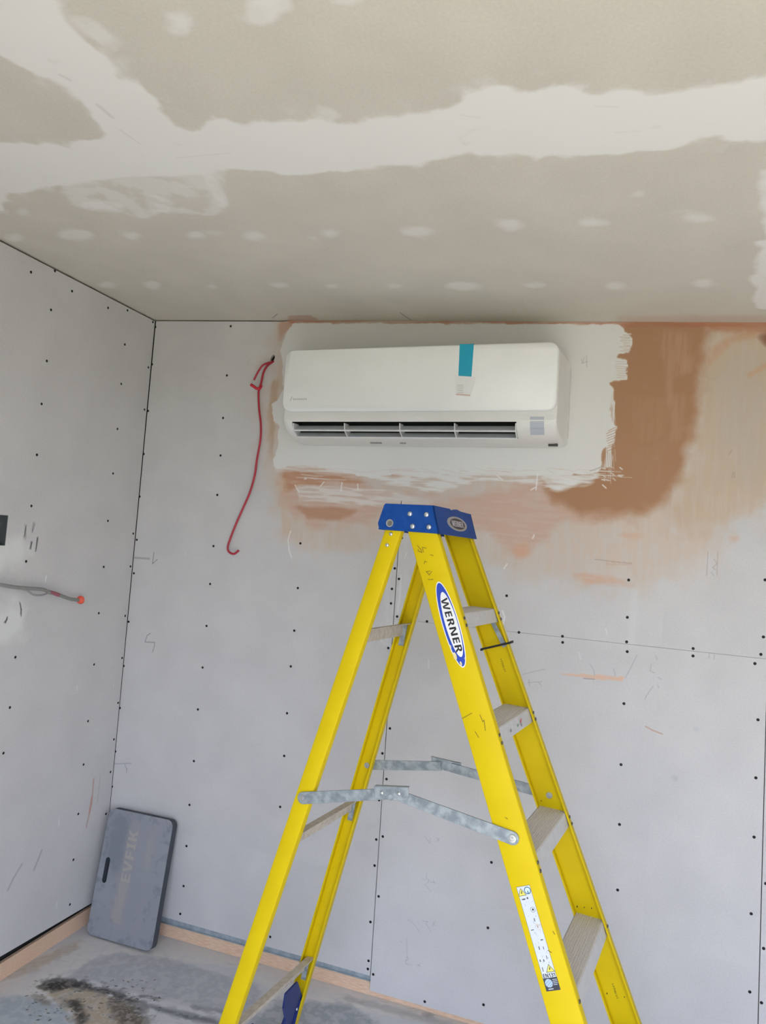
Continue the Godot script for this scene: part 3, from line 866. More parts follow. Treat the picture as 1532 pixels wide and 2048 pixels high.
	cv.stroke(P([1.844,1.360,1.850,1.344]), 0.003, c8(232,232,230), 0.7)
	cv.stroke(P([1.766,1.273,1.772,1.253]), 0.003, c8(232,232,230), 0.5)
	cv.stroke(P([1.073,1.249,1.083,1.224]), 0.003, c8(232,232,230), 0.5)
	cv.stroke(P([0.234,1.486,0.241,1.463]), 0.003, c8(232,232,230), 0.4)
	cv.paint([P([1.914,1.494,1.939,1.497,1.945,1.304,1.921,1.301])], c8(214,214,214), 0.5, 0.012, "blot", 0.7, 0.7)
	cv.stroke(P([0.003,1.436,0.072,1.438]), 0.008, c8(150,148,152), 0.6)
	cv.stroke(P([0.091,1.465,0.090,1.419,0.110,1.439]), 0.0022, c8(92, 94, 104), 0.8)
	cv.stroke(P([0.112,1.143,0.098,1.133,0.091,1.106,0.135,1.110,0.136,1.096,0.131,1.070]), 0.0022, c8(92, 94, 104), 0.7)
	cv.stroke(P([0.004,0.609,0.081,0.624]), 0.004, c8(150,152,160), 0.6)
	cv.stroke(P([0.054,0.613,0.065,0.598,0.064,0.585]), 0.002, c8(92, 94, 104), 0.6)
	cv.stroke(P([1.298,0.581,1.308,0.571,1.315,0.563,1.317,0.578]), 0.0016, c8(92, 94, 104), 0.3)
	cv.stroke(P([1.339,0.585,1.348,0.578]), 0.0016, c8(92, 94, 104), 0.3)
	cv.stroke(P([1.348,0.587,1.341,0.574]), 0.0016, c8(92, 94, 104), 0.3)
	cv.stroke(P([1.314,0.461,1.314,0.443,1.324,0.440,1.320,0.430]), 0.0016, c8(92, 94, 104), 0.3)
	cv.stroke(P([1.300,0.442,1.310,0.437]), 0.0016, c8(92, 94, 104), 0.3)
	cv.stroke(P([1.309,0.423,1.333,0.403]), 0.0016, c8(92, 94, 104), 0.3)
	cv.stroke(P([1.330,0.434,1.344,0.435]), 0.0016, c8(92, 94, 104), 0.3)
	cv.stroke(P([1.339,0.441,1.345,0.431]), 0.0016, c8(92, 94, 104), 0.3)
	cv.stroke(P([1.273,0.290,1.306,0.261]), 0.0016, c8(92, 94, 104), 0.3)
	cv.stroke(P([1.258,0.291,1.269,0.289]), 0.0016, c8(92, 94, 104), 0.3)
	cv.stroke(P([1.312,0.299,1.331,0.301,1.325,0.293]), 0.0016, c8(92, 94, 104), 0.3)
	cv.stroke(P([1.325,0.293,1.344,0.272]), 0.0016, c8(92, 94, 104), 0.3)
	cv.stroke(P([1.348,0.303,1.359,0.294]), 0.0016, c8(92, 94, 104), 0.3)
	cv.stroke(P([1.357,0.309,1.349,0.290]), 0.0016, c8(92, 94, 104), 0.3)
	cv.stroke(P([1.262,0.227,1.269,0.168,1.265,0.154,1.275,0.161,1.269,0.168]), 0.0016, c8(92, 94, 104), 0.3)
	cv.stroke(P([1.265,0.154,1.267,0.143,1.288,0.145]), 0.0016, c8(92, 94, 104), 0.3)
	cv.stroke(P([1.305,0.152,1.320,0.149]), 0.0016, c8(92, 94, 104), 0.3)
	cv.stroke(P([1.317,0.157,1.308,0.144]), 0.0016, c8(92, 94, 104), 0.3)
	cv.stroke(P([1.241,0.212,1.246,0.210]), 0.0016, c8(92, 94, 104), 0.3)
	cv.stroke(P([1.804,1.239,1.817,1.221,1.820,1.205]), 0.002, c8(92, 94, 104), 0.26)
	cv.stroke(P([1.947,1.288,1.924,1.230,1.916,1.212]), 0.002, c8(92, 94, 104), 0.26)
	cv.stroke(P([1.991,1.266,1.990,1.244,2.003,1.237]), 0.002, c8(92, 94, 104), 0.26)
	cv.stroke(P([2.002,1.293,2.008,1.280]), 0.002, c8(92, 94, 104), 0.26)
	cv.stroke(P([2.001,1.196,1.982,1.160,1.980,1.151]), 0.002, c8(92, 94, 104), 0.26)
	cv.stroke(P([2.013,1.203,2.019,1.193]), 0.002, c8(92, 94, 104), 0.26)
	cv.stroke(P([1.878,1.235,1.885,1.213]), 0.002, c8(92, 94, 104), 0.26)
	cv.stroke(P([2.014,1.225,2.025,1.221]), 0.002, c8(92, 94, 104), 0.26)
	cv.stroke(P([1.588,1.178,1.661,1.206]), 0.002, c8(92, 94, 104), 0.26)
	cv.stroke(P([1.607,1.153,1.653,1.162]), 0.002, c8(92, 94, 104), 0.26)
	cv.stroke(P([1.609,1.165,1.614,1.142]), 0.002, c8(92, 94, 104), 0.26)
	cv.stroke(P([1.644,1.158,1.654,1.147]), 0.002, c8(92, 94, 104), 0.26)
	cv.stroke(P([2.160,1.318,2.159,1.304]), 0.002, c8(92, 94, 104), 0.26)
	cv.stroke(P([2.175,1.317,2.174,1.303]), 0.002, c8(92, 94, 104), 0.26)
	cv.stroke(P([1.786,1.191,1.821,1.193]), 0.002, c8(120,100,90), 0.7)
	cv.stroke(P([1.987,1.066,2.009,1.057,2.038,1.050]), 0.0035, c8(190,150,132), 0.9)
	cv.stroke(P([2.156,1.615,2.165,1.602,2.153,1.589,2.162,1.583]), 0.0022, c8(170,150,138), 0.6)
	cv.stroke(P([2.137,1.637,2.137,1.562]), 0.0022, c8(170,150,138), 0.6)
	cv.stroke(P([2.150,1.573,2.159,1.564]), 0.0022, c8(170,150,138), 0.6)
	cv.stroke(P([2.165,1.639,2.167,1.565]), 0.0022, c8(170,150,138), 0.6)
	cv.stroke(P([1.704,2.257,1.707,2.241]), 0.002, c8(160,152,152), 0.5)
	cv.stroke(P([1.713,2.262,1.710,2.241,1.723,2.247]), 0.002, c8(160,152,152), 0.5)
	cv.stroke(P([1.720,2.267,1.724,2.229]), 0.002, c8(160,152,152), 0.5)
	cv.stroke(P([2.187,1.964,2.179,1.949]), 0.003, c8(160,140,124), 0.5)
	cv.stroke(P([2.195,1.894,2.192,1.875]), 0.003, c8(160,140,124), 0.5)
	cv.stroke(P([2.199,1.892,2.199,1.877]), 0.003, c8(160,140,124), 0.5)
	cv.stroke(P([1.794,1.584,1.910,1.580]), 0.003, c8(160,140,124), 0.5)
	cv.stroke(P([1.832,1.580,1.834,1.568]), 0.002, c8(188,150,124), 0.6)
	cv.stroke(P([1.838,1.578,1.840,1.569]), 0.002, c8(188,150,124), 0.6)
	cv.stroke(P([1.844,1.575,1.846,1.569]), 0.002, c8(188,150,124), 0.6)
	cv.stroke(P([1.850,1.582,1.852,1.570]), 0.002, c8(188,150,124), 0.6)
	cv.stroke(P([1.856,1.579,1.858,1.570]), 0.002, c8(188,150,124), 0.6)
	cv.stroke(P([1.862,1.577,1.864,1.571]), 0.002, c8(188,150,124), 0.6)
	cv.stroke(P([1.868,1.583,1.870,1.571]), 0.002, c8(188,150,124), 0.6)
	cv.stroke(P([1.874,1.581,1.876,1.572]), 0.002, c8(188,150,124), 0.6)
	cv.stroke(P([1.880,1.578,1.882,1.572]), 0.002, c8(188,150,124), 0.6)
	cv.stroke(P([1.886,1.585,1.888,1.573]), 0.002, c8(188,150,124), 0.6)
	cv.stroke(P([1.892,1.582,1.894,1.573]), 0.002, c8(188,150,124), 0.6)
	cv.stroke(P([1.898,1.580,1.900,1.574]), 0.002, c8(188,150,124), 0.6)
	cv.stroke(P([1.903,1.586,1.906,1.574]), 0.002, c8(188,150,124), 0.6)
	cv.stroke(P([1.909,1.584,1.912,1.575]), 0.002, c8(188,150,124), 0.6)
	cv.paint([P([2.125,1.084,2.149,1.092,2.153,1.078,2.130,1.071])], c8(186,188,194), 0.5, 0.008, "blot", 0.6, 0.7)
	cv.paint([P([2.076,0.931,2.095,0.932,2.092,0.915,2.077,0.916])], c8(178,180,182), 0.5, 0.006, "blot", 0.6, 0.7)

func paint_left_wall(cv: Canvas) -> void:
	var fill := c8(226, 227, 222)
	cv.paint([P([0.739,1.442,0.666,1.492,0.607,1.519,0.576,1.479,0.568,1.421,0.591,1.396,0.673,1.388,0.730,1.372])], fill, 0.8, 0.045, "blot", 0.9, 0.8)
	cv.paint([P([0.644,1.485,0.586,1.490,0.584,1.445,0.631,1.445])], fill, 0.6, 0.045, "blot", 0.9, 0.8)
	cv.paint([P([0.715,1.254,0.656,1.255,0.618,1.281,0.574,1.268,0.544,1.202,0.573,1.163,0.642,1.145,0.700,1.135])], fill, 0.85, 0.045, "blot", 0.9, 0.8)
	cv.paint([P([0.628,1.355,0.581,1.321,0.562,1.204,0.585,1.189,0.621,1.273])], fill, 0.5, 0.045, "blot", 0.9, 0.8)
	cv.paint([P([0.776,1.589,0.670,1.458,0.695,1.404,0.790,1.403])], fill, 0.6, 0.045, "blot", 0.9, 0.8)
	cv.stroke(P([0.589,1.540,0.582,1.501]), 0.0018000000000000002, c8(52,54,56), 0.55)
	cv.stroke(P([0.583,1.535,0.587,1.498]), 0.0018000000000000002, c8(52,54,56), 0.55)
	cv.stroke(P([0.581,1.537,0.586,1.496]), 0.0018000000000000002, c8(52,54,56), 0.55)
	cv.stroke(P([0.583,1.537,0.587,1.493]), 0.0018000000000000002, c8(52,54,56), 0.55)
	cv.stroke(P([0.584,1.533,0.583,1.487]), 0.00135, c8(52,54,56), 0.55)
	cv.stroke(P([0.581,1.526,0.579,1.488]), 0.00135, c8(52,54,56), 0.55)
	cv.stroke(P([0.582,1.530,0.579,1.497]), 0.00135, c8(52,54,56), 0.55)
	cv.stroke(P([0.581,1.526,0.579,1.492]), 0.00135, c8(52,54,56), 0.55)
	cv.stroke(P([0.544,1.547,0.551,1.516]), 0.0018000000000000002, c8(52,54,56), 0.55)
	cv.stroke(P([0.552,1.547,0.556,1.520]), 0.0018000000000000002, c8(52,54,56), 0.55)
	cv.stroke(P([0.550,1.550,0.553,1.513]), 0.0018000000000000002, c8(52,54,56), 0.55)
	cv.stroke(P([0.545,1.543,0.554,1.513]), 0.0018000000000000002, c8(52,54,56), 0.55)
	cv.stroke(P([0.525,1.499,0.529,1.458]), 0.0027, c8(52,54,56), 0.55)
	cv.stroke(P([0.524,1.494,0.528,1.451]), 0.0027, c8(52,54,56), 0.55)
	cv.stroke(P([0.527,1.499,0.530,1.450]), 0.0027, c8(52,54,56), 0.55)
	cv.stroke(P([0.528,1.497,0.529,1.456]), 0.0027, c8(52,54,56), 0.55)
	cv.stroke(P([0.554,1.483,0.551,1.456]), 0.0027, c8(52,54,56), 0.55)
	cv.stroke(P([0.551,1.482,0.557,1.458]), 0.0027, c8(52,54,56), 0.55)
	cv.stroke(P([0.549,1.480,0.555,1.459]), 0.0027, c8(52,54,56), 0.55)
	cv.stroke(P([0.549,1.483,0.552,1.463]), 0.0027, c8(52,54,56), 0.55)
	cv.stroke(P([0.575,1.276,0.570,1.257,0.569,1.239]), 0.0022500000000000003, c8(52,54,56), 0.55)
	cv.stroke(P([0.578,1.282,0.568,1.258,0.565,1.231]), 0.0022500000000000003, c8(52,54,56), 0.55)
	cv.stroke(P([0.574,1.276,0.566,1.255,0.565,1.237]), 0.0022500000000000003, c8(52,54,56), 0.55)
	cv.stroke(P([0.576,1.277,0.567,1.255,0.564,1.234]), 0.0022500000000000003, c8(52,54,56), 0.55)
	cv.stroke(P([0.623,1.228,0.634,1.217]), 0.0036000000000000003, c8(52,54,56), 0.55)
	cv.stroke(P([0.624,1.234,0.628,1.215]), 0.0036000000000000003, c8(52,54,56), 0.55)
	cv.stroke(P([0.623,1.234,0.629,1.216]), 0.0036000000000000003, c8(52,54,56), 0.55)
	cv.stroke(P([0.623,1.227,0.629,1.218]), 0.0036000000000000003, c8(52,54,56), 0.55)
	cv.stroke(P([0.469,1.366,0.471,1.347]), 0.005, c8(236,236,232), 0.8)
	cv.stroke(P([0.451,0.379,0.484,0.344,0.502,0.315]), 0.009, c8(176,174,172), 0.8)
	cv.stroke(P([0.361,0.394,0.390,0.338]), 0.009, c8(172,170,168), 0.8)
	cv.stroke(P([0.116,0.580,0.115,0.485,0.133,0.404]), 0.008, c8(190,160,148), 0.8)
	cv.stroke(P([0.118,0.508,0.123,0.454]), 0.01, c8(196,150,136), 0.7)
	cv.stroke(P([0.079,0.587,0.081,0.480]), 0.005, c8(184,176,168), 0.6)
	cv.stroke(P([0.261,0.957,0.257,0.941]), 0.004, c8(236,236,232), 0.7)
	cv.stroke(P([0.288,0.478,0.285,0.456]), 0.004, c8(236,236,232), 0.7)
	cv.stroke(P([0.050,0.935,0.047,0.920]), 0.004, c8(230,230,226), 0.7)
	cv.stroke(P([0.258,0.173,0.255,0.151]), 0.004, c8(230,230,226), 0.7)

func paint_ceiling(cv: Canvas) -> void:
	var fill := c8(234, 232, 226)
	cv.paint([P([0.411,1.305,0.484,1.291,0.561,1.281,0.629,1.264,0.736,1.276,0.777,1.283,0.805,1.376,0.824,1.441,0.817,1.473,0.773,1.503,0.758,1.560,0.733,1.603,0.882,1.739,0.980,1.720,0.963,1.660,0.953,1.603,0.956,1.544,0.950,1.504,0.934,1.455,0.964,1.442,0.974,1.393,0.963,1.344,0.956,1.291,0.982,1.274,1.008,1.278,1.047,1.326,1.065,1.344,1.057,1.321,1.093,1.302,1.099,1.283,1.180,1.286,1.271,1.269,1.332,1.264,1.400,1.263,1.475,1.264,1.536,1.276,1.570,1.302,1.600,1.317,1.657,1.336,1.687,1.303,1.736,1.320,1.783,1.276,1.846,1.278,1.887,1.253,1.895,1.259,1.967,1.262,2.012,1.276,2.041,1.282,2.316,1.283,2.365,1.138,2.132,1.097,2.059,1.088,2.033,1.088,1.995,1.119,1.962,1.107,1.937,1.078,1.891,1.071,1.777,1.076,1.699,1.082,1.676,1.059,1.640,1.097,1.558,1.100,1.494,1.096,1.413,1.081,1.344,1.094,1.285,1.079,1.211,1.073,1.133,1.066,1.057,1.091,1.004,1.113,0.959,1.103,0.890,1.099,0.758,1.109,0.611,1.107,0.475,1.091,0.411,1.090,0.328,1.072,0.277,1.063,0.180,0.984,0.058,0.980])], fill, 0.45, 0.05, "blot", 1.3, 0.6)
	cv.paint([P([0.411,1.305,0.484,1.291,0.561,1.281,0.629,1.264,0.736,1.276,0.777,1.283,0.805,1.376,0.824,1.441,0.817,1.473,0.773,1.503,0.758,1.560,0.733,1.603,0.882,1.739,0.980,1.720,0.963,1.660,0.953,1.603,0.956,1.544,0.950,1.504,0.934,1.455,0.964,1.442,0.974,1.393,0.963,1.344,0.956,1.291,0.982,1.274,1.008,1.278,1.047,1.326,1.065,1.344,1.057,1.321,1.093,1.302,1.099,1.283,1.180,1.286,1.271,1.269,1.332,1.264,1.400,1.263,1.475,1.264,1.536,1.276,1.570,1.302,1.600,1.317,1.657,1.336,1.687,1.303,1.736,1.320,1.783,1.276,1.846,1.278,1.887,1.253,1.895,1.259,1.967,1.262,2.012,1.276,2.041,1.282,2.316,1.283,2.365,1.138,2.132,1.097,2.059,1.088,2.033,1.088,1.995,1.119,1.962,1.107,1.937,1.078,1.891,1.071,1.777,1.076,1.699,1.082,1.676,1.059,1.640,1.097,1.558,1.100,1.494,1.096,1.413,1.081,1.344,1.094,1.285,1.079,1.211,1.073,1.133,1.066,1.057,1.091,1.004,1.113,0.959,1.103,0.890,1.099,0.758,1.109,0.611,1.107,0.475,1.091,0.411,1.090,0.328,1.072,0.277,1.063,0.180,0.984,0.058,0.980])], fill, 0.93, 0.014, "blot", 0.95, 0.4)
	cv.paint([P([0.521,1.142,0.978,1.112,0.914,1.035,0.885,0.951,0.819,0.888,0.735,0.902,0.673,0.926,0.581,0.885,0.539,0.938,0.423,0.976,0.447,1.059])], fill, 0.6, 0.016, "blot", 0.8, 0.5, "blot", 0.8)
	cv.paint([P([0.897,1.110,0.928,1.106,0.900,1.011,0.879,0.946,0.839,0.922,0.861,0.989])], fill, 0.8, 0.016, "blot", 0.8, 0.5, "blot", 0.2)
	cv.paint([P([0.689,1.033,0.739,0.988,0.677,0.907,0.637,0.941])], fill, 0.7, 0.016, "blot", 0.8, 0.5, "blot", 0.4)
	cv.paint([P([0.457,1.016,0.594,0.988,0.537,0.935,0.442,0.959])], fill, 0.7, 0.016, "blot", 0.8, 0.5, "blot", 0.5)
	cv.paint([P([1.560,1.321,1.601,1.322,1.581,1.311])], fill, 0.8, 0.016, "blot", 0.8, 0.5, "blot", 0.3)
	cv.paint([P([1.773,1.314,1.793,1.308,1.776,1.298])], fill, 0.6, 0.016, "blot", 0.8, 0.5, "blot", 0.3)
	cv.paint([P([1.786,1.254,1.854,1.277,1.887,1.253,1.837,1.231])], fill, 0.5, 0.016, "blot", 0.8, 0.5, "blot", 0.4)
	cv.paint([P([1.117,1.622,1.154,1.600,1.188,1.584,1.161,1.553,1.102,1.539,1.137,1.576])], fill, 0.7, 0.016, "blot", 0.8, 0.5, "blot", 0.3)
	cv.paint([P([1.301,1.629,1.376,1.615,1.342,1.566,1.300,1.543,1.252,1.542,1.277,1.568])], fill, 0.75, 0.016, "blot", 0.8, 0.5, "blot", 0.2)
	cv.paint([P([1.422,1.596,1.490,1.583,1.460,1.557,1.412,1.562])], fill, 0.6, 0.016, "blot", 0.8, 0.5, "blot", 0.4)
	cv.paint([P([0.958,1.614,0.993,1.619,1.011,1.586,1.016,1.554,0.984,1.533,0.966,1.556])], fill, 0.65, 0.016, "blot", 0.8, 0.5, "blot", 0.4)
	cv.paint([P([0.982,1.517,1.003,1.516,0.991,1.490,0.970,1.479])], fill, 0.6, 0.016, "blot", 0.8, 0.5, "blot", 0.3)
	cv.paint([P([1.279,1.319,1.305,1.326,1.332,1.264,1.271,1.269])], fill, 0.55, 0.016, "blot", 0.8, 0.5, "blot", 0.3)
	cv.paint([P([0.949,1.452,0.974,1.433,0.958,1.387,0.923,1.433])], fill, 0.7, 0.016, "blot", 0.8, 0.5, "blot", 0.3)
	cv.paint([P([1.014,1.130,0.987,1.064,1.000,1.109])], fill, 0.7, 0.016, "blot", 0.8, 0.5, "blot", 0.3)
	cv.paint([P([0.347,0.805,0.306,0.780,0.247,0.773,0.207,0.788,0.210,0.816,0.253,0.840,0.310,0.846,0.349,0.832])], fill, 0.65, 0.02, "blot", 0.6, 0.8)
	cv.paint([P([0.497,0.786,0.476,0.771,0.450,0.765,0.434,0.774,0.438,0.791,0.459,0.807,0.485,0.812,0.500,0.803])], fill, 0.65, 0.02, "blot", 0.6, 0.8)
	cv.paint([P([0.707,0.777,0.688,0.762,0.662,0.757,0.643,0.765,0.645,0.782,0.664,0.797,0.690,0.802,0.708,0.794])], fill, 0.65, 0.02, "blot", 0.6, 0.8)
	cv.paint([P([0.770,0.782,0.759,0.776,0.740,0.775,0.724,0.779,0.721,0.786,0.732,0.792,0.751,0.794,0.767,0.790])], fill, 0.65, 0.02, "blot", 0.6, 0.8)
	cv.paint([P([0.889,0.760,0.866,0.738,0.835,0.730,0.814,0.742,0.816,0.765,0.839,0.787,0.870,0.794,0.890,0.783])], fill, 0.65, 0.02, "blot", 0.6, 0.8)
	cv.paint([P([1.108,0.753,1.093,0.735,1.069,0.730,1.052,0.739,1.051,0.757,1.067,0.774,1.090,0.779,1.107,0.771])], fill, 0.65, 0.02, "blot", 0.6, 0.8)
	cv.paint([P([1.035,0.732,1.025,0.723,1.011,0.721,1.001,0.725,0.999,0.735,1.009,0.743,1.023,0.746,1.033,0.742])], fill, 0.65, 0.02, "blot", 0.6, 0.8)
	cv.paint([P([1.370,0.747,1.352,0.727,1.317,0.720,1.287,0.732,1.280,0.755,1.300,0.775,1.334,0.781,1.363,0.769])], fill, 0.65, 0.02, "blot", 0.6, 0.8)
	cv.paint([P([1.604,0.764,1.590,0.736,1.566,0.726,1.545,0.740,1.540,0.769,1.554,0.796,1.578,0.805,1.598,0.792])], fill, 0.65, 0.02, "blot", 0.6, 0.8)
	cv.paint([P([1.813,0.763,1.801,0.746,1.772,0.741,1.745,0.751,1.734,0.769,1.747,0.786,1.775,0.790,1.802,0.781])], fill, 0.65, 0.02, "blot", 0.6, 0.8)
	cv.paint([P([2.041,0.764,2.032,0.748,2.009,0.743,1.983,0.752,1.972,0.770,1.981,0.786,2.005,0.790,2.029,0.781])], fill, 0.65, 0.02, "blot", 0.6, 0.8)
	cv.paint([P([1.959,0.804,1.958,0.796,1.953,0.792,1.947,0.797,1.944,0.806,1.946,0.815,1.951,0.818,1.957,0.814])], fill, 0.65, 0.02, "blot", 0.6, 0.8)
	cv.paint([P([0.253,0.965,0.232,0.949,0.212,0.944,0.204,0.952,0.215,0.969,0.236,0.984,0.256,0.989,0.263,0.982])], fill, 0.65, 0.02, "blot", 0.6, 0.8)
	cv.paint([P([0.106,0.399,0.076,0.375,0.041,0.365,0.021,0.376,0.030,0.401,0.061,0.425,0.095,0.434,0.114,0.423])], fill, 0.65, 0.02, "blot", 0.6, 0.8)
	cv.paint([P([0.291,0.393,0.259,0.362,0.223,0.350,0.206,0.364,0.218,0.395,0.251,0.425,0.285,0.437,0.302,0.423])], fill, 0.65, 0.02, "blot", 0.6, 0.8)
	cv.paint([P([0.506,0.372,0.490,0.355,0.469,0.348,0.456,0.356,0.460,0.373,0.477,0.390,0.498,0.396,0.510,0.389])], fill, 0.65, 0.02, "blot", 0.6, 0.8)
	cv.paint([P([0.777,0.378,0.758,0.358,0.731,0.351,0.711,0.360,0.711,0.380,0.731,0.399,0.758,0.406,0.777,0.397])], fill, 0.65, 0.02, "blot", 0.6, 0.8)
	cv.paint([P([0.948,0.363,0.935,0.347,0.914,0.341,0.900,0.348,0.899,0.365,0.913,0.380,0.933,0.386,0.947,0.379])], fill, 0.65, 0.02, "blot", 0.6, 0.8)
	cv.paint([P([1.163,0.357,1.152,0.341,1.133,0.335,1.119,0.342,1.117,0.358,1.129,0.373,1.147,0.379,1.161,0.372])], fill, 0.65, 0.02, "blot", 0.6, 0.8)
	cv.paint([P([1.418,0.349,1.395,0.322,1.350,0.311,1.309,0.324,1.298,0.352,1.322,0.379,1.367,0.389,1.406,0.376])], fill, 0.65, 0.02, "blot", 0.6, 0.8)
	cv.paint([P([1.619,0.347,1.607,0.329,1.581,0.322,1.556,0.331,1.548,0.349,1.561,0.367,1.587,0.373,1.611,0.365])], fill, 0.65, 0.02, "blot", 0.6, 0.8)
	cv.paint([P([1.839,0.340,1.831,0.314,1.810,0.304,1.791,0.315,1.783,0.342,1.792,0.367,1.812,0.377,1.831,0.366])], fill, 0.65, 0.02, "blot", 0.6, 0.8)
	cv.paint([P([2.072,0.349,2.066,0.324,2.049,0.314,2.029,0.325,2.019,0.350,2.025,0.375,2.043,0.384,2.062,0.373])], fill, 0.65, 0.02, "blot", 0.6, 0.8)
	cv.paint([P([0.088,0.807,0.059,0.788,0.025,0.782,0.007,0.792,0.016,0.812,0.046,0.831,0.079,0.837,0.096,0.827])], fill, 0.65, 0.02, "blot", 0.6, 0.8)
	cv.paint([P([1.880,0.900,1.877,0.890,1.869,0.887,1.862,0.891,1.859,0.902,1.862,0.911,1.869,0.914,1.876,0.910])], fill, 0.65, 0.02, "blot", 0.6, 0.8)
	cv.paint([P([1.962,1.417,1.960,1.413,1.956,1.412,1.951,1.415,1.949,1.419,1.951,1.423,1.955,1.423,1.960,1.421])], fill, 0.65, 0.02, "blot", 0.6, 0.8)
	cv.paint([P([2.104,0.977,2.169,0.989,2.260,0.570,2.182,0.575,2.131,0.783,2.105,0.893])], fill, 0.9, 0.014, "blot", 0.7, 0.5)
	cv.paint([P([2.135,0.632,2.211,0.661,2.227,0.572,2.157,0.592])], fill, 0.9, 0.014, "blot", 0.7, 0.5)
	cv.paint([P([2.177,0.606,2.160,0.539,2.167,0.427,2.167,0.372,2.197,0.253,2.209,0.130,2.336,0.111,2.248,0.630])], fill, 0.9, 0.014, "blot", 0.7, 0.5)
	cv.stroke(P([0.829,1.487,0.837,1.470]), 0.008, c8(190,186,176), 0.25)
	cv.stroke(P([0.835,1.389,0.836,1.345]), 0.01, c8(190,186,176), 0.275)
	cv.stroke(P([0.820,1.300,0.829,1.243]), 0.005, c8(190,186,176), 0.2)
	cv.stroke(P([0.875,1.178,1.018,1.181]), 0.004, c8(190,186,176), 0.15)
	cv.stroke(P([1.549,1.250,1.584,1.234]), 0.004, c8(190,186,176), 0.15)
	cv.stroke(P([1.827,1.151,1.872,1.150]), 0.004, c8(190,186,176), 0.125)
	cv.stroke(P([1.794,1.242,1.833,1.233]), 0.004, c8(190,186,176), 0.15)
	cv.paint([P([0.616,0.054,0.715,0.066,0.730,0.007,0.587,-0.008])], c8(190,150,130), 0.6, 0.01, "blot", 0.7, 0.6)
	cv.paint([P([1.806,0.061,2.250,0.073,2.263,-0.006,1.804,-0.013])], c8(200,170,148), 0.3, 0.014, "blot", 1.0, 0.9)
	cv.stroke(P([1.077,0.095,1.084,0.045,1.093,0.011]), 0.004, c8(110,96,88), 0.6)
	cv.stroke(P([0.540,0.029,0.585,0.077]), 0.004, c8(110,96,88), 0.6)

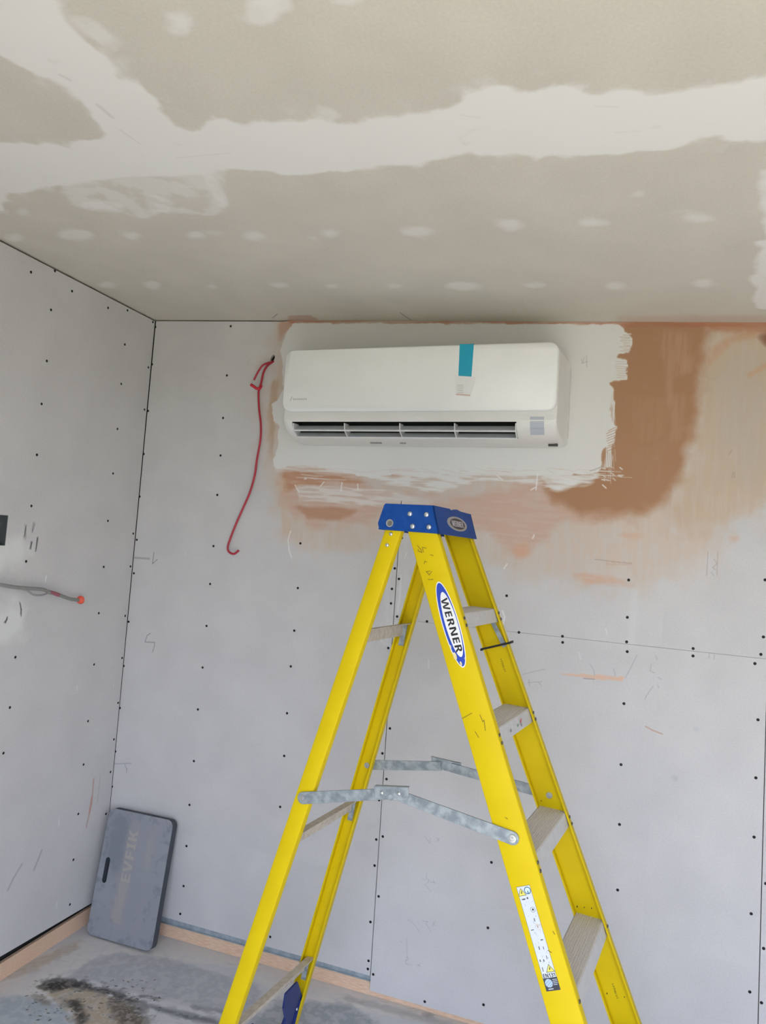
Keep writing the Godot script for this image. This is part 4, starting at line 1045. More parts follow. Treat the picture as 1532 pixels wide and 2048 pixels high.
func paint_floor(cv: Canvas) -> void:
	cv.paint([P([-0.245,0.654,-0.070,0.420,0.070,0.103,0.336,0.003,1.139,-0.026,1.755,-0.101,1.763,-0.022,1.177,0.081,0.864,0.128,0.646,0.053,0.502,0.090,0.370,0.176,0.217,0.255,0.208,0.487,-0.073,0.793])], c8(226,220,212), 0.75, 0.024, "grit", 1.20, 0.7, "grit", 0.45)
	cv.paint([P([0.161,0.266,0.211,0.166,0.389,0.112,0.598,0.112,0.783,0.120,0.865,0.278,0.483,0.334,0.246,0.342,0.168,0.398])], c8(166,168,174), 0.7, 0.024, "grit", 1.20, 0.7, "grit", 0.45)
	cv.paint([P([0.876,0.153,1.101,0.072,1.227,0.123,0.987,0.379,0.832,0.350])], c8(148,154,160), 0.8, 0.024, "grit", 1.20, 0.7, "grit", 0.45)
	cv.paint([P([-0.045,0.643,0.105,0.509,0.268,0.487,0.393,0.565,0.160,0.825])], c8(172,182,190), 0.9, 0.024, "grit", 0.90, 0.7, "grit", 0.45)
	cv.paint([P([0.117,0.456,0.163,0.391,0.275,0.377,0.450,0.396,0.539,0.439,0.637,0.548,0.454,0.637,0.347,0.533,0.222,0.480])], c8(178,162,138), 0.9, 0.024, "grit", 1.20, 0.7, "grit", 0.45)
	cv.paint([P([0.111,0.450,0.127,0.387,0.217,0.357,0.380,0.355,0.459,0.356,0.455,0.376,0.322,0.384,0.231,0.399,0.179,0.456])], c8(44,42,42), 0.9, 0.024, "grit", 1.35, 0.7, "grit", 0.45)
	cv.paint([P([0.240,0.456,0.292,0.445,0.381,0.516,0.416,0.580,0.330,0.514])], c8(50,48,46), 0.9, 0.024, "grit", 1.35, 0.7, "grit", 0.45)
	cv.paint([P([0.345,0.388,0.477,0.353,0.568,0.452,0.570,0.531,0.456,0.479])], c8(58,54,50), 0.6, 0.024, "grit", 1.50, 0.7, "grit", 0.45)
	cv.paint([P([0.123,0.484,0.175,0.474,0.240,0.501,0.199,0.522])], c8(120,108,92), 0.7, 0.024, "grit", 1.35, 0.7, "grit", 0.45)
	cv.paint([P([0.471,0.371,0.680,0.341,0.785,0.332,0.798,0.353,0.665,0.377,0.501,0.386])], c8(86,90,96), 0.8, 0.024, "grit", 0.90, 0.7, "grit", 0.45)
	cv.paint([P([0.623,0.310,0.774,0.280,0.783,0.296,0.634,0.328])], c8(92,96,100), 0.7, 0.024, "grit", 0.90, 0.7, "grit", 0.45)
	cv.paint([P([0.529,0.315,0.554,0.308,0.594,0.310,0.594,0.325,0.559,0.330,0.554,0.351])], c8(214,210,208), 0.85, 0.024, "grit", 1.05, 0.7, "grit", 0.45)
	cv.paint([P([0.475,0.323,0.514,0.316,0.527,0.340,0.494,0.344])], c8(78,74,72), 0.8, 0.024, "grit", 1.05, 0.7, "grit", 0.45)
	cv.paint([P([1.338,0.001,1.380,-0.011,1.383,0.017,1.354,0.026])], c8(150,146,142), 0.8, 0.024, "grit", 0.75, 0.7, "grit", 0.45)
	cv.paint([P([1.065,0.027,1.437,0.011,1.573,0.016,1.544,0.041,1.411,0.044,1.058,0.056])], c8(150,148,146), 0.6, 0.024, "grit", 0.90, 0.7, "grit", 0.45)
	cv.paint([P([-0.047,0.442,0.010,0.271,0.045,0.156,0.080,0.197,0.040,0.397,-0.003,0.485])], c8(176,156,132), 0.5, 0.024, "grit", 1.20, 0.7, "grit", 0.45)
	cv.stroke(P([0.335,0.468,0.339,0.467]), 0.0031, c8(222,218,214), 0.43)
	cv.stroke(P([0.370,0.472,0.372,0.470]), 0.0015, c8(222,218,214), 0.59)
	cv.stroke(P([0.514,0.402,0.523,0.403]), 0.0033, c8(190,178,160), 0.63)
	cv.stroke(P([0.118,0.406,0.116,0.401]), 0.0041, c8(190,178,160), 0.62)
	cv.stroke(P([0.419,0.355,0.426,0.352]), 0.0032, c8(190,178,160), 0.57)
	cv.stroke(P([0.397,0.407,0.401,0.405]), 0.0043, c8(52,50,48), 0.39)
	cv.stroke(P([0.297,0.545,0.297,0.540]), 0.0037, c8(190,178,160), 0.53)
	cv.stroke(P([0.456,0.355,0.460,0.348]), 0.0017, c8(52,50,48), 0.76)
	cv.stroke(P([0.413,0.550,0.417,0.549]), 0.0017, c8(190,178,160), 0.65)
	cv.stroke(P([0.246,0.437,0.255,0.436]), 0.0014, c8(52,50,48), 0.46)
	cv.stroke(P([0.105,0.427,0.111,0.427]), 0.0017, c8(222,218,214), 0.58)
	cv.stroke(P([0.570,0.413,0.573,0.408]), 0.0025, c8(190,178,160), 0.45)
	cv.stroke(P([0.339,0.583,0.347,0.585]), 0.0011, c8(222,218,214), 0.43)
	cv.stroke(P([0.549,0.375,0.554,0.378]), 0.0017, c8(190,178,160), 0.47)
	cv.stroke(P([0.418,0.357,0.419,0.351]), 0.0017, c8(52,50,48), 0.64)
	cv.stroke(P([0.136,0.510,0.143,0.512]), 0.0027, c8(190,178,160), 0.61)
	cv.stroke(P([0.429,0.304,0.431,0.300]), 0.0031, c8(52,50,48), 0.68)
	cv.stroke(P([0.238,0.537,0.244,0.539]), 0.0041, c8(190,178,160), 0.62)
	cv.stroke(P([0.239,0.374,0.242,0.370]), 0.0036, c8(52,50,48), 0.53)
	cv.stroke(P([0.382,0.544,0.383,0.540]), 0.0035, c8(190,178,160), 0.38)
	cv.stroke(P([0.252,0.510,0.253,0.504]), 0.0017, c8(222,218,214), 0.76)
	cv.stroke(P([0.362,0.300,0.363,0.294]), 0.0016, c8(190,178,160), 0.52)
	cv.stroke(P([0.304,0.351,0.305,0.349]), 0.0022, c8(52,50,48), 0.68)
	cv.stroke(P([0.426,0.534,0.425,0.530]), 0.0042, c8(190,178,160), 0.67)
	cv.stroke(P([0.440,0.245,0.439,0.240]), 0.0021, c8(190,178,160), 0.41)
	cv.stroke(P([0.173,0.517,0.182,0.518]), 0.0036, c8(52,50,48), 0.67)
	cv.stroke(P([0.521,0.479,0.522,0.478]), 0.0013, c8(52,50,48), 0.74)
	cv.stroke(P([0.434,0.251,0.440,0.250]), 0.0023, c8(190,178,160), 0.61)
	cv.stroke(P([0.308,0.331,0.309,0.328]), 0.0025, c8(190,178,160), 0.50)
	cv.stroke(P([0.540,0.407,0.546,0.408]), 0.0013, c8(190,178,160), 0.69)
	cv.stroke(P([0.186,0.555,0.191,0.558]), 0.0014, c8(190,178,160), 0.70)
	cv.stroke(P([0.401,0.414,0.403,0.409]), 0.0031, c8(52,50,48), 0.58)
	cv.stroke(P([0.413,0.363,0.415,0.359]), 0.0024, c8(190,178,160), 0.46)
	cv.stroke(P([0.444,0.485,0.453,0.485]), 0.0023, c8(222,218,214), 0.61)
	cv.stroke(P([0.204,0.402,0.211,0.404]), 0.0011, c8(190,178,160), 0.38)
	cv.stroke(P([0.576,0.425,0.579,0.422]), 0.0017, c8(52,50,48), 0.54)
	cv.stroke(P([0.390,0.422,0.397,0.422]), 0.0032, c8(52,50,48), 0.49)
	cv.stroke(P([0.431,0.334,0.434,0.335]), 0.0030, c8(190,178,160), 0.49)
	cv.stroke(P([0.370,0.279,0.372,0.274]), 0.0037, c8(52,50,48), 0.47)
	cv.stroke(P([0.497,0.457,0.497,0.453]), 0.0029, c8(190,178,160), 0.64)
	cv.stroke(P([0.213,0.379,0.216,0.377]), 0.0016, c8(52,50,48), 0.35)
	cv.stroke(P([0.369,0.497,0.374,0.498]), 0.0029, c8(52,50,48), 0.78)
	cv.stroke(P([0.426,0.548,0.432,0.548]), 0.0042, c8(52,50,48), 0.39)
	cv.stroke(P([0.543,0.413,0.546,0.409]), 0.0041, c8(52,50,48), 0.35)
	cv.stroke(P([0.388,0.470,0.397,0.470]), 0.0026, c8(190,178,160), 0.64)
	cv.stroke(P([0.272,0.547,0.281,0.547]), 0.0014, c8(222,218,214), 0.46)
	cv.stroke(P([0.224,0.377,0.230,0.377]), 0.0021, c8(52,50,48), 0.76)
	cv.stroke(P([0.454,0.345,0.454,0.343]), 0.0025, c8(52,50,48), 0.47)
	cv.stroke(P([0.457,0.302,0.461,0.304]), 0.0016, c8(222,218,214), 0.50)
	cv.stroke(P([0.391,0.310,0.401,0.310]), 0.0028, c8(52,50,48), 0.66)
	cv.stroke(P([0.385,0.536,0.389,0.529]), 0.0018, c8(190,178,160), 0.59)
	cv.stroke(P([0.305,0.533,0.307,0.532]), 0.0042, c8(190,178,160), 0.47)
	cv.stroke(P([0.482,0.509,0.486,0.504]), 0.0040, c8(222,218,214), 0.79)
	cv.stroke(P([0.365,0.458,0.366,0.453]), 0.0010, c8(52,50,48), 0.52)
	cv.stroke(P([0.273,0.337,0.282,0.339]), 0.0014, c8(190,178,160), 0.39)
	cv.stroke(P([0.295,0.594,0.302,0.595]), 0.0042, c8(190,178,160), 0.47)
	cv.stroke(P([0.264,0.369,0.274,0.370]), 0.0042, c8(190,178,160), 0.59)
	cv.stroke(P([0.180,0.503,0.184,0.497]), 0.0037, c8(52,50,48), 0.36)
	cv.stroke(P([0.175,0.446,0.180,0.447]), 0.0019, c8(190,178,160), 0.57)
	cv.stroke(P([0.357,0.464,0.360,0.460]), 0.0017, c8(222,218,214), 0.59)
	cv.stroke(P([0.296,0.432,0.303,0.430]), 0.0029, c8(190,178,160), 0.74)
	cv.stroke(P([0.305,0.378,0.312,0.376]), 0.0040, c8(52,50,48), 0.45)
	cv.stroke(P([0.485,0.467,0.487,0.464]), 0.0042, c8(52,50,48), 0.45)
	cv.stroke(P([0.593,0.436,0.597,0.430]), 0.0013, c8(52,50,48), 0.52)
	cv.stroke(P([0.394,0.548,0.397,0.543]), 0.0024, c8(190,178,160), 0.66)
	cv.stroke(P([0.102,0.475,0.108,0.475]), 0.0023, c8(190,178,160), 0.67)
	cv.stroke(P([0.367,0.387,0.375,0.386]), 0.0027, c8(190,178,160), 0.36)
	cv.stroke(P([0.461,0.422,0.464,0.417]), 0.0014, c8(190,178,160), 0.43)
	cv.stroke(P([0.172,0.465,0.171,0.461]), 0.0043, c8(190,178,160), 0.56)
	cv.stroke(P([0.414,0.358,0.417,0.354]), 0.0017, c8(190,178,160), 0.52)
	cv.stroke(P([0.311,0.317,0.313,0.315]), 0.0036, c8(52,50,48), 0.53)
	cv.stroke(P([0.163,0.432,0.168,0.428]), 0.0013, c8(190,178,160), 0.73)
	cv.stroke(P([0.550,0.463,0.553,0.458]), 0.0030, c8(190,178,160), 0.50)
	cv.stroke(P([0.405,0.347,0.413,0.347]), 0.0039, c8(52,50,48), 0.53)
	cv.stroke(P([0.554,0.453,0.557,0.451]), 0.0016, c8(190,178,160), 0.44)
	cv.stroke(P([0.278,0.565,0.279,0.560]), 0.0022, c8(52,50,48), 0.64)
	cv.stroke(P([0.343,0.364,0.344,0.359]), 0.0024, c8(190,178,160), 0.43)
	cv.stroke(P([0.187,0.529,0.193,0.528]), 0.0037, c8(190,178,160), 0.79)
	cv.stroke(P([0.186,0.559,0.188,0.557]), 0.0028, c8(190,178,160), 0.69)
	cv.stroke(P([0.311,0.307,0.317,0.309]), 0.0029, c8(52,50,48), 0.58)
	cv.stroke(P([0.533,0.373,0.540,0.373]), 0.0013, c8(52,50,48), 0.62)
	cv.stroke(P([0.362,0.292,0.369,0.295]), 0.0040, c8(52,50,48), 0.59)
	cv.stroke(P([0.367,0.413,0.371,0.412]), 0.0031, c8(190,178,160), 0.51)
	cv.stroke(P([0.290,0.519,0.298,0.517]), 0.0036, c8(190,178,160), 0.36)
	cv.stroke(P([0.461,0.414,0.465,0.415]), 0.0024, c8(190,178,160), 0.75)
	cv.stroke(P([0.358,0.296,0.362,0.288]), 0.0042, c8(190,178,160), 0.54)
	cv.stroke(P([0.414,0.547,0.413,0.543]), 0.0038, c8(52,50,48), 0.76)
	cv.stroke(P([0.292,0.603,0.294,0.598]), 0.0032, c8(52,50,48), 0.56)
	cv.stroke(P([0.143,0.405,0.145,0.403]), 0.0015, c8(190,178,160), 0.54)
	cv.stroke(P([0.405,0.457,0.411,0.458]), 0.0029, c8(190,178,160), 0.80)
	cv.stroke(P([0.553,0.412,0.557,0.410]), 0.0021, c8(52,50,48), 0.58)
	cv.stroke(P([0.437,0.330,0.443,0.327]), 0.0031, c8(190,178,160), 0.63)
	cv.stroke(P([0.386,0.328,0.391,0.327]), 0.0017, c8(52,50,48), 0.66)
	cv.stroke(P([0.303,0.310,0.308,0.309]), 0.0014, c8(52,50,48), 0.59)
	cv.stroke(P([0.100,0.439,0.100,0.435]), 0.0044, c8(190,178,160), 0.57)
	cv.stroke(P([0.258,0.440,0.266,0.440]), 0.0013, c8(190,178,160), 0.40)
	cv.stroke(P([0.481,0.415,0.486,0.412]), 0.0036, c8(222,218,214), 0.53)
	cv.stroke(P([0.144,0.438,0.149,0.433]), 0.0029, c8(222,218,214), 0.69)
	cv.stroke(P([0.492,0.350,0.497,0.348]), 0.0021, c8(52,50,48), 0.59)
	cv.stroke(P([0.329,0.474,0.333,0.470]), 0.0037, c8(222,218,214), 0.38)
	cv.stroke(P([0.265,0.533,0.270,0.531]), 0.0037, c8(52,50,48), 0.50)
	cv.stroke(P([0.442,0.309,0.447,0.305]), 0.0014, c8(190,178,160), 0.67)
	cv.stroke(P([0.439,0.520,0.445,0.516]), 0.0038, c8(190,178,160), 0.49)
	cv.stroke(P([0.255,0.460,0.260,0.455]), 0.0023, c8(190,178,160), 0.51)
	cv.stroke(P([0.272,0.450,0.280,0.449]), 0.0023, c8(190,178,160), 0.53)
	cv.stroke(P([0.230,0.530,0.234,0.531]), 0.0041, c8(52,50,48), 0.48)
	cv.stroke(P([0.167,0.539,0.167,0.536]), 0.0011, c8(190,178,160), 0.73)
	cv.stroke(P([0.328,0.479,0.331,0.472]), 0.0013, c8(52,50,48), 0.68)
	cv.stroke(P([0.425,0.274,0.428,0.267]), 0.0039, c8(190,178,160), 0.54)
	cv.stroke(P([0.422,0.404,0.425,0.402]), 0.0022, c8(190,178,160), 0.71)
	cv.stroke(P([0.211,0.399,0.217,0.399]), 0.0035, c8(190,178,160), 0.76)
	cv.stroke(P([0.366,0.530,0.366,0.525]), 0.0023, c8(190,178,160), 0.39)
	cv.stroke(P([0.337,0.462,0.343,0.462]), 0.0038, c8(52,50,48), 0.54)
	cv.stroke(P([0.247,0.384,0.250,0.384]), 0.0034, c8(190,178,160), 0.49)
	cv.stroke(P([0.306,0.474,0.310,0.467]), 0.0021, c8(52,50,48), 0.40)
	cv.stroke(P([0.445,0.477,0.453,0.476]), 0.0011, c8(52,50,48), 0.57)
	cv.stroke(P([0.426,0.347,0.426,0.344]), 0.0018, c8(52,50,48), 0.67)
	cv.stroke(P([0.330,0.367,0.336,0.363]), 0.0042, c8(52,50,48), 0.77)
	cv.stroke(P([0.464,0.514,0.466,0.511]), 0.0041, c8(190,178,160), 0.76)
	cv.stroke(P([0.292,0.486,0.294,0.482]), 0.0012, c8(52,50,48), 0.78)
	cv.stroke(P([0.439,0.364,0.446,0.363]), 0.0038, c8(190,178,160), 0.38)
	cv.stroke(P([0.566,0.450,0.569,0.447]), 0.0038, c8(222,218,214), 0.67)
	cv.stroke(P([0.322,0.350,0.325,0.344]), 0.0042, c8(52,50,48), 0.71)
	cv.stroke(P([0.249,0.564,0.252,0.563]), 0.0015, c8(190,178,160), 0.70)
	cv.stroke(P([0.216,0.602,0.216,0.599]), 0.0022, c8(222,218,214), 0.63)
	cv.stroke(P([0.419,0.522,0.426,0.523]), 0.0031, c8(190,178,160), 0.74)
	cv.stroke(P([0.320,0.542,0.324,0.543]), 0.0037, c8(190,178,160), 0.55)
	cv.stroke(P([0.152,0.515,0.157,0.517]), 0.0021, c8(190,178,160), 0.49)
	cv.stroke(P([0.146,0.486,0.148,0.480]), 0.0013, c8(190,178,160), 0.41)
	cv.stroke(P([0.436,0.453,0.445,0.452]), 0.0033, c8(190,178,160), 0.36)
	cv.stroke(P([0.334,0.513,0.334,0.509]), 0.0037, c8(52,50,48), 0.74)
	cv.stroke(P([0.510,0.429,0.513,0.429]), 0.0043, c8(190,178,160), 0.69)
	cv.stroke(P([0.556,0.416,0.560,0.412]), 0.0017, c8(190,178,160), 0.68)
	cv.stroke(P([0.356,0.568,0.361,0.567]), 0.0026, c8(190,178,160), 0.52)
	cv.stroke(P([0.216,0.546,0.223,0.545]), 0.0016, c8(52,50,48), 0.53)
	cv.stroke(P([0.487,0.403,0.486,0.398]), 0.0045, c8(52,50,48), 0.55)
	cv.stroke(P([0.419,0.360,0.423,0.358]), 0.0033, c8(222,218,214), 0.70)
	cv.stroke(P([0.446,0.360,0.454,0.358]), 0.0035, c8(52,50,48), 0.63)
	cv.stroke(P([0.325,0.540,0.331,0.538]), 0.0011, c8(52,50,48), 0.50)
	cv.stroke(P([0.310,0.508,0.313,0.503]), 0.0022, c8(52,50,48), 0.48)
	cv.stroke(P([0.233,0.564,0.242,0.564]), 0.0029, c8(52,50,48), 0.51)
	cv.stroke(P([0.277,0.367,0.283,0.370]), 0.0045, c8(190,178,160), 0.67)
	cv.stroke(P([0.521,0.379,0.524,0.374]), 0.0013, c8(52,50,48), 0.46)
	cv.stroke(P([0.405,0.474,0.410,0.476]), 0.0019, c8(52,50,48), 0.75)
	cv.stroke(P([0.365,0.503,0.371,0.501]), 0.0030, c8(52,50,48), 0.60)
	cv.stroke(P([0.327,0.573,0.327,0.568]), 0.0043, c8(222,218,214), 0.35)
	cv.stroke(P([0.390,0.382,0.397,0.382]), 0.0016, c8(222,218,214), 0.60)
	cv.stroke(P([0.090,0.426,0.099,0.427]), 0.0045, c8(52,50,48), 0.41)
	cv.stroke(P([0.497,0.472,0.502,0.471]), 0.0037, c8(190,178,160), 0.42)
	cv.stroke(P([0.221,0.360,0.226,0.358]), 0.0016, c8(190,178,160), 0.58)
	cv.stroke(P([0.266,0.505,0.270,0.507]), 0.0035, c8(52,50,48), 0.70)
	cv.stroke(P([0.306,0.465,0.309,0.462]), 0.0032, c8(52,50,48), 0.66)
	cv.stroke(P([0.482,0.452,0.488,0.448]), 0.0042, c8(190,178,160), 0.66)
	cv.stroke(P([0.401,0.297,0.408,0.293]), 0.0028, c8(52,50,48), 0.54)
	cv.stroke(P([0.468,0.329,0.472,0.328]), 0.0025, c8(52,50,48), 0.52)
	cv.stroke(P([0.327,0.539,0.331,0.534]), 0.0040, c8(190,178,160), 0.46)
	cv.stroke(P([0.559,0.476,0.564,0.474]), 0.0018, c8(190,178,160), 0.49)
	cv.stroke(P([0.254,0.409,0.263,0.408]), 0.0041, c8(52,50,48), 0.52)
	cv.stroke(P([0.371,0.452,0.376,0.452]), 0.0030, c8(52,50,48), 0.76)
	cv.stroke(P([0.246,0.580,0.253,0.577]), 0.0026, c8(52,50,48), 0.48)
	cv.stroke(P([0.345,0.294,0.350,0.296]), 0.0039, c8(52,50,48), 0.53)
	cv.stroke(P([0.304,0.492,0.307,0.490]), 0.0021, c8(52,50,48), 0.50)
	cv.stroke(P([0.260,0.569,0.261,0.564]), 0.0020, c8(222,218,214), 0.77)
	cv.stroke(P([0.444,0.301,0.453,0.301]), 0.0011, c8(222,218,214), 0.64)
	cv.stroke(P([0.428,0.422,0.431,0.417]), 0.0041, c8(190,178,160), 0.37)
	cv.stroke(P([0.237,0.565,0.242,0.560]), 0.0025, c8(52,50,48), 0.75)
	cv.stroke(P([0.360,0.569,0.361,0.564]), 0.0018, c8(222,218,214), 0.49)
	cv.stroke(P([0.370,0.338,0.376,0.335]), 0.0020, c8(52,50,48), 0.47)
	cv.stroke(P([0.463,0.394,0.466,0.390]), 0.0021, c8(52,50,48), 0.77)
	cv.stroke(P([0.367,0.365,0.372,0.362]), 0.0013, c8(190,178,160), 0.76)
	cv.stroke(P([0.258,0.606,0.261,0.602]), 0.0019, c8(52,50,48), 0.71)
	cv.stroke(P([0.146,0.479,0.146,0.475]), 0.0036, c8(222,218,214), 0.36)
	cv.stroke(P([0.393,0.312,0.401,0.313]), 0.0030, c8(52,50,48), 0.35)
	cv.stroke(P([0.418,0.269,0.424,0.268]), 0.0023, c8(52,50,48), 0.65)
	cv.stroke(P([0.454,0.397,0.461,0.395]), 0.0044, c8(190,178,160), 0.68)
	cv.stroke(P([0.371,0.461,0.374,0.461]), 0.0018, c8(222,218,214), 0.55)
	cv.stroke(P([0.493,0.456,0.497,0.452]), 0.0029, c8(222,218,214), 0.73)
	cv.stroke(P([0.340,0.374,0.346,0.374]), 0.0030, c8(52,50,48), 0.74)
	cv.stroke(P([0.155,0.432,0.162,0.433]), 0.0028, c8(52,50,48), 0.68)
	cv.stroke(P([0.398,0.269,0.406,0.266]), 0.0029, c8(52,50,48), 0.71)
	cv.stroke(P([0.176,0.420,0.181,0.420]), 0.0039, c8(52,50,48), 0.68)
	cv.stroke(P([0.493,0.450,0.497,0.452]), 0.0016, c8(190,178,160), 0.46)
	cv.stroke(P([0.250,0.549,0.254,0.546]), 0.0021, c8(222,218,214), 0.56)
	cv.stroke(P([0.452,0.453,0.456,0.454]), 0.0031, c8(52,50,48), 0.41)
	cv.stroke(P([0.440,0.405,0.441,0.404]), 0.0028, c8(52,50,48), 0.39)
	cv.stroke(P([0.359,0.430,0.367,0.428]), 0.0035, c8(52,50,48), 0.79)
	cv.stroke(P([0.350,0.380,0.352,0.376]), 0.0026, c8(52,50,48), 0.77)
	cv.stroke(P([0.261,0.438,0.262,0.433]), 0.0030, c8(190,178,160), 0.80)
	cv.stroke(P([0.445,0.416,0.454,0.417]), 0.0016, c8(222,218,214), 0.74)
	cv.stroke(P([0.462,0.297,0.466,0.292]), 0.0022, c8(190,178,160), 0.43)
	cv.stroke(P([0.301,0.363,0.305,0.362]), 0.0037, c8(52,50,48), 0.56)
	cv.stroke(P([0.361,0.475,0.365,0.470]), 0.0023, c8(52,50,48), 0.38)
	cv.stroke(P([0.392,0.380,0.397,0.378]), 0.0036, c8(52,50,48), 0.58)
	cv.stroke(P([0.394,0.466,0.396,0.463]), 0.0015, c8(52,50,48), 0.77)
	cv.stroke(P([0.337,0.527,0.340,0.522]), 0.0045, c8(190,178,160), 0.73)
	cv.stroke(P([0.385,0.529,0.390,0.529]), 0.0028, c8(190,178,160), 0.37)
	cv.stroke(P([0.254,0.410,0.257,0.409]), 0.0014, c8(52,50,48), 0.44)
	cv.stroke(P([0.305,0.459,0.309,0.460]), 0.0019, c8(190,178,160), 0.68)
	cv.stroke(P([0.344,0.336,0.350,0.333]), 0.0026, c8(52,50,48), 0.41)
	cv.stroke(P([0.323,0.412,0.325,0.409]), 0.0018, c8(52,50,48), 0.37)
	cv.stroke(P([0.189,0.562,0.193,0.563]), 0.0036, c8(190,178,160), 0.65)
	cv.stroke(P([0.246,0.597,0.252,0.596]), 0.0043, c8(190,178,160), 0.74)
	cv.stroke(P([0.267,0.524,0.270,0.518]), 0.0027, c8(52,50,48), 0.57)
	cv.stroke(P([0.472,0.315,0.473,0.310]), 0.0024, c8(190,178,160), 0.56)
	cv.stroke(P([0.248,0.543,0.254,0.542]), 0.0042, c8(52,50,48), 0.71)
	cv.stroke(P([0.290,0.398,0.296,0.397]), 0.0011, c8(222,218,214), 0.53)
	cv.stroke(P([0.208,0.376,0.211,0.373]), 0.0040, c8(190,178,160), 0.48)
	cv.stroke(P([0.489,0.487,0.489,0.485]), 0.0041, c8(52,50,48), 0.60)
	cv.stroke(P([0.284,0.526,0.288,0.522]), 0.0022, c8(52,50,48), 0.75)
	cv.stroke(P([0.206,0.575,0.213,0.574]), 0.0032, c8(52,50,48), 0.53)
	cv.stroke(P([0.270,0.414,0.273,0.412]), 0.0044, c8(222,218,214), 0.52)
	cv.stroke(P([0.489,0.429,0.491,0.426]), 0.0044, c8(52,50,48), 0.42)
	cv.stroke(P([0.175,0.447,0.178,0.446]), 0.0042, c8(190,178,160), 0.79)
	cv.stroke(P([0.166,0.549,0.171,0.547]), 0.0032, c8(222,218,214), 0.60)
	cv.stroke(P([0.543,0.483,0.543,0.478]), 0.0011, c8(52,50,48), 0.71)
	cv.stroke(P([0.213,0.480,0.223,0.479]), 0.0016, c8(52,50,48), 0.63)
	cv.stroke(P([0.350,0.462,0.353,0.459]), 0.0033, c8(52,50,48), 0.57)
	cv.stroke(P([0.375,0.389,0.377,0.388]), 0.0014, c8(190,178,160), 0.38)
	cv.stroke(P([0.101,0.443,0.108,0.445]), 0.0028, c8(190,178,160), 0.66)
	cv.stroke(P([0.194,0.557,0.196,0.550]), 0.0019, c8(190,178,160), 0.58)
	cv.stroke(P([0.438,0.366,0.442,0.363]), 0.0034, c8(190,178,160), 0.43)
	cv.stroke(P([0.429,0.311,0.436,0.309]), 0.0025, c8(190,178,160), 0.67)
	cv.stroke(P([0.445,0.493,0.445,0.489]), 0.0032, c8(222,218,214), 0.48)
	cv.stroke(P([0.478,0.516,0.485,0.517]), 0.0044, c8(190,178,160), 0.41)
	cv.stroke(P([0.400,0.394,0.405,0.390]), 0.0034, c8(190,178,160), 0.41)
	cv.stroke(P([0.303,0.608,0.303,0.606]), 0.0036, c8(222,218,214), 0.80)
	cv.stroke(P([0.167,0.483,0.176,0.482]), 0.0016, c8(52,50,48), 0.38)
	cv.stroke(P([0.383,0.534,0.385,0.532]), 0.0032, c8(190,178,160), 0.69)
	cv.stroke(P([0.509,0.330,0.511,0.326]), 0.0040, c8(190,178,160), 0.55)
	cv.stroke(P([0.480,0.396,0.486,0.392]), 0.0015, c8(52,50,48), 0.75)
	cv.stroke(P([0.269,0.504,0.272,0.500]), 0.0018, c8(52,50,48), 0.57)
	cv.stroke(P([0.247,0.420,0.246,0.415]), 0.0037, c8(52,50,48), 0.65)
	cv.stroke(P([0.125,0.506,0.129,0.500]), 0.0040, c8(52,50,48), 0.57)
	cv.stroke(P([0.364,0.526,0.366,0.521]), 0.0032, c8(190,178,160), 0.72)
	cv.stroke(P([0.190,0.426,0.200,0.428]), 0.0026, c8(52,50,48), 0.73)
	cv.stroke(P([0.372,0.331,0.379,0.327]), 0.0034, c8(52,50,48), 0.47)
	cv.stroke(P([0.175,0.547,0.176,0.541]), 0.0017, c8(52,50,48), 0.78)
	cv.stroke(P([0.165,0.544,0.171,0.545]), 0.0027, c8(222,218,214), 0.49)
	cv.stroke(P([0.383,0.476,0.388,0.469]), 0.0043, c8(222,218,214), 0.53)
	cv.stroke(P([0.378,0.352,0.380,0.352]), 0.0018, c8(190,178,160), 0.52)
	cv.stroke(P([0.321,0.504,0.329,0.502]), 0.0026, c8(222,218,214), 0.49)
	cv.stroke(P([0.209,0.558,0.210,0.556]), 0.0036, c8(190,178,160), 0.45)
	cv.stroke(P([0.443,0.411,0.445,0.408]), 0.0015, c8(190,178,160), 0.52)
	cv.stroke(P([0.129,0.403,0.132,0.400]), 0.0021, c8(190,178,160), 0.59)
	cv.stroke(P([0.467,0.292,0.472,0.293]), 0.0014, c8(52,50,48), 0.79)
	cv.stroke(P([0.395,0.553,0.401,0.554]), 0.0041, c8(52,50,48), 0.72)
	cv.stroke(P([0.160,0.505,0.169,0.504]), 0.0028, c8(52,50,48), 0.35)
	cv.stroke(P([0.457,0.438,0.460,0.438]), 0.0022, c8(190,178,160), 0.55)
	cv.stroke(P([0.412,0.389,0.416,0.383]), 0.0036, c8(190,178,160), 0.68)
	cv.stroke(P([0.313,0.452,0.314,0.448]), 0.0031, c8(222,218,214), 0.61)
	cv.stroke(P([0.262,0.339,0.264,0.335]), 0.0012, c8(190,178,160), 0.37)
	cv.stroke(P([0.283,0.487,0.292,0.486]), 0.0021, c8(52,50,48), 0.68)
	cv.stroke(P([0.515,0.331,0.523,0.330]), 0.0041, c8(222,218,214), 0.40)
	cv.stroke(P([0.301,0.589,0.310,0.588]), 0.0038, c8(222,218,214), 0.58)
	cv.stroke(P([0.460,0.249,0.461,0.247]), 0.0028, c8(222,218,214), 0.51)
	cv.stroke(P([0.137,0.396,0.138,0.393]), 0.0033, c8(190,178,160), 0.38)
	cv.stroke(P([0.412,0.496,0.416,0.490]), 0.0027, c8(190,178,160), 0.38)
	cv.stroke(P([0.558,0.477,0.561,0.471]), 0.0023, c8(52,50,48), 0.40)
	cv.stroke(P([0.139,0.502,0.140,0.499]), 0.0025, c8(222,218,214), 0.63)
	cv.stroke(P([0.202,0.570,0.205,0.564]), 0.0045, c8(190,178,160), 0.44)
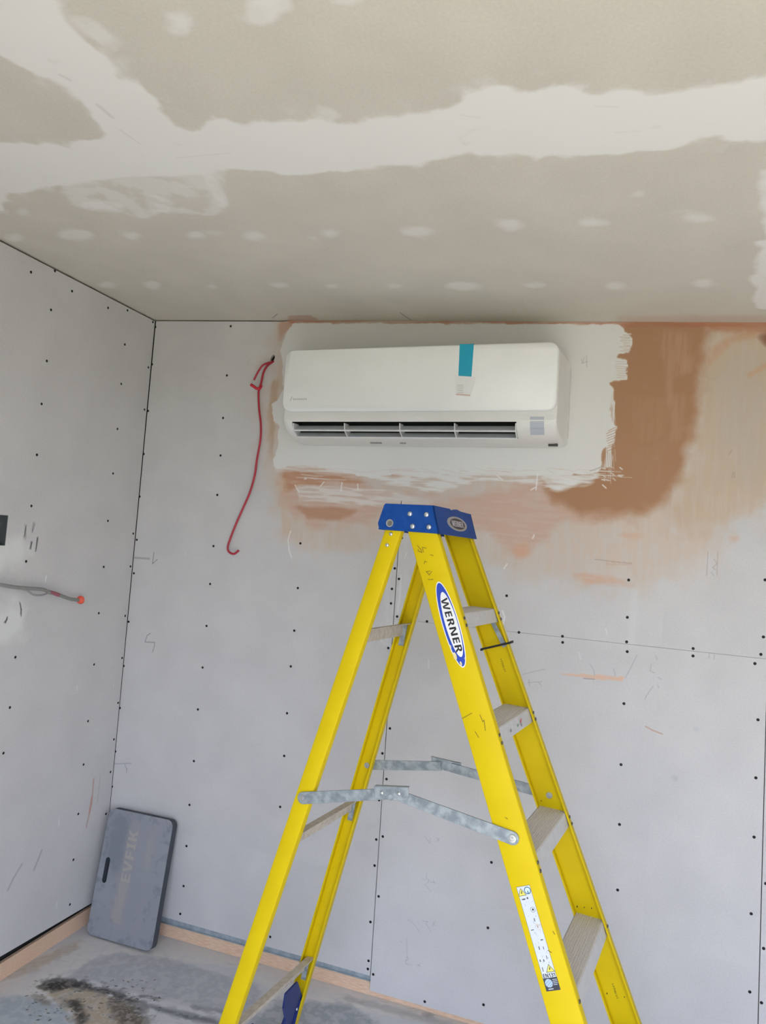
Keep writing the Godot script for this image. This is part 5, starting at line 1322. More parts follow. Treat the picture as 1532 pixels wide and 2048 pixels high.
	cv.stroke(P([0.454,0.501,0.461,0.498]), 0.0045, c8(190,178,160), 0.52)
	cv.stroke(P([0.496,0.430,0.500,0.426]), 0.0031, c8(222,218,214), 0.66)
	cv.stroke(P([0.150,0.427,0.151,0.421]), 0.0020, c8(190,178,160), 0.47)
	cv.stroke(P([0.306,0.502,0.312,0.504]), 0.0034, c8(52,50,48), 0.68)
	cv.stroke(P([0.255,0.432,0.254,0.427]), 0.0019, c8(190,178,160), 0.52)
	cv.stroke(P([0.347,0.377,0.354,0.378]), 0.0022, c8(52,50,48), 0.67)
	cv.stroke(P([0.258,0.513,0.262,0.515]), 0.0043, c8(52,50,48), 0.39)
	cv.stroke(P([0.351,0.357,0.356,0.358]), 0.0031, c8(190,178,160), 0.55)
	cv.stroke(P([0.164,0.512,0.170,0.511]), 0.0019, c8(52,50,48), 0.65)
	cv.stroke(P([0.181,0.560,0.182,0.555]), 0.0041, c8(52,50,48), 0.46)
	cv.stroke(P([0.284,0.428,0.292,0.427]), 0.0014, c8(222,218,214), 0.65)
	cv.stroke(P([0.272,0.392,0.274,0.389]), 0.0035, c8(222,218,214), 0.65)
	cv.stroke(P([0.353,0.556,0.356,0.557]), 0.0026, c8(222,218,214), 0.51)
	cv.stroke(P([0.296,0.414,0.298,0.407]), 0.0018, c8(190,178,160), 0.36)
	cv.stroke(P([0.442,0.377,0.449,0.376]), 0.0045, c8(52,50,48), 0.38)
	cv.stroke(P([0.311,0.433,0.318,0.430]), 0.0030, c8(190,178,160), 0.57)
	cv.stroke(P([0.472,0.387,0.475,0.381]), 0.0016, c8(52,50,48), 0.64)
	cv.stroke(P([0.430,0.475,0.438,0.476]), 0.0027, c8(52,50,48), 0.75)
	cv.stroke(P([0.254,0.384,0.263,0.384]), 0.0041, c8(52,50,48), 0.36)
	cv.stroke(P([0.293,0.482,0.302,0.481]), 0.0013, c8(190,178,160), 0.80)
	cv.stroke(P([0.288,0.337,0.287,0.332]), 0.0028, c8(52,50,48), 0.48)
	cv.stroke(P([0.405,0.337,0.413,0.339]), 0.0031, c8(190,178,160), 0.43)
	cv.stroke(P([0.123,0.444,0.129,0.441]), 0.0015, c8(52,50,48), 0.60)
	cv.stroke(P([0.242,0.532,0.245,0.526]), 0.0039, c8(222,218,214), 0.45)
	cv.stroke(P([0.389,0.300,0.392,0.294]), 0.0029, c8(190,178,160), 0.36)
	cv.stroke(P([0.158,0.478,0.165,0.479]), 0.0012, c8(190,178,160), 0.54)
	cv.stroke(P([0.138,0.476,0.142,0.473]), 0.0041, c8(52,50,48), 0.44)
	cv.stroke(P([0.541,0.366,0.546,0.364]), 0.0042, c8(52,50,48), 0.53)
	cv.stroke(P([0.310,0.533,0.310,0.529]), 0.0038, c8(52,50,48), 0.52)
	cv.stroke(P([0.370,0.382,0.374,0.384]), 0.0012, c8(52,50,48), 0.59)
	cv.stroke(P([0.343,0.416,0.350,0.415]), 0.0011, c8(52,50,48), 0.51)
	cv.stroke(P([0.519,0.365,0.520,0.359]), 0.0024, c8(190,178,160), 0.78)
	cv.stroke(P([0.176,0.557,0.180,0.556]), 0.0023, c8(52,50,48), 0.49)
	cv.stroke(P([0.400,0.445,0.399,0.441]), 0.0037, c8(52,50,48), 0.51)
	cv.stroke(P([0.430,0.313,0.436,0.315]), 0.0025, c8(190,178,160), 0.74)
	cv.stroke(P([0.266,0.419,0.268,0.417]), 0.0018, c8(190,178,160), 0.46)
	cv.stroke(P([0.097,0.461,0.104,0.459]), 0.0012, c8(52,50,48), 0.69)
	cv.stroke(P([0.197,0.556,0.198,0.554]), 0.0035, c8(190,178,160), 0.63)
	cv.stroke(P([0.362,0.347,0.365,0.349]), 0.0025, c8(190,178,160), 0.66)
	cv.stroke(P([0.592,0.445,0.592,0.440]), 0.0034, c8(52,50,48), 0.41)
	cv.stroke(P([0.470,0.436,0.471,0.434]), 0.0036, c8(222,218,214), 0.38)
	cv.stroke(P([0.260,0.585,0.267,0.583]), 0.0035, c8(190,178,160), 0.53)
	cv.stroke(P([0.441,0.443,0.446,0.438]), 0.0025, c8(52,50,48), 0.59)
	cv.stroke(P([0.408,0.295,0.411,0.293]), 0.0041, c8(222,218,214), 0.77)
	cv.stroke(P([0.267,0.544,0.273,0.543]), 0.0024, c8(190,178,160), 0.70)
	cv.stroke(P([0.240,0.569,0.244,0.565]), 0.0011, c8(52,50,48), 0.72)
	cv.stroke(P([0.379,0.391,0.383,0.388]), 0.0030, c8(222,218,214), 0.73)
	cv.stroke(P([0.304,0.491,0.309,0.487]), 0.0013, c8(190,178,160), 0.57)
	cv.stroke(P([0.367,0.389,0.370,0.384]), 0.0012, c8(190,178,160), 0.72)
	cv.stroke(P([0.335,0.514,0.338,0.508]), 0.0016, c8(190,178,160), 0.54)
	cv.stroke(P([0.334,0.416,0.339,0.417]), 0.0014, c8(52,50,48), 0.49)
	cv.stroke(P([0.395,0.272,0.397,0.267]), 0.0027, c8(190,178,160), 0.57)
	cv.stroke(P([0.403,0.552,0.406,0.546]), 0.0037, c8(52,50,48), 0.45)
	cv.stroke(P([0.236,0.510,0.237,0.506]), 0.0017, c8(190,178,160), 0.43)
	cv.stroke(P([0.512,0.322,0.518,0.324]), 0.0035, c8(52,50,48), 0.48)
	cv.stroke(P([0.516,0.428,0.517,0.426]), 0.0016, c8(52,50,48), 0.75)
	cv.stroke(P([0.369,0.367,0.372,0.366]), 0.0020, c8(190,178,160), 0.48)
	cv.stroke(P([0.261,0.490,0.267,0.491]), 0.0029, c8(222,218,214), 0.41)
	cv.stroke(P([0.244,0.583,0.250,0.582]), 0.0042, c8(52,50,48), 0.70)
	cv.stroke(P([0.166,0.395,0.172,0.396]), 0.0018, c8(222,218,214), 0.55)
	cv.stroke(P([0.334,0.518,0.339,0.517]), 0.0022, c8(190,178,160), 0.45)
	cv.stroke(P([0.450,0.270,0.455,0.265]), 0.0010, c8(190,178,160), 0.77)
	cv.stroke(P([0.469,0.288,0.475,0.290]), 0.0012, c8(52,50,48), 0.65)
	cv.stroke(P([0.086,0.427,0.092,0.430]), 0.0044, c8(190,178,160), 0.79)
	cv.stroke(P([0.510,0.376,0.513,0.371]), 0.0028, c8(190,178,160), 0.51)
	cv.stroke(P([0.287,0.380,0.287,0.376]), 0.0017, c8(190,178,160), 0.66)
	cv.stroke(P([0.248,0.620,0.252,0.622]), 0.0019, c8(190,178,160), 0.45)
	cv.stroke(P([0.190,0.414,0.200,0.414]), 0.0040, c8(190,178,160), 0.77)
	cv.stroke(P([0.161,0.534,0.168,0.531]), 0.0041, c8(190,178,160), 0.49)
	cv.stroke(P([0.268,0.562,0.271,0.556]), 0.0014, c8(52,50,48), 0.74)
	cv.stroke(P([0.438,0.247,0.438,0.242]), 0.0031, c8(52,50,48), 0.73)
	cv.stroke(P([0.473,0.433,0.471,0.429]), 0.0038, c8(52,50,48), 0.79)
	cv.stroke(P([0.455,0.363,0.457,0.360]), 0.0041, c8(52,50,48), 0.46)
	cv.stroke(P([0.148,0.504,0.152,0.504]), 0.0026, c8(190,178,160), 0.46)
	cv.stroke(P([0.434,0.299,0.437,0.297]), 0.0018, c8(52,50,48), 0.76)
	cv.stroke(P([0.257,0.542,0.260,0.541]), 0.0019, c8(190,178,160), 0.74)
	cv.stroke(P([0.172,0.449,0.179,0.449]), 0.0017, c8(52,50,48), 0.37)
	cv.stroke(P([0.169,0.406,0.173,0.401]), 0.0018, c8(190,178,160), 0.54)
	cv.stroke(P([0.510,0.324,0.509,0.319]), 0.0039, c8(52,50,48), 0.80)
	cv.stroke(P([0.342,0.497,0.347,0.498]), 0.0023, c8(52,50,48), 0.48)
	cv.stroke(P([0.419,0.480,0.428,0.480]), 0.0012, c8(190,178,160), 0.36)
	cv.stroke(P([0.505,0.343,0.505,0.339]), 0.0041, c8(52,50,48), 0.78)
	cv.stroke(P([0.482,0.328,0.486,0.329]), 0.0043, c8(52,50,48), 0.44)
	cv.stroke(P([0.239,0.551,0.248,0.552]), 0.0026, c8(222,218,214), 0.52)
	cv.stroke(P([0.156,0.470,0.155,0.467]), 0.0022, c8(222,218,214), 0.37)
	cv.stroke(P([0.210,0.415,0.213,0.413]), 0.0039, c8(52,50,48), 0.55)
	cv.stroke(P([0.418,0.335,0.418,0.332]), 0.0013, c8(52,50,48), 0.49)
	cv.stroke(P([0.510,0.487,0.515,0.489]), 0.0032, c8(190,178,160), 0.40)
	cv.stroke(P([0.403,0.530,0.408,0.529]), 0.0040, c8(190,178,160), 0.56)
	cv.stroke(P([0.306,0.592,0.309,0.593]), 0.0024, c8(190,178,160), 0.37)
	cv.stroke(P([0.152,0.440,0.162,0.441]), 0.0011, c8(190,178,160), 0.54)
	cv.stroke(P([0.537,0.384,0.539,0.379]), 0.0011, c8(52,50,48), 0.49)
	cv.stroke(P([0.124,0.483,0.130,0.482]), 0.0019, c8(190,178,160), 0.68)
	cv.stroke(P([0.148,0.433,0.152,0.430]), 0.0029, c8(190,178,160), 0.56)
	cv.stroke(P([0.352,0.561,0.358,0.560]), 0.0041, c8(52,50,48), 0.65)
	cv.stroke(P([0.342,0.466,0.350,0.467]), 0.0021, c8(52,50,48), 0.60)
	cv.stroke(P([0.342,0.507,0.342,0.502]), 0.0034, c8(52,50,48), 0.51)
	cv.stroke(P([0.365,0.435,0.368,0.432]), 0.0010, c8(222,218,214), 0.57)
	cv.stroke(P([0.269,0.505,0.271,0.500]), 0.0021, c8(190,178,160), 0.64)
	cv.stroke(P([0.107,0.453,0.110,0.451]), 0.0013, c8(52,50,48), 0.71)
	cv.stroke(P([0.302,0.562,0.301,0.559]), 0.0032, c8(222,218,214), 0.40)
	cv.stroke(P([0.203,0.377,0.207,0.375]), 0.0020, c8(52,50,48), 0.73)
	cv.stroke(P([0.316,0.412,0.322,0.411]), 0.0026, c8(52,50,48), 0.48)
	cv.stroke(P([0.341,0.331,0.348,0.330]), 0.0038, c8(52,50,48), 0.71)
	cv.stroke(P([0.278,0.570,0.280,0.564]), 0.0038, c8(52,50,48), 0.78)
	cv.stroke(P([0.398,0.411,0.406,0.412]), 0.0043, c8(190,178,160), 0.64)
	cv.stroke(P([0.211,0.561,0.212,0.558]), 0.0024, c8(52,50,48), 0.46)
	cv.stroke(P([0.431,0.484,0.438,0.481]), 0.0014, c8(52,50,48), 0.68)
	cv.stroke(P([0.245,0.601,0.250,0.601]), 0.0010, c8(222,218,214), 0.47)
	cv.stroke(P([0.412,0.535,0.415,0.532]), 0.0011, c8(52,50,48), 0.42)
	cv.stroke(P([0.409,0.329,0.412,0.323]), 0.0015, c8(190,178,160), 0.54)
	cv.stroke(P([0.363,0.493,0.370,0.492]), 0.0043, c8(52,50,48), 0.50)
	cv.stroke(P([0.570,0.454,0.575,0.452]), 0.0021, c8(52,50,48), 0.56)
	cv.stroke(P([0.098,0.447,0.103,0.445]), 0.0011, c8(52,50,48), 0.74)
	cv.stroke(P([0.352,0.434,0.354,0.430]), 0.0043, c8(190,178,160), 0.51)
	cv.stroke(P([0.299,0.437,0.300,0.435]), 0.0028, c8(52,50,48), 0.78)
	cv.stroke(P([0.381,0.402,0.390,0.401]), 0.0042, c8(190,178,160), 0.39)
	cv.stroke(P([0.312,0.455,0.318,0.453]), 0.0032, c8(190,178,160), 0.77)
	cv.stroke(P([0.456,0.313,0.456,0.306]), 0.0013, c8(190,178,160), 0.43)
	cv.stroke(P([0.548,0.380,0.551,0.375]), 0.0035, c8(52,50,48), 0.68)
	cv.stroke(P([0.322,0.535,0.321,0.531]), 0.0012, c8(190,178,160), 0.79)
	cv.stroke(P([0.465,0.289,0.469,0.282]), 0.0012, c8(52,50,48), 0.47)
	cv.stroke(P([0.406,0.396,0.413,0.393]), 0.0037, c8(52,50,48), 0.46)
	cv.stroke(P([0.419,0.328,0.421,0.321]), 0.0035, c8(222,218,214), 0.41)
	cv.stroke(P([0.171,0.525,0.176,0.525]), 0.0036, c8(52,50,48), 0.63)
	cv.stroke(P([0.184,0.448,0.189,0.446]), 0.0021, c8(190,178,160), 0.79)
	cv.stroke(P([0.162,0.477,0.170,0.476]), 0.0030, c8(52,50,48), 0.68)
	cv.stroke(P([0.432,0.305,0.440,0.304]), 0.0026, c8(52,50,48), 0.51)
	cv.stroke(P([0.310,0.449,0.310,0.443]), 0.0041, c8(52,50,48), 0.63)
	cv.stroke(P([0.232,0.570,0.238,0.567]), 0.0023, c8(190,178,160), 0.75)
	cv.stroke(P([0.570,0.418,0.573,0.412]), 0.0018, c8(190,178,160), 0.45)
	cv.stroke(P([0.399,0.448,0.401,0.444]), 0.0020, c8(190,178,160), 0.62)
	cv.stroke(P([0.204,0.542,0.208,0.542]), 0.0011, c8(190,178,160), 0.54)
	cv.stroke(P([0.403,0.342,0.409,0.343]), 0.0020, c8(190,178,160), 0.78)
	cv.stroke(P([0.426,0.385,0.433,0.386]), 0.0039, c8(190,178,160), 0.53)
	cv.stroke(P([0.413,0.475,0.415,0.472]), 0.0027, c8(222,218,214), 0.47)
	cv.stroke(P([0.396,0.392,0.401,0.385]), 0.0037, c8(52,50,48), 0.50)
	cv.stroke(P([0.501,0.498,0.506,0.494]), 0.0043, c8(52,50,48), 0.50)
	cv.stroke(P([0.550,0.430,0.554,0.426]), 0.0038, c8(190,178,160), 0.54)
	cv.stroke(P([0.229,0.535,0.234,0.533]), 0.0025, c8(190,178,160), 0.36)
	cv.stroke(P([0.251,0.472,0.252,0.470]), 0.0034, c8(52,50,48), 0.66)
	cv.stroke(P([0.448,0.357,0.451,0.357]), 0.0028, c8(52,50,48), 0.59)
	cv.stroke(P([0.287,0.446,0.293,0.447]), 0.0043, c8(222,218,214), 0.46)
	cv.stroke(P([0.147,0.425,0.148,0.419]), 0.0017, c8(52,50,48), 0.36)
	cv.stroke(P([0.193,0.546,0.201,0.546]), 0.0017, c8(190,178,160), 0.67)
	cv.stroke(P([0.391,0.373,0.398,0.371]), 0.0011, c8(52,50,48), 0.76)
	cv.stroke(P([0.416,0.343,0.421,0.337]), 0.0018, c8(190,178,160), 0.63)
	cv.stroke(P([0.295,0.603,0.303,0.603]), 0.0016, c8(52,50,48), 0.43)
	cv.stroke(P([0.422,0.485,0.427,0.485]), 0.0018, c8(190,178,160), 0.75)
	cv.stroke(P([0.439,0.313,0.441,0.312]), 0.0033, c8(52,50,48), 0.73)
	cv.stroke(P([0.480,0.457,0.485,0.456]), 0.0013, c8(190,178,160), 0.37)
	cv.stroke(P([0.371,0.571,0.375,0.568]), 0.0038, c8(190,178,160), 0.54)
	cv.stroke(P([0.518,0.394,0.522,0.394]), 0.0034, c8(190,178,160), 0.50)
	cv.stroke(P([0.292,0.407,0.292,0.404]), 0.0010, c8(190,178,160), 0.77)
	cv.stroke(P([0.173,0.378,0.177,0.377]), 0.0019, c8(52,50,48), 0.40)
	cv.stroke(P([0.470,0.374,0.473,0.373]), 0.0041, c8(190,178,160), 0.74)
	cv.stroke(P([0.448,0.377,0.452,0.375]), 0.0024, c8(190,178,160), 0.58)
	cv.stroke(P([0.336,0.459,0.345,0.458]), 0.0040, c8(190,178,160), 0.48)
	cv.stroke(P([0.246,0.462,0.253,0.460]), 0.0020, c8(190,178,160), 0.44)
	cv.stroke(P([0.537,0.449,0.540,0.446]), 0.0043, c8(190,178,160), 0.39)
	cv.stroke(P([0.601,0.044,0.645,0.041]), 0.0044, c8(120,122,126), 0.11)
	cv.stroke(P([0.454,0.495,0.472,0.493]), 0.0016, c8(120,122,126), 0.16)
	cv.stroke(P([0.587,0.423,0.615,0.404]), 0.0020, c8(120,122,126), 0.18)
	cv.stroke(P([0.776,-0.117,0.820,-0.120]), 0.0036, c8(120,122,126), 0.21)
	cv.stroke(P([0.146,0.529,0.171,0.532]), 0.0039, c8(150,148,146), 0.14)
	cv.stroke(P([0.606,0.216,0.647,0.213]), 0.0037, c8(228,224,218), 0.10)
	cv.stroke(P([1.053,0.180,1.062,0.187]), 0.0027, c8(120,122,126), 0.29)
	cv.stroke(P([0.653,-0.059,0.661,-0.065]), 0.0043, c8(120,122,126), 0.14)
	cv.stroke(P([0.171,0.331,0.196,0.315]), 0.0022, c8(120,122,126), 0.11)
	cv.stroke(P([0.209,0.380,0.246,0.378]), 0.0041, c8(228,224,218), 0.16)
	cv.stroke(P([-0.017,0.232,-0.006,0.236]), 0.0028, c8(120,122,126), 0.26)
	cv.stroke(P([0.394,0.407,0.414,0.407]), 0.0016, c8(150,148,146), 0.22)
	cv.stroke(P([0.267,0.200,0.271,0.196]), 0.0023, c8(150,148,146), 0.16)
	cv.stroke(P([1.187,0.005,1.214,0.001]), 0.0028, c8(120,122,126), 0.24)
	cv.stroke(P([0.544,-0.028,0.565,-0.043]), 0.0024, c8(228,224,218), 0.12)
	cv.stroke(P([0.506,0.300,0.517,0.291]), 0.0036, c8(120,122,126), 0.28)
	cv.stroke(P([0.240,0.378,0.268,0.374]), 0.0037, c8(228,224,218), 0.19)
	cv.stroke(P([0.527,-0.029,0.555,-0.051]), 0.0022, c8(120,122,126), 0.19)
	cv.stroke(P([1.174,-0.030,1.184,-0.032]), 0.0046, c8(120,122,126), 0.17)
	cv.stroke(P([0.017,0.373,0.017,0.366]), 0.0046, c8(120,122,126), 0.18)
	cv.stroke(P([-0.041,0.269,-0.007,0.272]), 0.0016, c8(228,224,218), 0.12)
	cv.stroke(P([0.287,0.185,0.301,0.173]), 0.0033, c8(150,148,146), 0.11)
	cv.stroke(P([1.175,0.056,1.185,0.059]), 0.0033, c8(228,224,218), 0.18)
	cv.stroke(P([0.511,-0.023,0.523,-0.012]), 0.0048, c8(120,122,126), 0.18)
	cv.stroke(P([1.132,0.107,1.156,0.111]), 0.0020, c8(228,224,218), 0.18)
	cv.stroke(P([0.935,-0.043,0.946,-0.038]), 0.0024, c8(120,122,126), 0.16)
	cv.stroke(P([0.458,0.505,0.488,0.505]), 0.0021, c8(150,148,146), 0.18)
	cv.stroke(P([1.208,0.027,1.228,0.014]), 0.0030, c8(150,148,146), 0.24)
	cv.stroke(P([0.831,0.171,0.865,0.162]), 0.0046, c8(120,122,126), 0.30)
	cv.stroke(P([1.173,-0.011,1.182,-0.011]), 0.0035, c8(120,122,126), 0.13)
	cv.stroke(P([0.982,-0.255,1.005,-0.268]), 0.0048, c8(120,122,126), 0.18)
	cv.stroke(P([0.402,0.381,0.414,0.378]), 0.0039, c8(150,148,146), 0.14)
	cv.stroke(P([1.114,-0.237,1.142,-0.237]), 0.0019, c8(120,122,126), 0.24)
	cv.stroke(P([0.874,0.131,0.911,0.123]), 0.0017, c8(228,224,218), 0.24)
	cv.stroke(P([0.302,0.337,0.322,0.333]), 0.0039, c8(120,122,126), 0.15)
	cv.stroke(P([0.693,0.005,0.723,-0.004]), 0.0039, c8(120,122,126), 0.13)
	cv.stroke(P([1.141,0.156,1.150,0.159]), 0.0039, c8(150,148,146), 0.18)
	cv.stroke(P([1.164,-0.064,1.189,-0.065]), 0.0049, c8(150,148,146), 0.11)
	cv.stroke(P([-0.029,0.256,-0.005,0.244]), 0.0024, c8(228,224,218), 0.19)
	cv.stroke(P([1.210,0.110,1.231,0.095]), 0.0023, c8(150,148,146), 0.11)
	cv.stroke(P([0.069,0.222,0.080,0.212]), 0.0040, c8(120,122,126), 0.27)
	cv.stroke(P([1.248,-0.203,1.280,-0.201]), 0.0034, c8(120,122,126), 0.22)
	cv.stroke(P([1.210,-0.018,1.226,-0.013]), 0.0037, c8(228,224,218), 0.19)
	cv.stroke(P([0.013,0.481,0.041,0.484]), 0.0020, c8(228,224,218), 0.15)
	cv.stroke(P([0.689,0.075,0.722,0.078]), 0.0043, c8(228,224,218), 0.16)
	cv.stroke(P([0.609,0.195,0.632,0.201]), 0.0032, c8(228,224,218), 0.18)
	cv.stroke(P([0.605,0.117,0.611,0.117]), 0.0018, c8(150,148,146), 0.24)
	cv.stroke(P([0.085,0.265,0.090,0.262]), 0.0020, c8(228,224,218), 0.23)
	cv.stroke(P([0.379,0.246,0.400,0.229]), 0.0021, c8(150,148,146), 0.13)
	cv.stroke(P([0.088,0.242,0.119,0.235]), 0.0020, c8(120,122,126), 0.17)
	cv.stroke(P([0.379,0.537,0.408,0.524]), 0.0020, c8(228,224,218), 0.26)
	cv.stroke(P([-0.014,0.249,0.003,0.245]), 0.0047, c8(120,122,126), 0.25)
	cv.stroke(P([1.195,0.104,1.212,0.096]), 0.0047, c8(150,148,146), 0.14)
	cv.stroke(P([0.773,-0.138,0.813,-0.147]), 0.0026, c8(150,148,146), 0.24)
	cv.stroke(P([1.283,0.004,1.311,-0.010]), 0.0045, c8(150,148,146), 0.20)
	cv.stroke(P([0.681,0.036,0.703,0.027]), 0.0021, c8(150,148,146), 0.25)
	cv.stroke(P([1.003,-0.099,1.042,-0.098]), 0.0023, c8(228,224,218), 0.11)
	cv.stroke(P([0.614,0.040,0.647,0.030]), 0.0038, c8(150,148,146), 0.17)
	cv.stroke(P([0.398,0.119,0.418,0.105]), 0.0040, c8(120,122,126), 0.22)
	cv.stroke(P([0.880,0.192,0.912,0.189]), 0.0030, c8(120,122,126), 0.15)
	cv.stroke(P([1.403,0.001,1.410,-0.002]), 0.0031, c8(228,224,218), 0.21)
	cv.stroke(P([0.408,0.388,0.437,0.377]), 0.0037, c8(150,148,146), 0.15)
	cv.stroke(P([0.298,0.125,0.332,0.110]), 0.0028, c8(150,148,146), 0.12)
	cv.stroke(P([0.232,0.451,0.237,0.449]), 0.0042, c8(120,122,126), 0.15)
	cv.stroke(P([1.183,-0.181,1.222,-0.185]), 0.0048, c8(228,224,218), 0.26)
	cv.stroke(P([0.399,0.287,0.428,0.287]), 0.0026, c8(150,148,146), 0.14)
	cv.stroke(P([0.016,0.258,0.034,0.242]), 0.0031, c8(120,122,126), 0.22)
	cv.stroke(P([0.283,0.093,0.300,0.084]), 0.0020, c8(228,224,218), 0.22)
	cv.stroke(P([1.061,0.059,1.073,0.067]), 0.0018, c8(150,148,146), 0.21)
	cv.stroke(P([-0.009,0.280,0.014,0.270]), 0.0026, c8(228,224,218), 0.16)
	cv.stroke(P([0.262,0.131,0.289,0.123]), 0.0042, c8(228,224,218), 0.23)
	cv.stroke(P([0.220,0.404,0.253,0.399]), 0.0046, c8(228,224,218), 0.22)
	cv.stroke(P([1.164,0.048,1.169,0.043]), 0.0017, c8(228,224,218), 0.13)
	cv.stroke(P([1.301,-0.266,1.308,-0.273]), 0.0035, c8(228,224,218), 0.23)
	cv.stroke(P([0.730,-0.097,0.757,-0.119]), 0.0034, c8(228,224,218), 0.12)
	cv.stroke(P([1.146,-0.335,1.176,-0.337]), 0.0042, c8(228,224,218), 0.14)
	cv.stroke(P([0.477,0.337,0.493,0.329]), 0.0039, c8(228,224,218), 0.12)
	cv.stroke(P([0.084,0.294,0.107,0.288]), 0.0049, c8(120,122,126), 0.14)
	cv.stroke(P([0.904,0.109,0.939,0.110]), 0.0021, c8(228,224,218), 0.25)
	cv.stroke(P([1.184,0.121,1.207,0.112]), 0.0030, c8(150,148,146), 0.28)
	cv.stroke(P([-0.051,0.249,-0.023,0.230]), 0.0025, c8(150,148,146), 0.27)
	cv.stroke(P([0.684,0.071,0.695,0.080]), 0.0043, c8(228,224,218), 0.20)
	cv.stroke(P([1.360,0.006,1.384,-0.009]), 0.0033, c8(120,122,126), 0.21)
	cv.stroke(P([1.287,-0.124,1.312,-0.137]), 0.0027, c8(228,224,218), 0.12)
	cv.stroke(P([0.174,0.198,0.186,0.205]), 0.0037, c8(150,148,146), 0.17)
	cv.stroke(P([0.195,0.317,0.220,0.303]), 0.0040, c8(228,224,218), 0.26)
	cv.stroke(P([0.007,0.328,0.022,0.316]), 0.0044, c8(228,224,218), 0.11)
	cv.stroke(P([0.546,-0.011,0.576,-0.026]), 0.0043, c8(150,148,146), 0.28)
	cv.stroke(P([0.900,0.271,0.914,0.281]), 0.0022, c8(150,148,146), 0.26)
	cv.stroke(P([0.098,0.345,0.109,0.349]), 0.0026, c8(228,224,218), 0.12)
	cv.stroke(P([0.628,0.336,0.633,0.335]), 0.0025, c8(150,148,146), 0.18)
	cv.stroke(P([1.314,-0.113,1.319,-0.116]), 0.0041, c8(228,224,218), 0.17)
	cv.stroke(P([0.161,0.174,0.174,0.168]), 0.0025, c8(150,148,146), 0.29)
	cv.stroke(P([0.690,0.079,0.716,0.069]), 0.0032, c8(228,224,218), 0.18)
	cv.stroke(P([0.218,0.137,0.243,0.121]), 0.0023, c8(228,224,218), 0.26)
	cv.stroke(P([0.849,0.190,0.864,0.187]), 0.0033, c8(150,148,146), 0.10)
	cv.stroke(P([0.225,0.525,0.243,0.512]), 0.0029, c8(120,122,126), 0.15)
	cv.stroke(P([0.632,0.407,0.665,0.401]), 0.0039, c8(120,122,126), 0.19)
	cv.stroke(P([0.732,0.171,0.759,0.176]), 0.0047, c8(120,122,126), 0.27)
	cv.stroke(P([1.136,-0.055,1.167,-0.076]), 0.0032, c8(120,122,126), 0.18)
	cv.stroke(P([1.264,-0.336,1.281,-0.325]), 0.0042, c8(120,122,126), 0.12)
	cv.stroke(P([0.917,0.198,0.920,0.195]), 0.0041, c8(228,224,218), 0.28)
	cv.stroke(P([1.019,-0.142,1.037,-0.146]), 0.0048, c8(150,148,146), 0.22)
	cv.stroke(P([0.861,-0.182,0.882,-0.190]), 0.0019, c8(228,224,218), 0.28)
	cv.stroke(P([1.236,-0.347,1.246,-0.342]), 0.0033, c8(228,224,218), 0.14)
	cv.stroke(P([0.514,0.247,0.535,0.246]), 0.0048, c8(120,122,126), 0.29)
	cv.stroke(P([1.293,0.016,1.317,0.002]), 0.0047, c8(150,148,146), 0.20)
	cv.stroke(P([0.982,0.085,0.993,0.074]), 0.0018, c8(228,224,218), 0.14)
	cv.stroke(P([1.052,0.141,1.073,0.127]), 0.0019, c8(150,148,146), 0.12)
	cv.stroke(P([1.207,-0.085,1.247,-0.085]), 0.0040, c8(228,224,218), 0.19)


# ---------------------------------------------------------------- air conditioner (x across, y up from its lower edge, z out of the wall)
func ac_profile(t: float) -> Vector2:
	# lower front of the casing from under the panel (t = 0) to the flat underside (t = 1), as (z, y)
	var c := [Vector2(0.1935, 0.086), Vector2(0.197, 0.058), Vector2(0.184, 0.036), Vector2(0.160, 0.018), Vector2(0.128, 0.006), Vector2(0.090, 0.0)]
	var f := clampf(t, 0.0, 1.0) * 5.0
	var i := mini(int(f), 4)
	return c[i].lerp(c[i + 1], f - i)

func ac_section(x: float, k: float, slot: bool) -> PackedVector3Array:
	# one upright slice through the casing; k shrinks it a little towards the rounded ends
	var o := PackedVector2Array([Vector2(0.0, 0.0), Vector2(0.06, 0.0)])
	if slot:
		o.append_array(PackedVector2Array([Vector2(0.090, 0.0), Vector2(0.128, 0.006), Vector2(0.136, 0.009), Vector2(0.105, 0.075), Vector2(0.150, 0.084), Vector2(0.1945, 0.054), Vector2(0.197, 0.058), Vector2(0.1935, 0.086)]))
	else:
		o.append_array(PackedVector2Array([Vector2(0.090, 0.0), Vector2(0.128, 0.006), Vector2(0.160, 0.018), Vector2(0.172, 0.027), Vector2(0.184, 0.036), Vector2(0.1915, 0.048), Vector2(0.197, 0.058), Vector2(0.1935, 0.086)]))
	o.append_array(PackedVector2Array([Vector2(0.1935, 0.296), Vector2(0.187, 0.302), Vector2(0.0, 0.302)]))
	var out := PackedVector3Array()
	for p in o:
		out.append(Vector3(x + (signf(x) * 0.020 * (1.0 - p.x / 0.2) if absf(x) > 0.445 else 0.0), 0.15 + (p.y - 0.15) * k, p.x if p.x < 0.15 else 0.15 + (p.x - 0.15) * k))
	return out

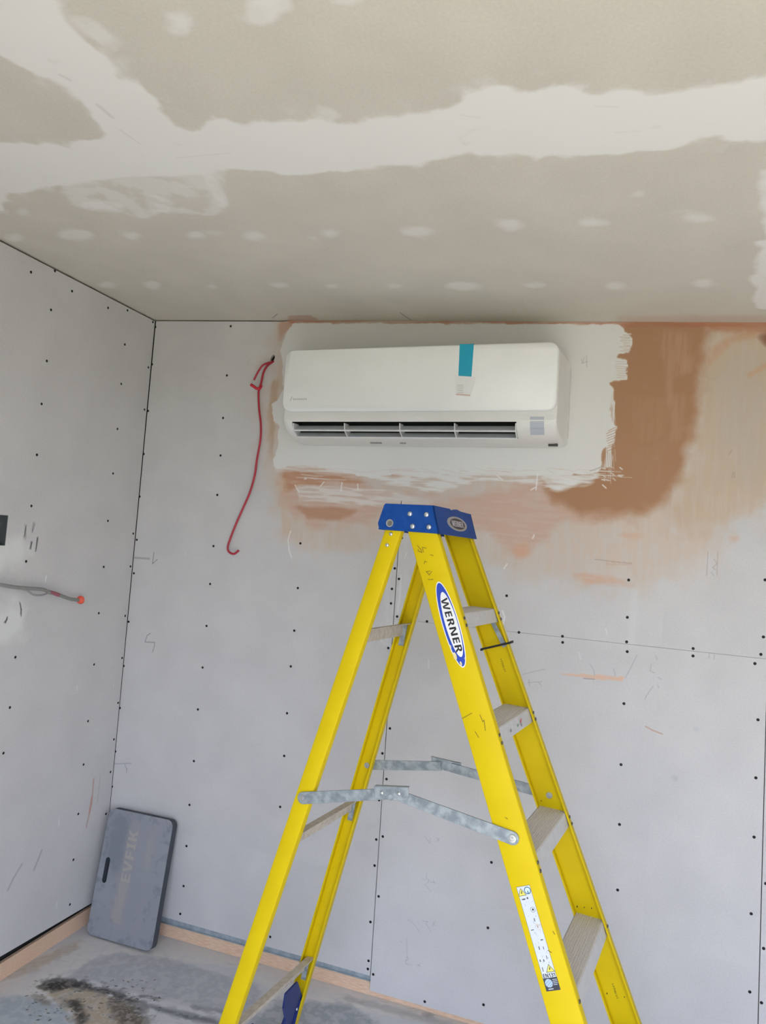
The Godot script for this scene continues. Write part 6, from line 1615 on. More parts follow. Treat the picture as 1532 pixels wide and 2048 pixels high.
func build_air_conditioner() -> void:
	var t := thing("air_conditioner", "white wall-mounted air conditioner with teal tape on its panel", "air conditioner", Vector3(1.185, 1.936, 0.001))
	t.rotation.z = deg_to_rad(1.6)
	var shell := speckled(c8(226, 225, 219), c8(229, 228, 223), 0.01, 0.32, 0.0, 1.0, 41)
	var g := Geo.new()
	var xs := [[-0.474, 0.88, false], [-0.472, 0.925, false], [-0.467, 0.96, false], [-0.459, 0.985, false], [-0.447, 1.0, false], [-0.440, 1.0, false], [-0.440, 1.0, true], [0.349, 1.0, true], [0.349, 1.0, false], [0.447, 1.0, false], [0.459, 0.985, false], [0.467, 0.96, false], [0.472, 0.925, false], [0.474, 0.88, false]]
	var rings := []
	for e in xs:
		rings.append(ac_section(e[0], e[1], e[2]))
	g.loft(rings)
	put("casing", g, shell, t, 30)
	# inside of the outlet
	var dark := Geo.new()
	var cav := PackedVector2Array([Vector2(0.1355, 0.0095), Vector2(0.1055, 0.0745), Vector2(0.150, 0.0835), Vector2(0.194, 0.0545)])
	for i in 3:
		var a := cav[i]
		var b := cav[i + 1]
		dark.quad(Vector3(-0.4392, a.y, a.x + 0.0004), Vector3(0.3482, a.y, a.x + 0.0004), Vector3(0.3482, b.y, b.x + 0.0004), Vector3(-0.4392, b.y, b.x + 0.0004), Vector3(0, -0.4, 1))
	for x in [-0.4392, 0.3482]:
		dark.quad(Vector3(x, cav[0].y, cav[0].x), Vector3(x, cav[1].y, cav[1].x), Vector3(x, cav[2].y, cav[2].x), Vector3(x, cav[3].y, cav[3].x))
	put("outlet", dark, mat(c8(34, 38, 38), 0.6), t)
	# two blades and their upright guides
	var blade_m := mat(c8(216, 218, 216), 0.4)
	for e in [[0.166, 0.0365, 0.58, 0.038], [0.134, 0.0205, 0.68, 0.041]]:
		var b := Geo.new()
		var xf := Transform3D(Basis(Vector3.RIGHT, e[2]), Vector3(-0.046, e[1], e[0]))
		b.box(Vector3(0, 0, 0), Vector3(0.782, 0.0022, e[3]), xf)
		b.box(Vector3(0, 0.0, e[3] / 2), Vector3(0.782, 0.0056, 0.003), xf)
		put("louver", b, blade_m, t)
	for x in [-0.436, -0.243, -0.043, 0.146, 0.3465]:
		var b := Geo.new()
		b.prism(P([0.128, 0.026, 0.1505, 0.0065, 0.1835, 0.0240, 0.1900, 0.0500, 0.150, 0.052]), -0.0018, 0.0018, Transform3D(Basis(Vector3(0, 0, 1), Vector3(0, 1, 0), Vector3(-1, 0, 0)), Vector3(x, 0, 0)))
		put("louver_guide", b, blade_m, t)
	# front panel with rounded corners
	var p := Geo.new()
	p.prism(rounded(0.946, 0.217, 0.030, 8, Vector2(0.001, 0.1965)), 0.1945, 0.2160, Transform3D(), 0.004)
	put("front_panel", p, speckled(c8(240, 241, 238), c8(243, 244, 241), 0.01, 0.22, 0.0, 1.0, 42), t, 50)
	var lip := Geo.new()
	lip.box(Vector3(0, 0.0745, 0.1955), Vector3(0.93, 0.003, 0.003))
	put("trim_line", lip, shell, t)
	# back frame a little wider than the casing
	var f := Geo.new()
	f.prism(rounded(0.992, 0.286, 0.034, 6, Vector2(0.0, 0.150)), 0.0, 0.014, Transform3D(), 0.004)
	put("back_frame", f, speckled(c8(214, 212, 206), c8(218, 216, 210), 0.01, 0.5, 0.0, 1.0, 43), t, 50)
	# signal window
	var d := Geo.new()
	var steps := [0.60, 0.7, 0.85, 1.2, 1.6, 2.0, 2.5, 3.0]
	for i in steps.size() - 1:
		var a := ac_profile(steps[i] / 5.0)
		var b := ac_profile(steps[i + 1] / 5.0)
		var n := Vector2(b.y - a.y, a.x - b.x).normalized()
		if n.x < 0:
			n = -n
		n *= 0.0011
		d.quad(Vector3(0.392, a.y + n.y, a.x + n.x), Vector3(0.436, a.y + n.y, a.x + n.x), Vector3(0.436, b.y + n.y, b.x + n.x), Vector3(0.392, b.y + n.y, b.x + n.x), Vector3(0, -0.5, 1))
	put("signal_window", d, mat(c8(186, 192, 200), 0.12), t)
	for e in [[0.456, 0.030], [-0.06, 0.018], [-0.16, 0.04]]:
		var c := Geo.new()
		c.box(Vector3(e[0], -0.0015 if e[0] < 0 else -0.003, 0.085), Vector3(e[1], 0.004 if e[0] < 0 else 0.008, 0.012))
		put("clip", c, mat(c8(150, 150, 146), 0.6) if e[0] < 0 else mat(c8(70, 66, 62), 0.6), t)
	# faint maker's mark: a slanted stroke and a short word
	var mk := mat(c8(192, 192, 188), 0.5)
	var lg := Geo.new()
	lg.prism(P([-0.4425, 0.1235, -0.4395, 0.1235, -0.4335, 0.1385, -0.4365, 0.1385]), 0.21600, 0.21640)
	for k in 7:
		lg.box(Vector3(-0.4275 + k * 0.0078, 0.1295, 0.21620), Vector3(0.0055, 0.005, 0.0004))
	put("maker_mark", lg, mk, t)
	# strip of tape over the top edge and the printed tag it holds
	var tp := Geo.new()
	tp.prism(P([0.1570, 0.1860, 0.2000, 0.1845, 0.2025, 0.3045, 0.1555, 0.3065]), 0.21610, 0.21670)
	tp.prism(P([0.1555, 0.186, 0.2025, 0.186, 0.2025, 0.212, 0.1555, 0.212]), 0.0, 0.0006, Transform3D(Basis(Vector3.RIGHT, -PI / 2), Vector3(0, 0.3058, 0.40)))
	var tape := put("tape_strip", tp, mat(c8(30, 164, 192), 0.5), t)
	tape.set_meta("label", "teal adhesive tape strip")
	var tg := Geo.new()
	tg.prism(P([0.144, 0.202, 0.216, 0.196, 0.200, 0.133, 0.151, 0.137]), 0.21680, 0.21730)
	var tag := put("paper_tag", tg, mat(c8(234, 234, 232), 0.35), t)
	tag.set_meta("label", "small white printed tag under the tape")
	for k in 5:
		var ln := Geo.new()
		ln.box(Vector3(0.1645 + k * 0.0006, 0.170 - k * 0.0062, 0.21740), Vector3(0.020, 0.0012, 0.0002))
		put("print_line", ln, mat(c8(170, 168, 168), 0.7), tag)
	var ft := Geo.new()
	ft.prism(P([0.1525, 0.1375, 0.1985, 0.1335, 0.200, 0.1385, 0.1535, 0.1425]), 0.21735, 0.21750)
	put("print_line", ft, mat(c8(222, 196, 186), 0.7), tag)

# ---------------------------------------------------------------- stepladder (x from the rear feet to the front feet, y up, z towards the near side)
const SF := 0.4396
const SR := 0.2438
const WF := 0.0784
const WR := 0.0445
const FL := 0.021
const WEB := 0.0045

func half(y: float) -> float:
	return 0.141 + 0.0586 * (1.6 - y)

func front_x(y: float) -> float:
	return SF * (1.6 - y)

func rear_x(y: float) -> float:
	return -0.1461 - SR * (1.6 - y)

func channel(back_x: float, w: float, hz: float, y: float, s: float) -> PackedVector3Array:
	var t := WEB
	var r := 0.003
	var o := P([r, 0.0, w - r, 0.0, w - r * 0.3, r * 0.3, w, r, w, FL, w - t, FL, w - t, t, t, t, t, FL, 0.0, FL, 0.0, r, r * 0.3, r * 0.3])
	var out := PackedVector3Array()
	for p in o:
		out.append(Vector3(back_x + p.x, y, s * (hz - p.y)))
	if s > 0:
		out.reverse()
	out.reverse()
	return out

func channel_caps(g: Geo, ring: PackedVector3Array, up: Vector3) -> void:
	var flat := PackedVector2Array()
	for p in ring:
		flat.append(Vector2(p.x, p.z))
	var ids := Geometry2D.triangulate_polygon(flat)
	for i in range(0, ids.size(), 3):
		g.tri(ring[ids[i]], ring[ids[i + 1]], ring[ids[i + 2]], up)

# frame on the outer face of a side rail: x down the rail, y forwards, z outwards (near side)
func on_web(a: float, y: float, out: float) -> Transform3D:
	var d := Vector3(SF, -1, 0.0586).normalized()
	var e := (Vector3.RIGHT - d * d.x).normalized()
	var n := d.cross(e)
	return Transform3D(Basis(d, e, n), Vector3(a, y, half(y)) + n * out)

func rivet_mesh(r: float, dimple := true) -> ArrayMesh:
	var g := Geo.new()
	g.lathe(P([r, 0.0, r * 0.92, r * 0.35, r * 0.6, r * 0.6, r * 0.3, r * 0.66, r * 0.26, r * 0.3, 0.0, r * 0.3]) if dimple else P([r, 0.0, r * 0.92, r * 0.35, r * 0.55, r * 0.6, 0.0, r * 0.7]), 14)
	return g.mesh(50)

func build_ladder() -> void:
	var t := thing("stepladder", "yellow fibreglass stepladder with blue top cap standing open", "stepladder", Vector3(1.4819, 0.0, 0.6788))
	t.rotation.y = -0.1211
	var rv := rivet_mesh(0.0066)
	var rv_small := rivet_mesh(0.0048, false)
	var rails := {}
	for s in [1.0, -1.0]:
		for kind in ["front_rail", "rear_rail"]:
			var g := Geo.new()
			var rings := []
			for y in [0.012, 1.0, 1.668 if kind == "front_rail" else 1.655]:
				rings.append(channel(front_x(y) - WF if kind == "front_rail" else rear_x(y), WF if kind == "front_rail" else WR, half(y), y, s))
			g.loft(rings, false)
			channel_caps(g, rings[0], Vector3.DOWN)
			channel_caps(g, rings[2], Vector3.UP)
			var o := put(kind, g, M.yellow, t, 50)
			rails[kind + ("_near" if s > 0 else "_far")] = o
	# treads with ribbed tops
	var ribs := PackedVector2Array()
	for k in 12:
		var x := -0.003 - k * 0.0056
		ribs.append_array(PackedVector2Array([Vector2(x, 0.0), Vector2(x - 0.0026, 0.0), Vector2(x - 0.0030, -0.0011), Vector2(x - 0.0052, -0.0011)]))
	for i in 6:
		var y := 1.4248 - 0.25 * i
		var fx := front_x(y) - WEB - 0.0015
		var hz := half(y) - WEB
		var o := PackedVector2Array([Vector2(0.0, -0.034), Vector2(0.0, -0.0012), Vector2(-0.0012, 0.0)])
		o.append_array(ribs)
		o.append_array(PackedVector2Array([Vector2(-0.0690, -0.0011), Vector2(-0.0690, -0.022), Vector2(-0.0668, -0.022), Vector2(-0.0668, -0.0035), Vector2(-0.0024, -0.0035), Vector2(-0.0024, -0.034)]))
		for k in o.size():
			o[k].x += SF * -o[k].y * 0.75
		var g := Geo.new()
		g.prism(o, -hz, hz, Transform3D(Basis(), Vector3(fx, y, 0)))
		var tread := put("tread", g, M.alu_dusty, t)
		var fr := Geo.new()
		fr.prism(P([0.0, -0.0335, 0.0, -0.0015, 0.0007, -0.0015, 0.0007, -0.0335]), -hz + FL, hz - FL, Transform3D(Basis(Vector3.RIGHT, Vector3(-SF * 0.75, 1, 0), Vector3.BACK), Vector3(fx, y, 0)))
		put("front_face", fr, M.alu, tread)
		# rivets through the front flange
		for s in [1.0, -1.0]:
			var back_: Node = rails["front_rail_near" if s > 0 else "front_rail_far"]
			for dy in [-0.010, -0.026]:
				if dy < -0.02 and i > 2:
					continue
				var yy: float = y + dy
				put_mesh("rivet", rv_small, M.dark_rivet, back_, Transform3D(Basis(Vector3.UP, PI / 2), Vector3(front_x(yy), yy, s * (half(yy) - FL * 0.5))))
			# knee braces under the treads
			if i == 0 or i == 5:
				var b := Geo.new()
				var zf: float = s * (half(y) - 0.008)
				b.box(Vector3(0, 0.038, 0), Vector3(0.012, 0.088, 0.002), Transform3D(Basis(Vector3(0, 0, 1), -0.12 + 0.68), Vector3(front_x(y - 0.083) - 0.010, y - 0.092, zf - s * 0.004)))
				put("knee_brace", b, M.galv, tread)
	var second := t.get_child(5)
	# small worn stickers and pen on two treads
	var y2 := 1.1748
	var fx2 := front_x(y2) - WEB - 0.0005
	for e in [[-0.012, -0.014, 0.010, c8(206, 96, 90)], [-0.004, -0.019, 0.006, c8(90, 140, 96)], [-0.012, -0.023, 0.007, c8(150, 150, 160)], [0.012, -0.020, 0.006, c8(120, 112, 104)]]:
		var g := Geo.new()
		g.prism(ellipse(e[2] * 0.45, e[2] * 0.7, 9), 0, 0.0004, Transform3D(Basis(Vector3.UP, PI / 2), Vector3(fx2 + SF * 0.75 * -e[1] + 0.0012, y2 + e[1], e[0] * 4.0)))
		var st := put("sticker_scrap", g, mat(e[3], 0.6), second)
		st.set_meta("label", "worn scrap of a sticker")
	# rear horizontals
	for y in [1.353, 0.825, 0.318]:
		var g := Geo.new()
		var x0 := rear_x(y) + 0.012
		var hz := half(y) - WEB
		g.prism(P([0.0, 0.0, 0.026, 0.004, 0.026, 0.0015, 0.0025, -0.0025, 0.0025, -0.034, 0.0, -0.034]), -hz, hz, Transform3D(Basis(), Vector3(x0, y, 0)))
		var bar := put("rear_bar", g, M.bar, t)
		for s in [1.0, -1.0]:
			var b := Geo.new()
			var z: float = s * (hz - 0.014)
			b.prism(P([0.0, 0.0, 0.014, 0.0, 0.006, -0.060, -0.010, -0.060]), z - 0.0012, z + 0.0012, Transform3D(Basis(), Vector3(x0 + 0.002, y - 0.002, 0)))
			put("bracket", b, M.galv, bar)
	# top cap: four sloping walls, a sunk deck, a notch in the front rim
	var cg := Geo.new()
	var zb := 0.1448
	var zt := 0.1405
	var fb := Vector2(0.0035, 1.6085)
	var ftop := Vector2(-0.0185, 1.6765)
	var rb := Vector2(-0.1600, 1.6085)
	var rtop := Vector2(-0.1475, 1.6745)
	for s in [1.0, -1.0]:
		var tilt := Basis(Vector3.RIGHT, Vector3(0, 1, -s * (zb - zt) / 0.068), Vector3(0, 0, 1))
		var side := P([fb.x, 0.0, ftop.x, 0.068, rtop.x, 0.066, rtop.x - 0.004, 0.062, rb.x - 0.003, 0.016, rb.x, 0.006, rb.x + 0.005, 0.0])
		cg.prism(side, s * zb - (0.004 if s > 0 else 0.0), s * zb + (0.0 if s > 0 else 0.004), Transform3D(tilt, Vector3(0, 1.6085, 0)))
	var slope := Vector3(ftop.x - fb.x, 0.068, 0)
	var front := Transform3D(Basis(Vector3(0, 0, -1), slope / 0.068, Vector3(1, 0, 0)), Vector3(fb.x, 1.6085, 0))
	cg.prism(P([-zb, 0.0, zb, 0.0, zt, 0.0675, 0.055, 0.0685, 0.030, 0.0715, 0.010, 0.0700, -0.020, 0.0650, -0.026, 0.0690, -zt, 0.068]), -0.004, 0.0, front)
	var rear := Transform3D(Basis(Vector3(0, 0, 1), Vector3(rtop.x - rb.x, 0.066, 0) / 0.066, Vector3(-1, 0, 0)), Vector3(rb.x, 1.6085, 0))
	cg.prism(P([-zb, 0.0, zb, 0.0, zt, 0.064, -zt, 0.064]), -0.004, 0.0, rear)
	cg.box(Vector3(-0.083, 1.663, 0), Vector3(0.128, 0.004, 0.279))
	var cap := put("top_cap", cg, M.blue, t)
	for s in [1.0, -1.0]:
		for e in [[-0.079, 1.652], [-0.035, 1.653], [-0.068, 1.622], [-0.025, 1.623]]:
			var z: float = s * (zb - (zb - zt) * (e[1] - 1.6085) / 0.068)
			put_mesh("rivet", rv, M.rivet, cap, Transform3D(Basis(Vector3.UP, 0.0 if s > 0 else PI), Vector3(e[0], e[1], z)))
		var pg := Geo.new()
		pg.lathe(P([0.0102, 0.0, 0.0098, 0.0022, 0.0068, 0.0024, 0.0064, 0.0004, 0.0, 0.0004]), 20)
		put_mesh("pivot", pg.mesh(40), M.rivet, cap, Transform3D(Basis(Vector3.UP, 0.0 if s > 0 else PI), Vector3(-0.130, 1.626, s * 0.1436)))
		var pin := Geo.new()
		pin.lathe(P([0.0062, 0.0, 0.0055, 0.0012, 0.0, 0.0013]), 16)
		put_mesh("pivot_pin", pin.mesh(40), mat(c8(122, 118, 112), 0.55, 0.5), cap, Transform3D(Basis(Vector3.UP, 0.0 if s > 0 else PI), Vector3(-0.130, 1.626, s * 0.1438)))
		for e in [[-0.126, 1.599], [-0.133, 1.571]]:
			put_mesh("rivet", rivet_mesh(0.0052), M.rivet, rails["rear_rail_near" if s > 0 else "rear_rail_far"], Transform3D(Basis(Vector3.UP, 0.0 if s > 0 else PI), Vector3(e[0], e[1], s * half(e[1]))))
	var catch := Geo.new()
	catch.box(Vector3(-0.014, 1.599, 0.1075), Vector3(0.012, 0.026, 0.020))
	put("catch", catch, M.black, cap)
	# silver emblem on the cap
	var em := Geo.new()
	em.prism(ellipse(0.0735, 0.0185), 0.0, 0.0016, front * Transform3D(Basis(), Vector3(0.004, 0.0325, 0)), 0.0005)
	var emblem := put("emblem", em, mat(c8(176, 180, 182), 0.4, 0.5), cap)
	var ei := Geo.new()
	ei.prism(ellipse(0.0560, 0.0138), 0.0014, 0.0019, front * Transform3D(Basis(), Vector3(0.004, 0.0325, 0)))
	put("emblem_field", ei, mat(c8(58, 58, 66), 0.5), emblem)
	flat_text("lettering", "WERNER", 0.0150, 0.088, mat(c8(190, 186, 190), 0.45), emblem, front * Transform3D(Basis(), Vector3(0.004, 0.0325, 0.0021)))
	# spreaders: two flat arms and a hinge plate on each side
	for s in [1.0, -1.0]:
		var sp := Node3D.new()
		sp.name = "spreader"
		t.add_child(sp, true)
		var hy := 0.985 if s > 0 else 0.968
		var a := Vector2(-0.286, 0.9275)
		var b := Vector2(0.246, 0.9565)
		for e in [[a, Vector2(-0.060, hy + 0.001)], [b, Vector2(-0.030, hy + 0.003)]]:
			var p0: Vector2 = e[0]
			var p1: Vector2 = e[1]
			var dir := (p1 - p0).normalized()
			var out := PackedVector2Array()
			for k in 9:
				out.append(p0 - (dir * sin(PI * k / 8.0) + dir.orthogonal() * cos(PI * k / 8.0)) * 0.0145)
			out.append(p1 + dir.orthogonal() * 0.0125)
			out.append(p1 - dir.orthogonal() * 0.0125)
			var z0: float = s * (half(0.95) + 0.003)
			var lean := Basis(Vector3.RIGHT, Vector3(0, 1, -s * 0.0586), Vector3.BACK)
			var g := Geo.new()
			g.prism(out, -0.0015, 0.0015, Transform3D(lean, Vector3(0, 0, z0 + s * 0.0586 * 0.95)), 0.0006)
			put("spreader_arm", g, M.galv, sp)
			var pv := Geo.new()
			pv.lathe(P([0.0085, 0.0, 0.0083, 0.0016, 0.0054, 0.0018, 0.0050, 0.0008, 0.0030, 0.0008, 0.0026, 0.0030, 0.0, 0.0030]), 16)
			var pz: float = s * (half(p0.y) + 0.0049)
			put_mesh("pivot_bolt", pv.mesh(35), M.rivet, sp, Transform3D(Basis(Vector3.UP, 0.0 if s > 0 else PI), Vector3(p0.x, p0.y, pz)))
			# inner end of the bolt, seen inside the channel
			put_mesh("pivot_bolt", pv.mesh(35), M.rivet, sp, Transform3D(Basis(Vector3.UP, PI if s > 0 else 0.0), Vector3(p0.x, p0.y, s * (half(p0.y) - WEB - 0.0003))))
		var tilt := 0.17 if s > 0 else -0.02
		var hp := Geo.new()
		var hx := Transform3D(Basis(Vector3(0, 0, 1), tilt), Vector3(-0.048, hy + 0.006, s * (half(0.98) + 0.0075)))
		hp.prism(P([-0.044, -0.014, 0.030, -0.016, 0.040, -0.012, 0.044, -0.004, 0.044, 0.016, -0.044, 0.014]), -0.0015, 0.0015, hx, 0.0008)
		hp.box(Vector3(0, 0.0145, -s * 0.005), Vector3(0.086, 0.0025, 0.010), hx)
		put("hinge_plate", hp, M.galv, sp)
		for x in [-0.024, 0.020]:
			put_mesh("rivet", rivet_mesh(0.0050), M.rivet, sp, hx * Transform3D(Basis(Vector3.UP, 0.0 if s > 0 else PI), Vector3(x, 0.0, s * 0.0015)))
		var nub := Geo.new()
		nub.lathe(P([0.0075, 0.0, 0.0068, 0.0009, 0.0058, 0.0009, 0.0050, 0.0003, 0.0, 0.0003]), 16)
		put_mesh("stop", nub.mesh(30), M.galv, sp, hx * Transform3D(Basis(Vector3.UP, 0.0 if s > 0 else PI), Vector3(-0.002, -0.009, s * 0.0015)))
	# plastic feet, and corner gussets under the lowest rear bar
	for s in [1.0, -1.0]:
		for kind in ["front", "rear"]:
			var g := Geo.new()
			var w := WF if kind == "front" else WR
			var top := 0.090 if kind == "front" else 0.192
			var rings := []
			for y in [0.0, 0.02, top]:
				var bx := front_x(y) - WF if kind == "front" else rear_x(y)
				var hz := half(y)
				var grow := 0.004 if y < 0.05 else 0.0
				var ring := PackedVector3Array([Vector3(bx + WEB + 0.0005 - grow * 2, y, s * (hz - WEB - 0.0005 + grow * 2)), Vector3(bx + w - WEB - 0.0005 + grow * 2, y, s * (hz - WEB - 0.0005 + grow * 2)), Vector3(bx + w - WEB - 0.0005 + grow * 2, y, s * (hz - FL - 0.004 - grow)), Vector3(bx + WEB + 0.0005 - grow * 2, y, s * (hz - FL - 0.004 - grow))])
				if s < 0:
					ring.reverse()
				rings.append(ring)
			g.loft(rings)
			var foot := put("foot", g, M.blue_dark, t)
			if kind == "rear":
				var gg := Geo.new()
				var hz2 := half(0.2) - WEB
				var strap := P([0.080, 0.282, 0.140, 0.276, 0.122, 0.222, 0.080, 0.165, 0.058, 0.090, 0.0, 0.060, 0.0, 0.190])
				for k in strap.size():
					strap[k].x = hz2 - strap[k].x
				gg.prism(strap, -0.003, 0.003, Transform3D(Basis(Vector3(0, 0, s), Vector3(SR, 1, 0), Vector3(1, 0, 0)), Vector3(rear_x(0.0) + 0.033, 0, 0)))
				put("gusset", gg, M.blue_dark, foot)
				put_mesh("rivet", rv_small, M.rivet, foot, Transform3D(Basis(Vector3.UP, PI / 2), Vector3(rear_x(0.165) + 0.0365, 0.165, s * (hz2 - 0.020))))
	# oval maker's label on the near front rail
	var near_rail: Node = rails["front_rail_near"]
	var lx := on_web(0.0535, 1.3985, 0.0)
	var lb := Geo.new()
	lb.prism(ellipse(0.1045, 0.0212), 0.0, 0.0003, lx)
	var lab := put("oval_label", lb, M.white, near_rail)
	lab.set_meta("label", "white and blue oval label with black lettering")
	var l2 := Geo.new()
	l2.prism(ellipse(0.1015, 0.0190), 0.0003, 0.0005, lx)
	put("label_ring", l2, M.label_blue, lab)
	var l3 := Geo.new()
	l3.prism(ellipse(0.0790, 0.0152, 48, Vector2(0.001, 0.0022)), 0.0005, 0.0007, lx)
	put("label_field", l3, M.white, lab)
	var shear := Transform3D(Basis(Vector3(1, 0, 0), Vector3(0.12, 1, 0), Vector3(0, 0, 1)), Vector3(0.003, 0.0020, 0.0008))
	flat_text("lettering", "WERNER", 0.0165, 0.132, M.label_black, lab, lx * shear)
	for e in [[0.074, -0.012, 0.007], [0.094, -0.003, 0.004], [0.086, 0.010, 0.002], [0.050, -0.016, 0.003]]:
		var sc := Geo.new()
		sc.prism(ellipse(e[2] * 1.4, e[2] * 0.6, 7, Vector2(e[0], e[1])), 0.0007, 0.0009, lx)
		put("scratch", sc, mat(c8(226, 214, 160), 0.7), lab)
	# safety label lower down
	var wx := on_web(0.3145, 0.7675, 0.0) * Transform3D(Basis(), Vector3(0.0, 0.004, 0.0))
	safety_label(near_rail, wx)
	# felt-pen words near the top and knocks on the near rail
	for e in [[-0.048, 1.567, [-0.010, 0, 0.002, 0.006, 0.010, 0.006, 0.004, -0.002, 0.0, -0.001]], [-0.048, 1.567, [0.011, 0.010, -0.001, 0.011, 0.002, 0.017, 0.004, 0.020]], [-0.030, 1.535, [0.002, 0.0, -0.004, 0.004, 0.0, 0.008]], [-0.022, 1.515, [0, 0, 0.002, 0.010]], [-0.018, 1.510, [-0.004, 0.0, 0.004, 0.004, -0.002, 0.012]], [-0.014, 1.497, [0.0, 0, 0.002, 0.003]], [-0.008, 1.497, [0, 0, 0.001, 0.006]], [-0.03, 1.55, [0.0, 0.016, 0.004, 0.022]], [0.108, 1.190, [0.0, -0.004, -0.006, 0.022]], [0.150, 1.193, [-0.012, 0.0, 0.004, 0.002, 0.002, 0.006, 0.024, 0.002]], [0.138, 1.165, [0.0, 0.0, 0.014, 0.004]], [0.225, 0.995, [0.0, 0.0, 0.004, 0.004]], [0.348, 0.790, [0.0, 0.0, 0.006, 0.002]], [0.330, 0.745, [0.0, 0.012, 0.005, 0.018]]]:
		pen(near_rail, on_web(e[0], e[1], 0.0002), P(e[2]), 0.0016)
	# far rail: a black band, printed codes
	var far_rail: Node = rails["front_rail_far"]
	var y1 := 1.312
	var bd := Geo.new()
	var hzb := half(1.32)
	for e in [[-WF - 0.0015, 0.003, -hzb - 0.0015, FL + 0.003], [0.0, 0.003, -hzb - 0.0015, FL + 0.003]]:
		bd.box(Vector3(e[0], (e[0] + WF) * 0.38, e[2] + e[3] / 2), Vector3(0.003, 0.006, e[3]), Transform3D(Basis(), Vector3(front_x(1.322), y1, 0)))
	bd.box(Vector3(0, 0, 0), Vector3(WF * 1.085, 0.0055, 0.002), Transform3D(Basis(Vector3(0, 0, 1), 0.345), Vector3(front_x(1.322) - WF / 2, y1 + WF * 0.19, -hzb + FL + 0.002)))
	bd.box(Vector3(0, 0, 0), Vector3(WF * 1.085, 0.0055, 0.002), Transform3D(Basis(Vector3(0, 0, 1), 0.345), Vector3(front_x(1.322) - WF / 2, y1 + WF * 0.19, -hzb - 0.0015)))
	var band := put("black_band", bd, M.black, far_rail)
	band.set_meta("label", "thin black band round the far rail")
	for e in [[0.101, 1.2765], [0.4385, 0.508]]:
		var d := Vector3(SF, -1, -0.0586).normalized()
		var f := (Vector3.RIGHT - d * d.x).normalized()
		flat_text("printed_code", "17700-01", 0.0045, 0.036, M.ink, far_rail, Transform3D(Basis(d, f, d.cross(f)), Vector3(e[0], e[1], -half(e[1]) + WEB + 0.0002)), false)
	for e in [[0.415, 0.478, 0.0026], [0.420, 0.495, 0.0016], [0.462, 0.50, 0.0012], [0.334, 0.690, 0.0018], [0.352, 0.693, 0.0012], [0.370, 0.696, 0.0014], [0.226, 0.938, 0.0012]]:
		var g := Geo.new()
		g.prism(ellipse(e[2], e[2] * 1.5, 8), 0.0, 0.0003, Transform3D(Basis(), Vector3(e[0], e[1], -half(e[1]) + WEB)))
		put("scuff", g, M.ink, far_rail)

func pen(parent: Node, xf: Transform3D, pts: PackedVector2Array, w: float) -> void:
	var g := Geo.new()
	for k in pts.size() - 1:
		var d := (pts[k + 1] - pts[k]).normalized() * w * 0.5
		var o := d.orthogonal()
		g.prism(PackedVector2Array([pts[k] - d - o, pts[k + 1] + d - o, pts[k + 1] + d + o, pts[k] - d + o]), 0.0, 0.0002, xf)
	put("pen_mark", g, M.pen, parent)

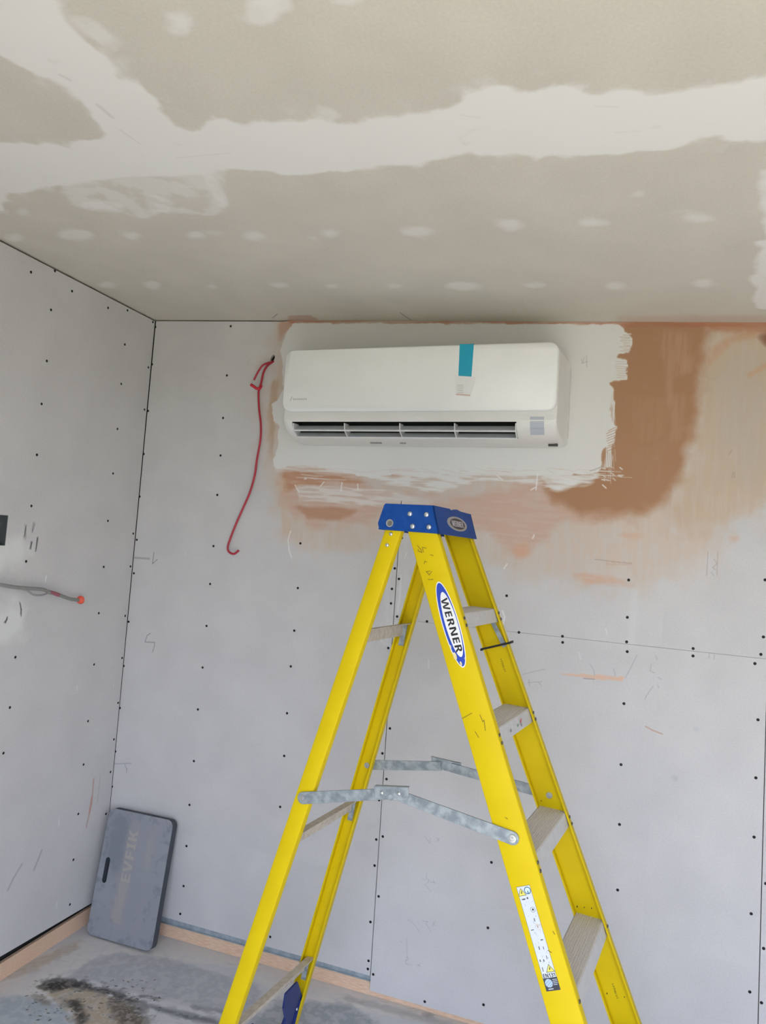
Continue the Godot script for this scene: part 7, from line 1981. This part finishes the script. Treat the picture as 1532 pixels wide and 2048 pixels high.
func safety_label(parent: Node, xf: Transform3D) -> void:
	# drawn lying down: x runs down the rail (0.206 m), y forwards (0.031 m)
	var im := Image.create(824, 124, false, Image.FORMAT_RGB8)
	im.fill(c8(206, 211, 216))
	var edge := c8(96, 100, 96)
	for r in [Rect2i(0, 0, 824, 3), Rect2i(0, 121, 824, 3), Rect2i(0, 0, 3, 124)]:
		im.fill_rect(r, edge)
	var rng := RandomNumberGenerator.new()
	rng.seed = 8
	var tri := func(cx: int, cy: int, r: int) -> void:
		for k in 2:
			var q := r - k * 6
			for x in range(-q, q):
				var hw := int((x + q) * 0.62)
				im.fill_rect(Rect2i(cx + x + k * 2, cy - hw, 1, hw * 2), c8(70, 74, 60) if k == 0 else c8(232, 218, 90))
		im.fill_rect(Rect2i(cx + 2, cy - 6, 14, 8), c8(60, 60, 50))
		im.fill_rect(Rect2i(cx - 8, cy, 14, 7), c8(60, 60, 50))
	tri.call(44, 34, 32)
	tri.call(652, 84, 32)
	for y in range(-32, 33):
		for x in range(-32, 33):
			var d := Vector2(x, y).length()
			if d < 30:
				im.set_pixel(40 + x, 90 + y, c8(52, 96, 128) if d > 23 or absf(y) < 5 and x > 2 else c8(206, 226, 240))
			if d < 22 and d > 18:
				im.set_pixel(194 + x, 88 + y, c8(120, 126, 130))
			if d < 9:
				im.set_pixel(194 + x, 88 + y, c8(44, 46, 50))
	# worn pictograms
	for k in 46:
		var x := rng.randi_range(86, 610)
		var y := rng.randi_range(12, 104)
		var c := c8(150, 154, 158).lerp(c8(196, 200, 204), rng.randf())
		im.fill_rect(Rect2i(x, y, rng.randi_range(3, 20), rng.randi_range(2, 6)), c)
	for r in [Rect2i(100, 18, 8, 34), Rect2i(92, 64, 14, 14), Rect2i(98, 30, 12, 10), Rect2i(262, 72, 26, 7), Rect2i(580, 18, 18, 9), Rect2i(582, 50, 18, 9), Rect2i(480, 42, 26, 8), Rect2i(486, 80, 22, 6), Rect2i(430, 78, 8, 22), Rect2i(556, 84, 28, 6), Rect2i(640, 20, 34, 6), Rect2i(346, 20, 6, 26), Rect2i(312, 84, 26, 8)]:
		im.fill_rect(r, c8(62, 64, 68))
	for k in 40:
		var p := Vector2i(rng.randi_range(290, 350), rng.randi_range(66, 116))
		im.fill_rect(Rect2i(p, Vector2i(rng.randi_range(2, 12), rng.randi_range(2, 8))), c8(204, 190, 176))
	im.fill_rect(Rect2i(724, 0, 100, 124), c8(38, 44, 58))
	for y in range(-36, 37):
		for x in range(-36, 37):
			if Vector2(x, y).length() < 33:
				im.set_pixel(764 + x, 40 + y, c8(176, 196, 212).lerp(c8(140, 168, 190), 0.5 + 0.5 * sin(x * 0.3 + y * 0.2)))
	for k in 4:
		im.fill_rect(Rect2i(738 + k * 13, 78, 6, 40 if k != 3 else 34), c8(170, 176, 186))
	im.fill_rect(Rect2i(806, 22, 7, 44), c8(200, 204, 208))
	var m := mat(Color.WHITE, 0.45)
	m.albedo_texture = ImageTexture.create_from_image(im)
	var g := Geo.new()
	g.prism(P([-0.103, -0.0155, 0.103, -0.0155, 0.103, 0.0155, -0.103, 0.0155]), 0.0, 0.0003)
	g.map_uv(func(p: Vector3) -> Vector2: return Vector2((p.x + 0.103) / 0.206, (p.y + 0.0155) / 0.031))
	var o := put("safety_label", g, m, parent)
	o.transform = xf
	o.set_meta("label", "worn white safety label with warning symbols")
	# the letters stand across the rail
	flat_text("lettering", "EN131", 0.0072, 0.0262, M.label_black, o, Transform3D(Basis(Vector3(0, 1, 0), Vector3(-1, 0, 0), Vector3(0, 0, 1)), Vector3(0.0735, 0.0, 0.0004)))

# ---------------------------------------------------------------- kneeling pad leaning in the corner
func build_kneeler() -> void:
	var w := 0.297
	var h := 0.455
	var th := 0.030
	var cv := Canvas.new(Vector2(w + 0.02, h + 0.02), 900.0, Vector2(-0.01, h + 0.01), -1.0, c8(126, 130, 138), noise)
	cv.paint([P([0, 0, w, 0, w, h, 0, h])], c8(162, 163, 168), 0.7, 0.04, "blot", 1.2, 0.5)
	cv.paint([P([0.02, 0.25, 0.10, 0.22, 0.11, 0.44, 0.02, 0.43])], c8(112, 118, 128), 0.5, 0.03, "blot", 0.9, 0.7)
	cv.paint([P([0.09, 0.04, 0.15, 0.04, 0.16, 0.42, 0.10, 0.42])], c8(160, 158, 156), 0.45, 0.02, "blot", 0.8, 0.6)
	# worn strip up the middle where the raised lettering has rubbed pale
	cv.paint([P([0.098, 0.060, 0.140, 0.060, 0.150, 0.205, 0.108, 0.205])], c8(172, 166, 156), 0.6, 0.010, "blot", 0.9, 0.6, "vs", 0.45)
	cv.paint([P([0.190, 0.27, 0.235, 0.27, 0.225, 0.40, 0.200, 0.40])], c8(164, 162, 154), 0.5, 0.02, "vs", 1.0, 0.6, "vs", 0.6)
	cv.paint([P([0.03, 0.10, 0.09, 0.12, 0.08, 0.20, 0.03, 0.17])], c8(160, 164, 170), 0.4, 0.03, "blot", 1.0, 0.7)
	cv.paint([P([0.16, 0.02, 0.24, 0.03, 0.25, 0.20, 0.18, 0.18])], c8(154, 152, 158), 0.4, 0.03, "blot", 1.0, 0.7)
	var m := mat(Color.WHITE, 0.8)
	m.albedo_texture = cv.texture()
	var t := thing("kneeling_pad", "dusty grey foam kneeling pad with handle slot leaning in the corner", "kneeling pad", Vector3(0.040, 0.0, 0.117))
	var lean := atan2(0.080, 0.445)
	t.basis = Basis(Vector3.UP, -0.03) * Basis(Vector3.RIGHT, -lean) * Basis(Vector3(0, 0, 1), 0.025)
	t.position.y = 0.004 + th * sin(lean) * 0.2
	var slot := rounded(0.020, 0.092, 0.0098, 5, Vector2(0.036, 0.232))
	var outline := holed(rounded(w, h, 0.026, 6, Vector2(w / 2, h / 2)), slot)
	var g := Geo.new()
	var ids := Geometry2D.triangulate_polygon(outline)
	for z in [0.0, -th]:
		for i in range(0, ids.size(), 3):
			g.tri(Vector3(outline[ids[i]].x, outline[ids[i]].y, z), Vector3(outline[ids[i + 1]].x, outline[ids[i + 1]].y, z), Vector3(outline[ids[i + 2]].x, outline[ids[i + 2]].y, z), Vector3(0, 0, 1 if z == 0.0 else -1))
	g.map_uv(func(p: Vector3) -> Vector2: return cv.uv(Vector2(p.x, p.y)))
	var body := put("pad", g, m, t)
	var e := Geo.new()
	var rim := rounded(w, h, 0.026, 6, Vector2(w / 2, h / 2))
	if Geometry2D.is_polygon_clockwise(rim):
		rim.reverse()
	for i in rim.size():
		var a := rim[i]
		var b := rim[(i + 1) % rim.size()]
		e.quad(Vector3(a.x, a.y, -th), Vector3(b.x, b.y, -th), Vector3(b.x, b.y, 0), Vector3(a.x, a.y, 0))
	for i in slot.size():
		var a := slot[i]
		var b := slot[(i + 1) % slot.size()]
		var c := Vector2(0.036, 0.232)
		e.quad(Vector3(a.x, a.y, -th), Vector3(b.x, b.y, -th), Vector3(b.x, b.y, 0), Vector3(a.x, a.y, 0), Vector3(c.x - a.x, c.y - a.y, 0))
	put("edge", e, mat(c8(76, 80, 88), 0.85), t, 40)
	flat_text("lettering", "EVFIK", 0.040, 0.185, speckled(c8(158, 155, 151), c8(188, 180, 168), 0.03, 0.85, 0.0, 14.0, 51), body, Transform3D(Basis(Vector3(0, 1, 0), Vector3(-1, 0, 0), Vector3(0, 0, 1)), Vector3(0.130, 0.300, 0.0003)))

# ---------------------------------------------------------------- loose cables
func curve(pts: PackedVector2Array, depth: Callable, place: Callable) -> PackedVector3Array:
	var c := Curve3D.new()
	var q := PackedVector3Array()
	for i in pts.size():
		q.append(place.call(pts[i].x, pts[i].y, depth.call(float(i) / maxf(1.0, pts.size() - 1))))
	for i in q.size():
		var tan_ := (q[mini(i + 1, q.size() - 1)] - q[maxi(i - 1, 0)]) / 6.0
		c.add_point(q[i], -tan_, tan_)
	c.bake_interval = 0.006
	return c.get_baked_points()

func build_cables() -> void:
	var on_back := func(u: float, v: float, off: float) -> Vector3: return Vector3(u, v, off)
	var red := mat(c8(178, 44, 62), 0.45)
	var t := thing("red_cable", "red cable hanging from a hole beside the air conditioner", "cable")
	var hang := func(f: float) -> float: return lerpf(-0.006, 0.022, minf(1.0, f * 8.0))
	var g := Geo.new()
	g.tube(curve(P([0.552,2.249,0.528,2.229,0.518,2.196,0.514,2.157,0.508,2.131,0.507,2.108,0.516,2.050,0.529,1.992,0.533,1.934,0.526,1.856,0.523,1.798,0.509,1.730,0.483,1.660,0.461,1.601,0.445,1.552,0.436,1.516,0.442,1.497,0.465,1.490,0.485,1.505]), hang, on_back), 0.0042, 10)
	put("long_core", g, red, t, 60)
	var g2 := Geo.new()
	g2.tube(curve(P([0.548,2.245,0.532,2.235,0.516,2.223,0.501,2.202,0.492,2.184,0.483,2.164]), func(f: float) -> float: return lerpf(-0.004, 0.026, minf(1.0, f * 3.0)), on_back), 0.0038, 10)
	put("short_core", g2, red, t, 60)
	var g3 := Geo.new()
	g3.tube(curve(P([0.479,2.144,0.491,2.137,0.502,2.131,0.513,2.133,0.516,2.145]), func(f: float) -> float: return 0.040 - 0.016 * f, on_back), 0.0058, 10)
	put("stripped_end", g3, mat(c8(196, 30, 52), 0.4), t, 60)
	var u := thing("grey_cable", "grey twin cable with orange tip sticking out of the left wall", "cable")
	var grey := mat(c8(142, 142, 138), 0.6)
	var a := Geo.new()
	a.tube(curve(P([0.752,1.362,0.717,1.354,0.692,1.344,0.630,1.334,0.564,1.328,0.508,1.323,0.474,1.312]), func(f: float) -> float: return lerpf(-0.004, 0.026, minf(1.0, f * 2.5)), on_left), 0.0062, 10)
	put("sheath", a, grey, u, 60)
	var b := Geo.new()
	b.tube(curve(P([0.613,1.330,0.580,1.322,0.554,1.308,0.522,1.305,0.495,1.308,0.479,1.312]), func(f: float) -> float: return 0.026 + 0.006 * sin(f * PI), on_left), 0.0030, 8)
	put("loose_core", b, mat(c8(160, 156, 158), 0.6), u, 60)
	var c := Geo.new()
	c.tube(curve(P([0.474,1.312,0.430,1.302,0.376,1.287,0.329,1.280]), func(_f: float) -> float: return 0.026, on_left), 0.0062, 10)
	put("sheath", c, mat(c8(136, 138, 132), 0.6), u, 60)
	var d := Geo.new()
	d.tube(curve(P([0.474,1.313,0.452,1.308,0.430,1.302]), func(_f: float) -> float: return 0.026, on_left), 0.0070, 10)
	put("red_sleeve", d, mat(c8(158, 92, 102), 0.6), u, 60)
	var tip := Geo.new()
	var q: Vector2 = P([0.317,1.280])[0]
	tip.lathe(P([0.0, -0.010, 0.010, -0.009, 0.0150, -0.003, 0.0150, 0.003, 0.010, 0.009, 0.0, 0.010]), 14, Transform3D(Basis(), on_left(q.x, q.y, 0.026)))
	var o := put("connector", tip, mat(c8(238, 96, 70), 0.4), u, 50)
	o.scale = Vector3.ONE
	o.set_meta("label", "orange push-on connector at the cable end")
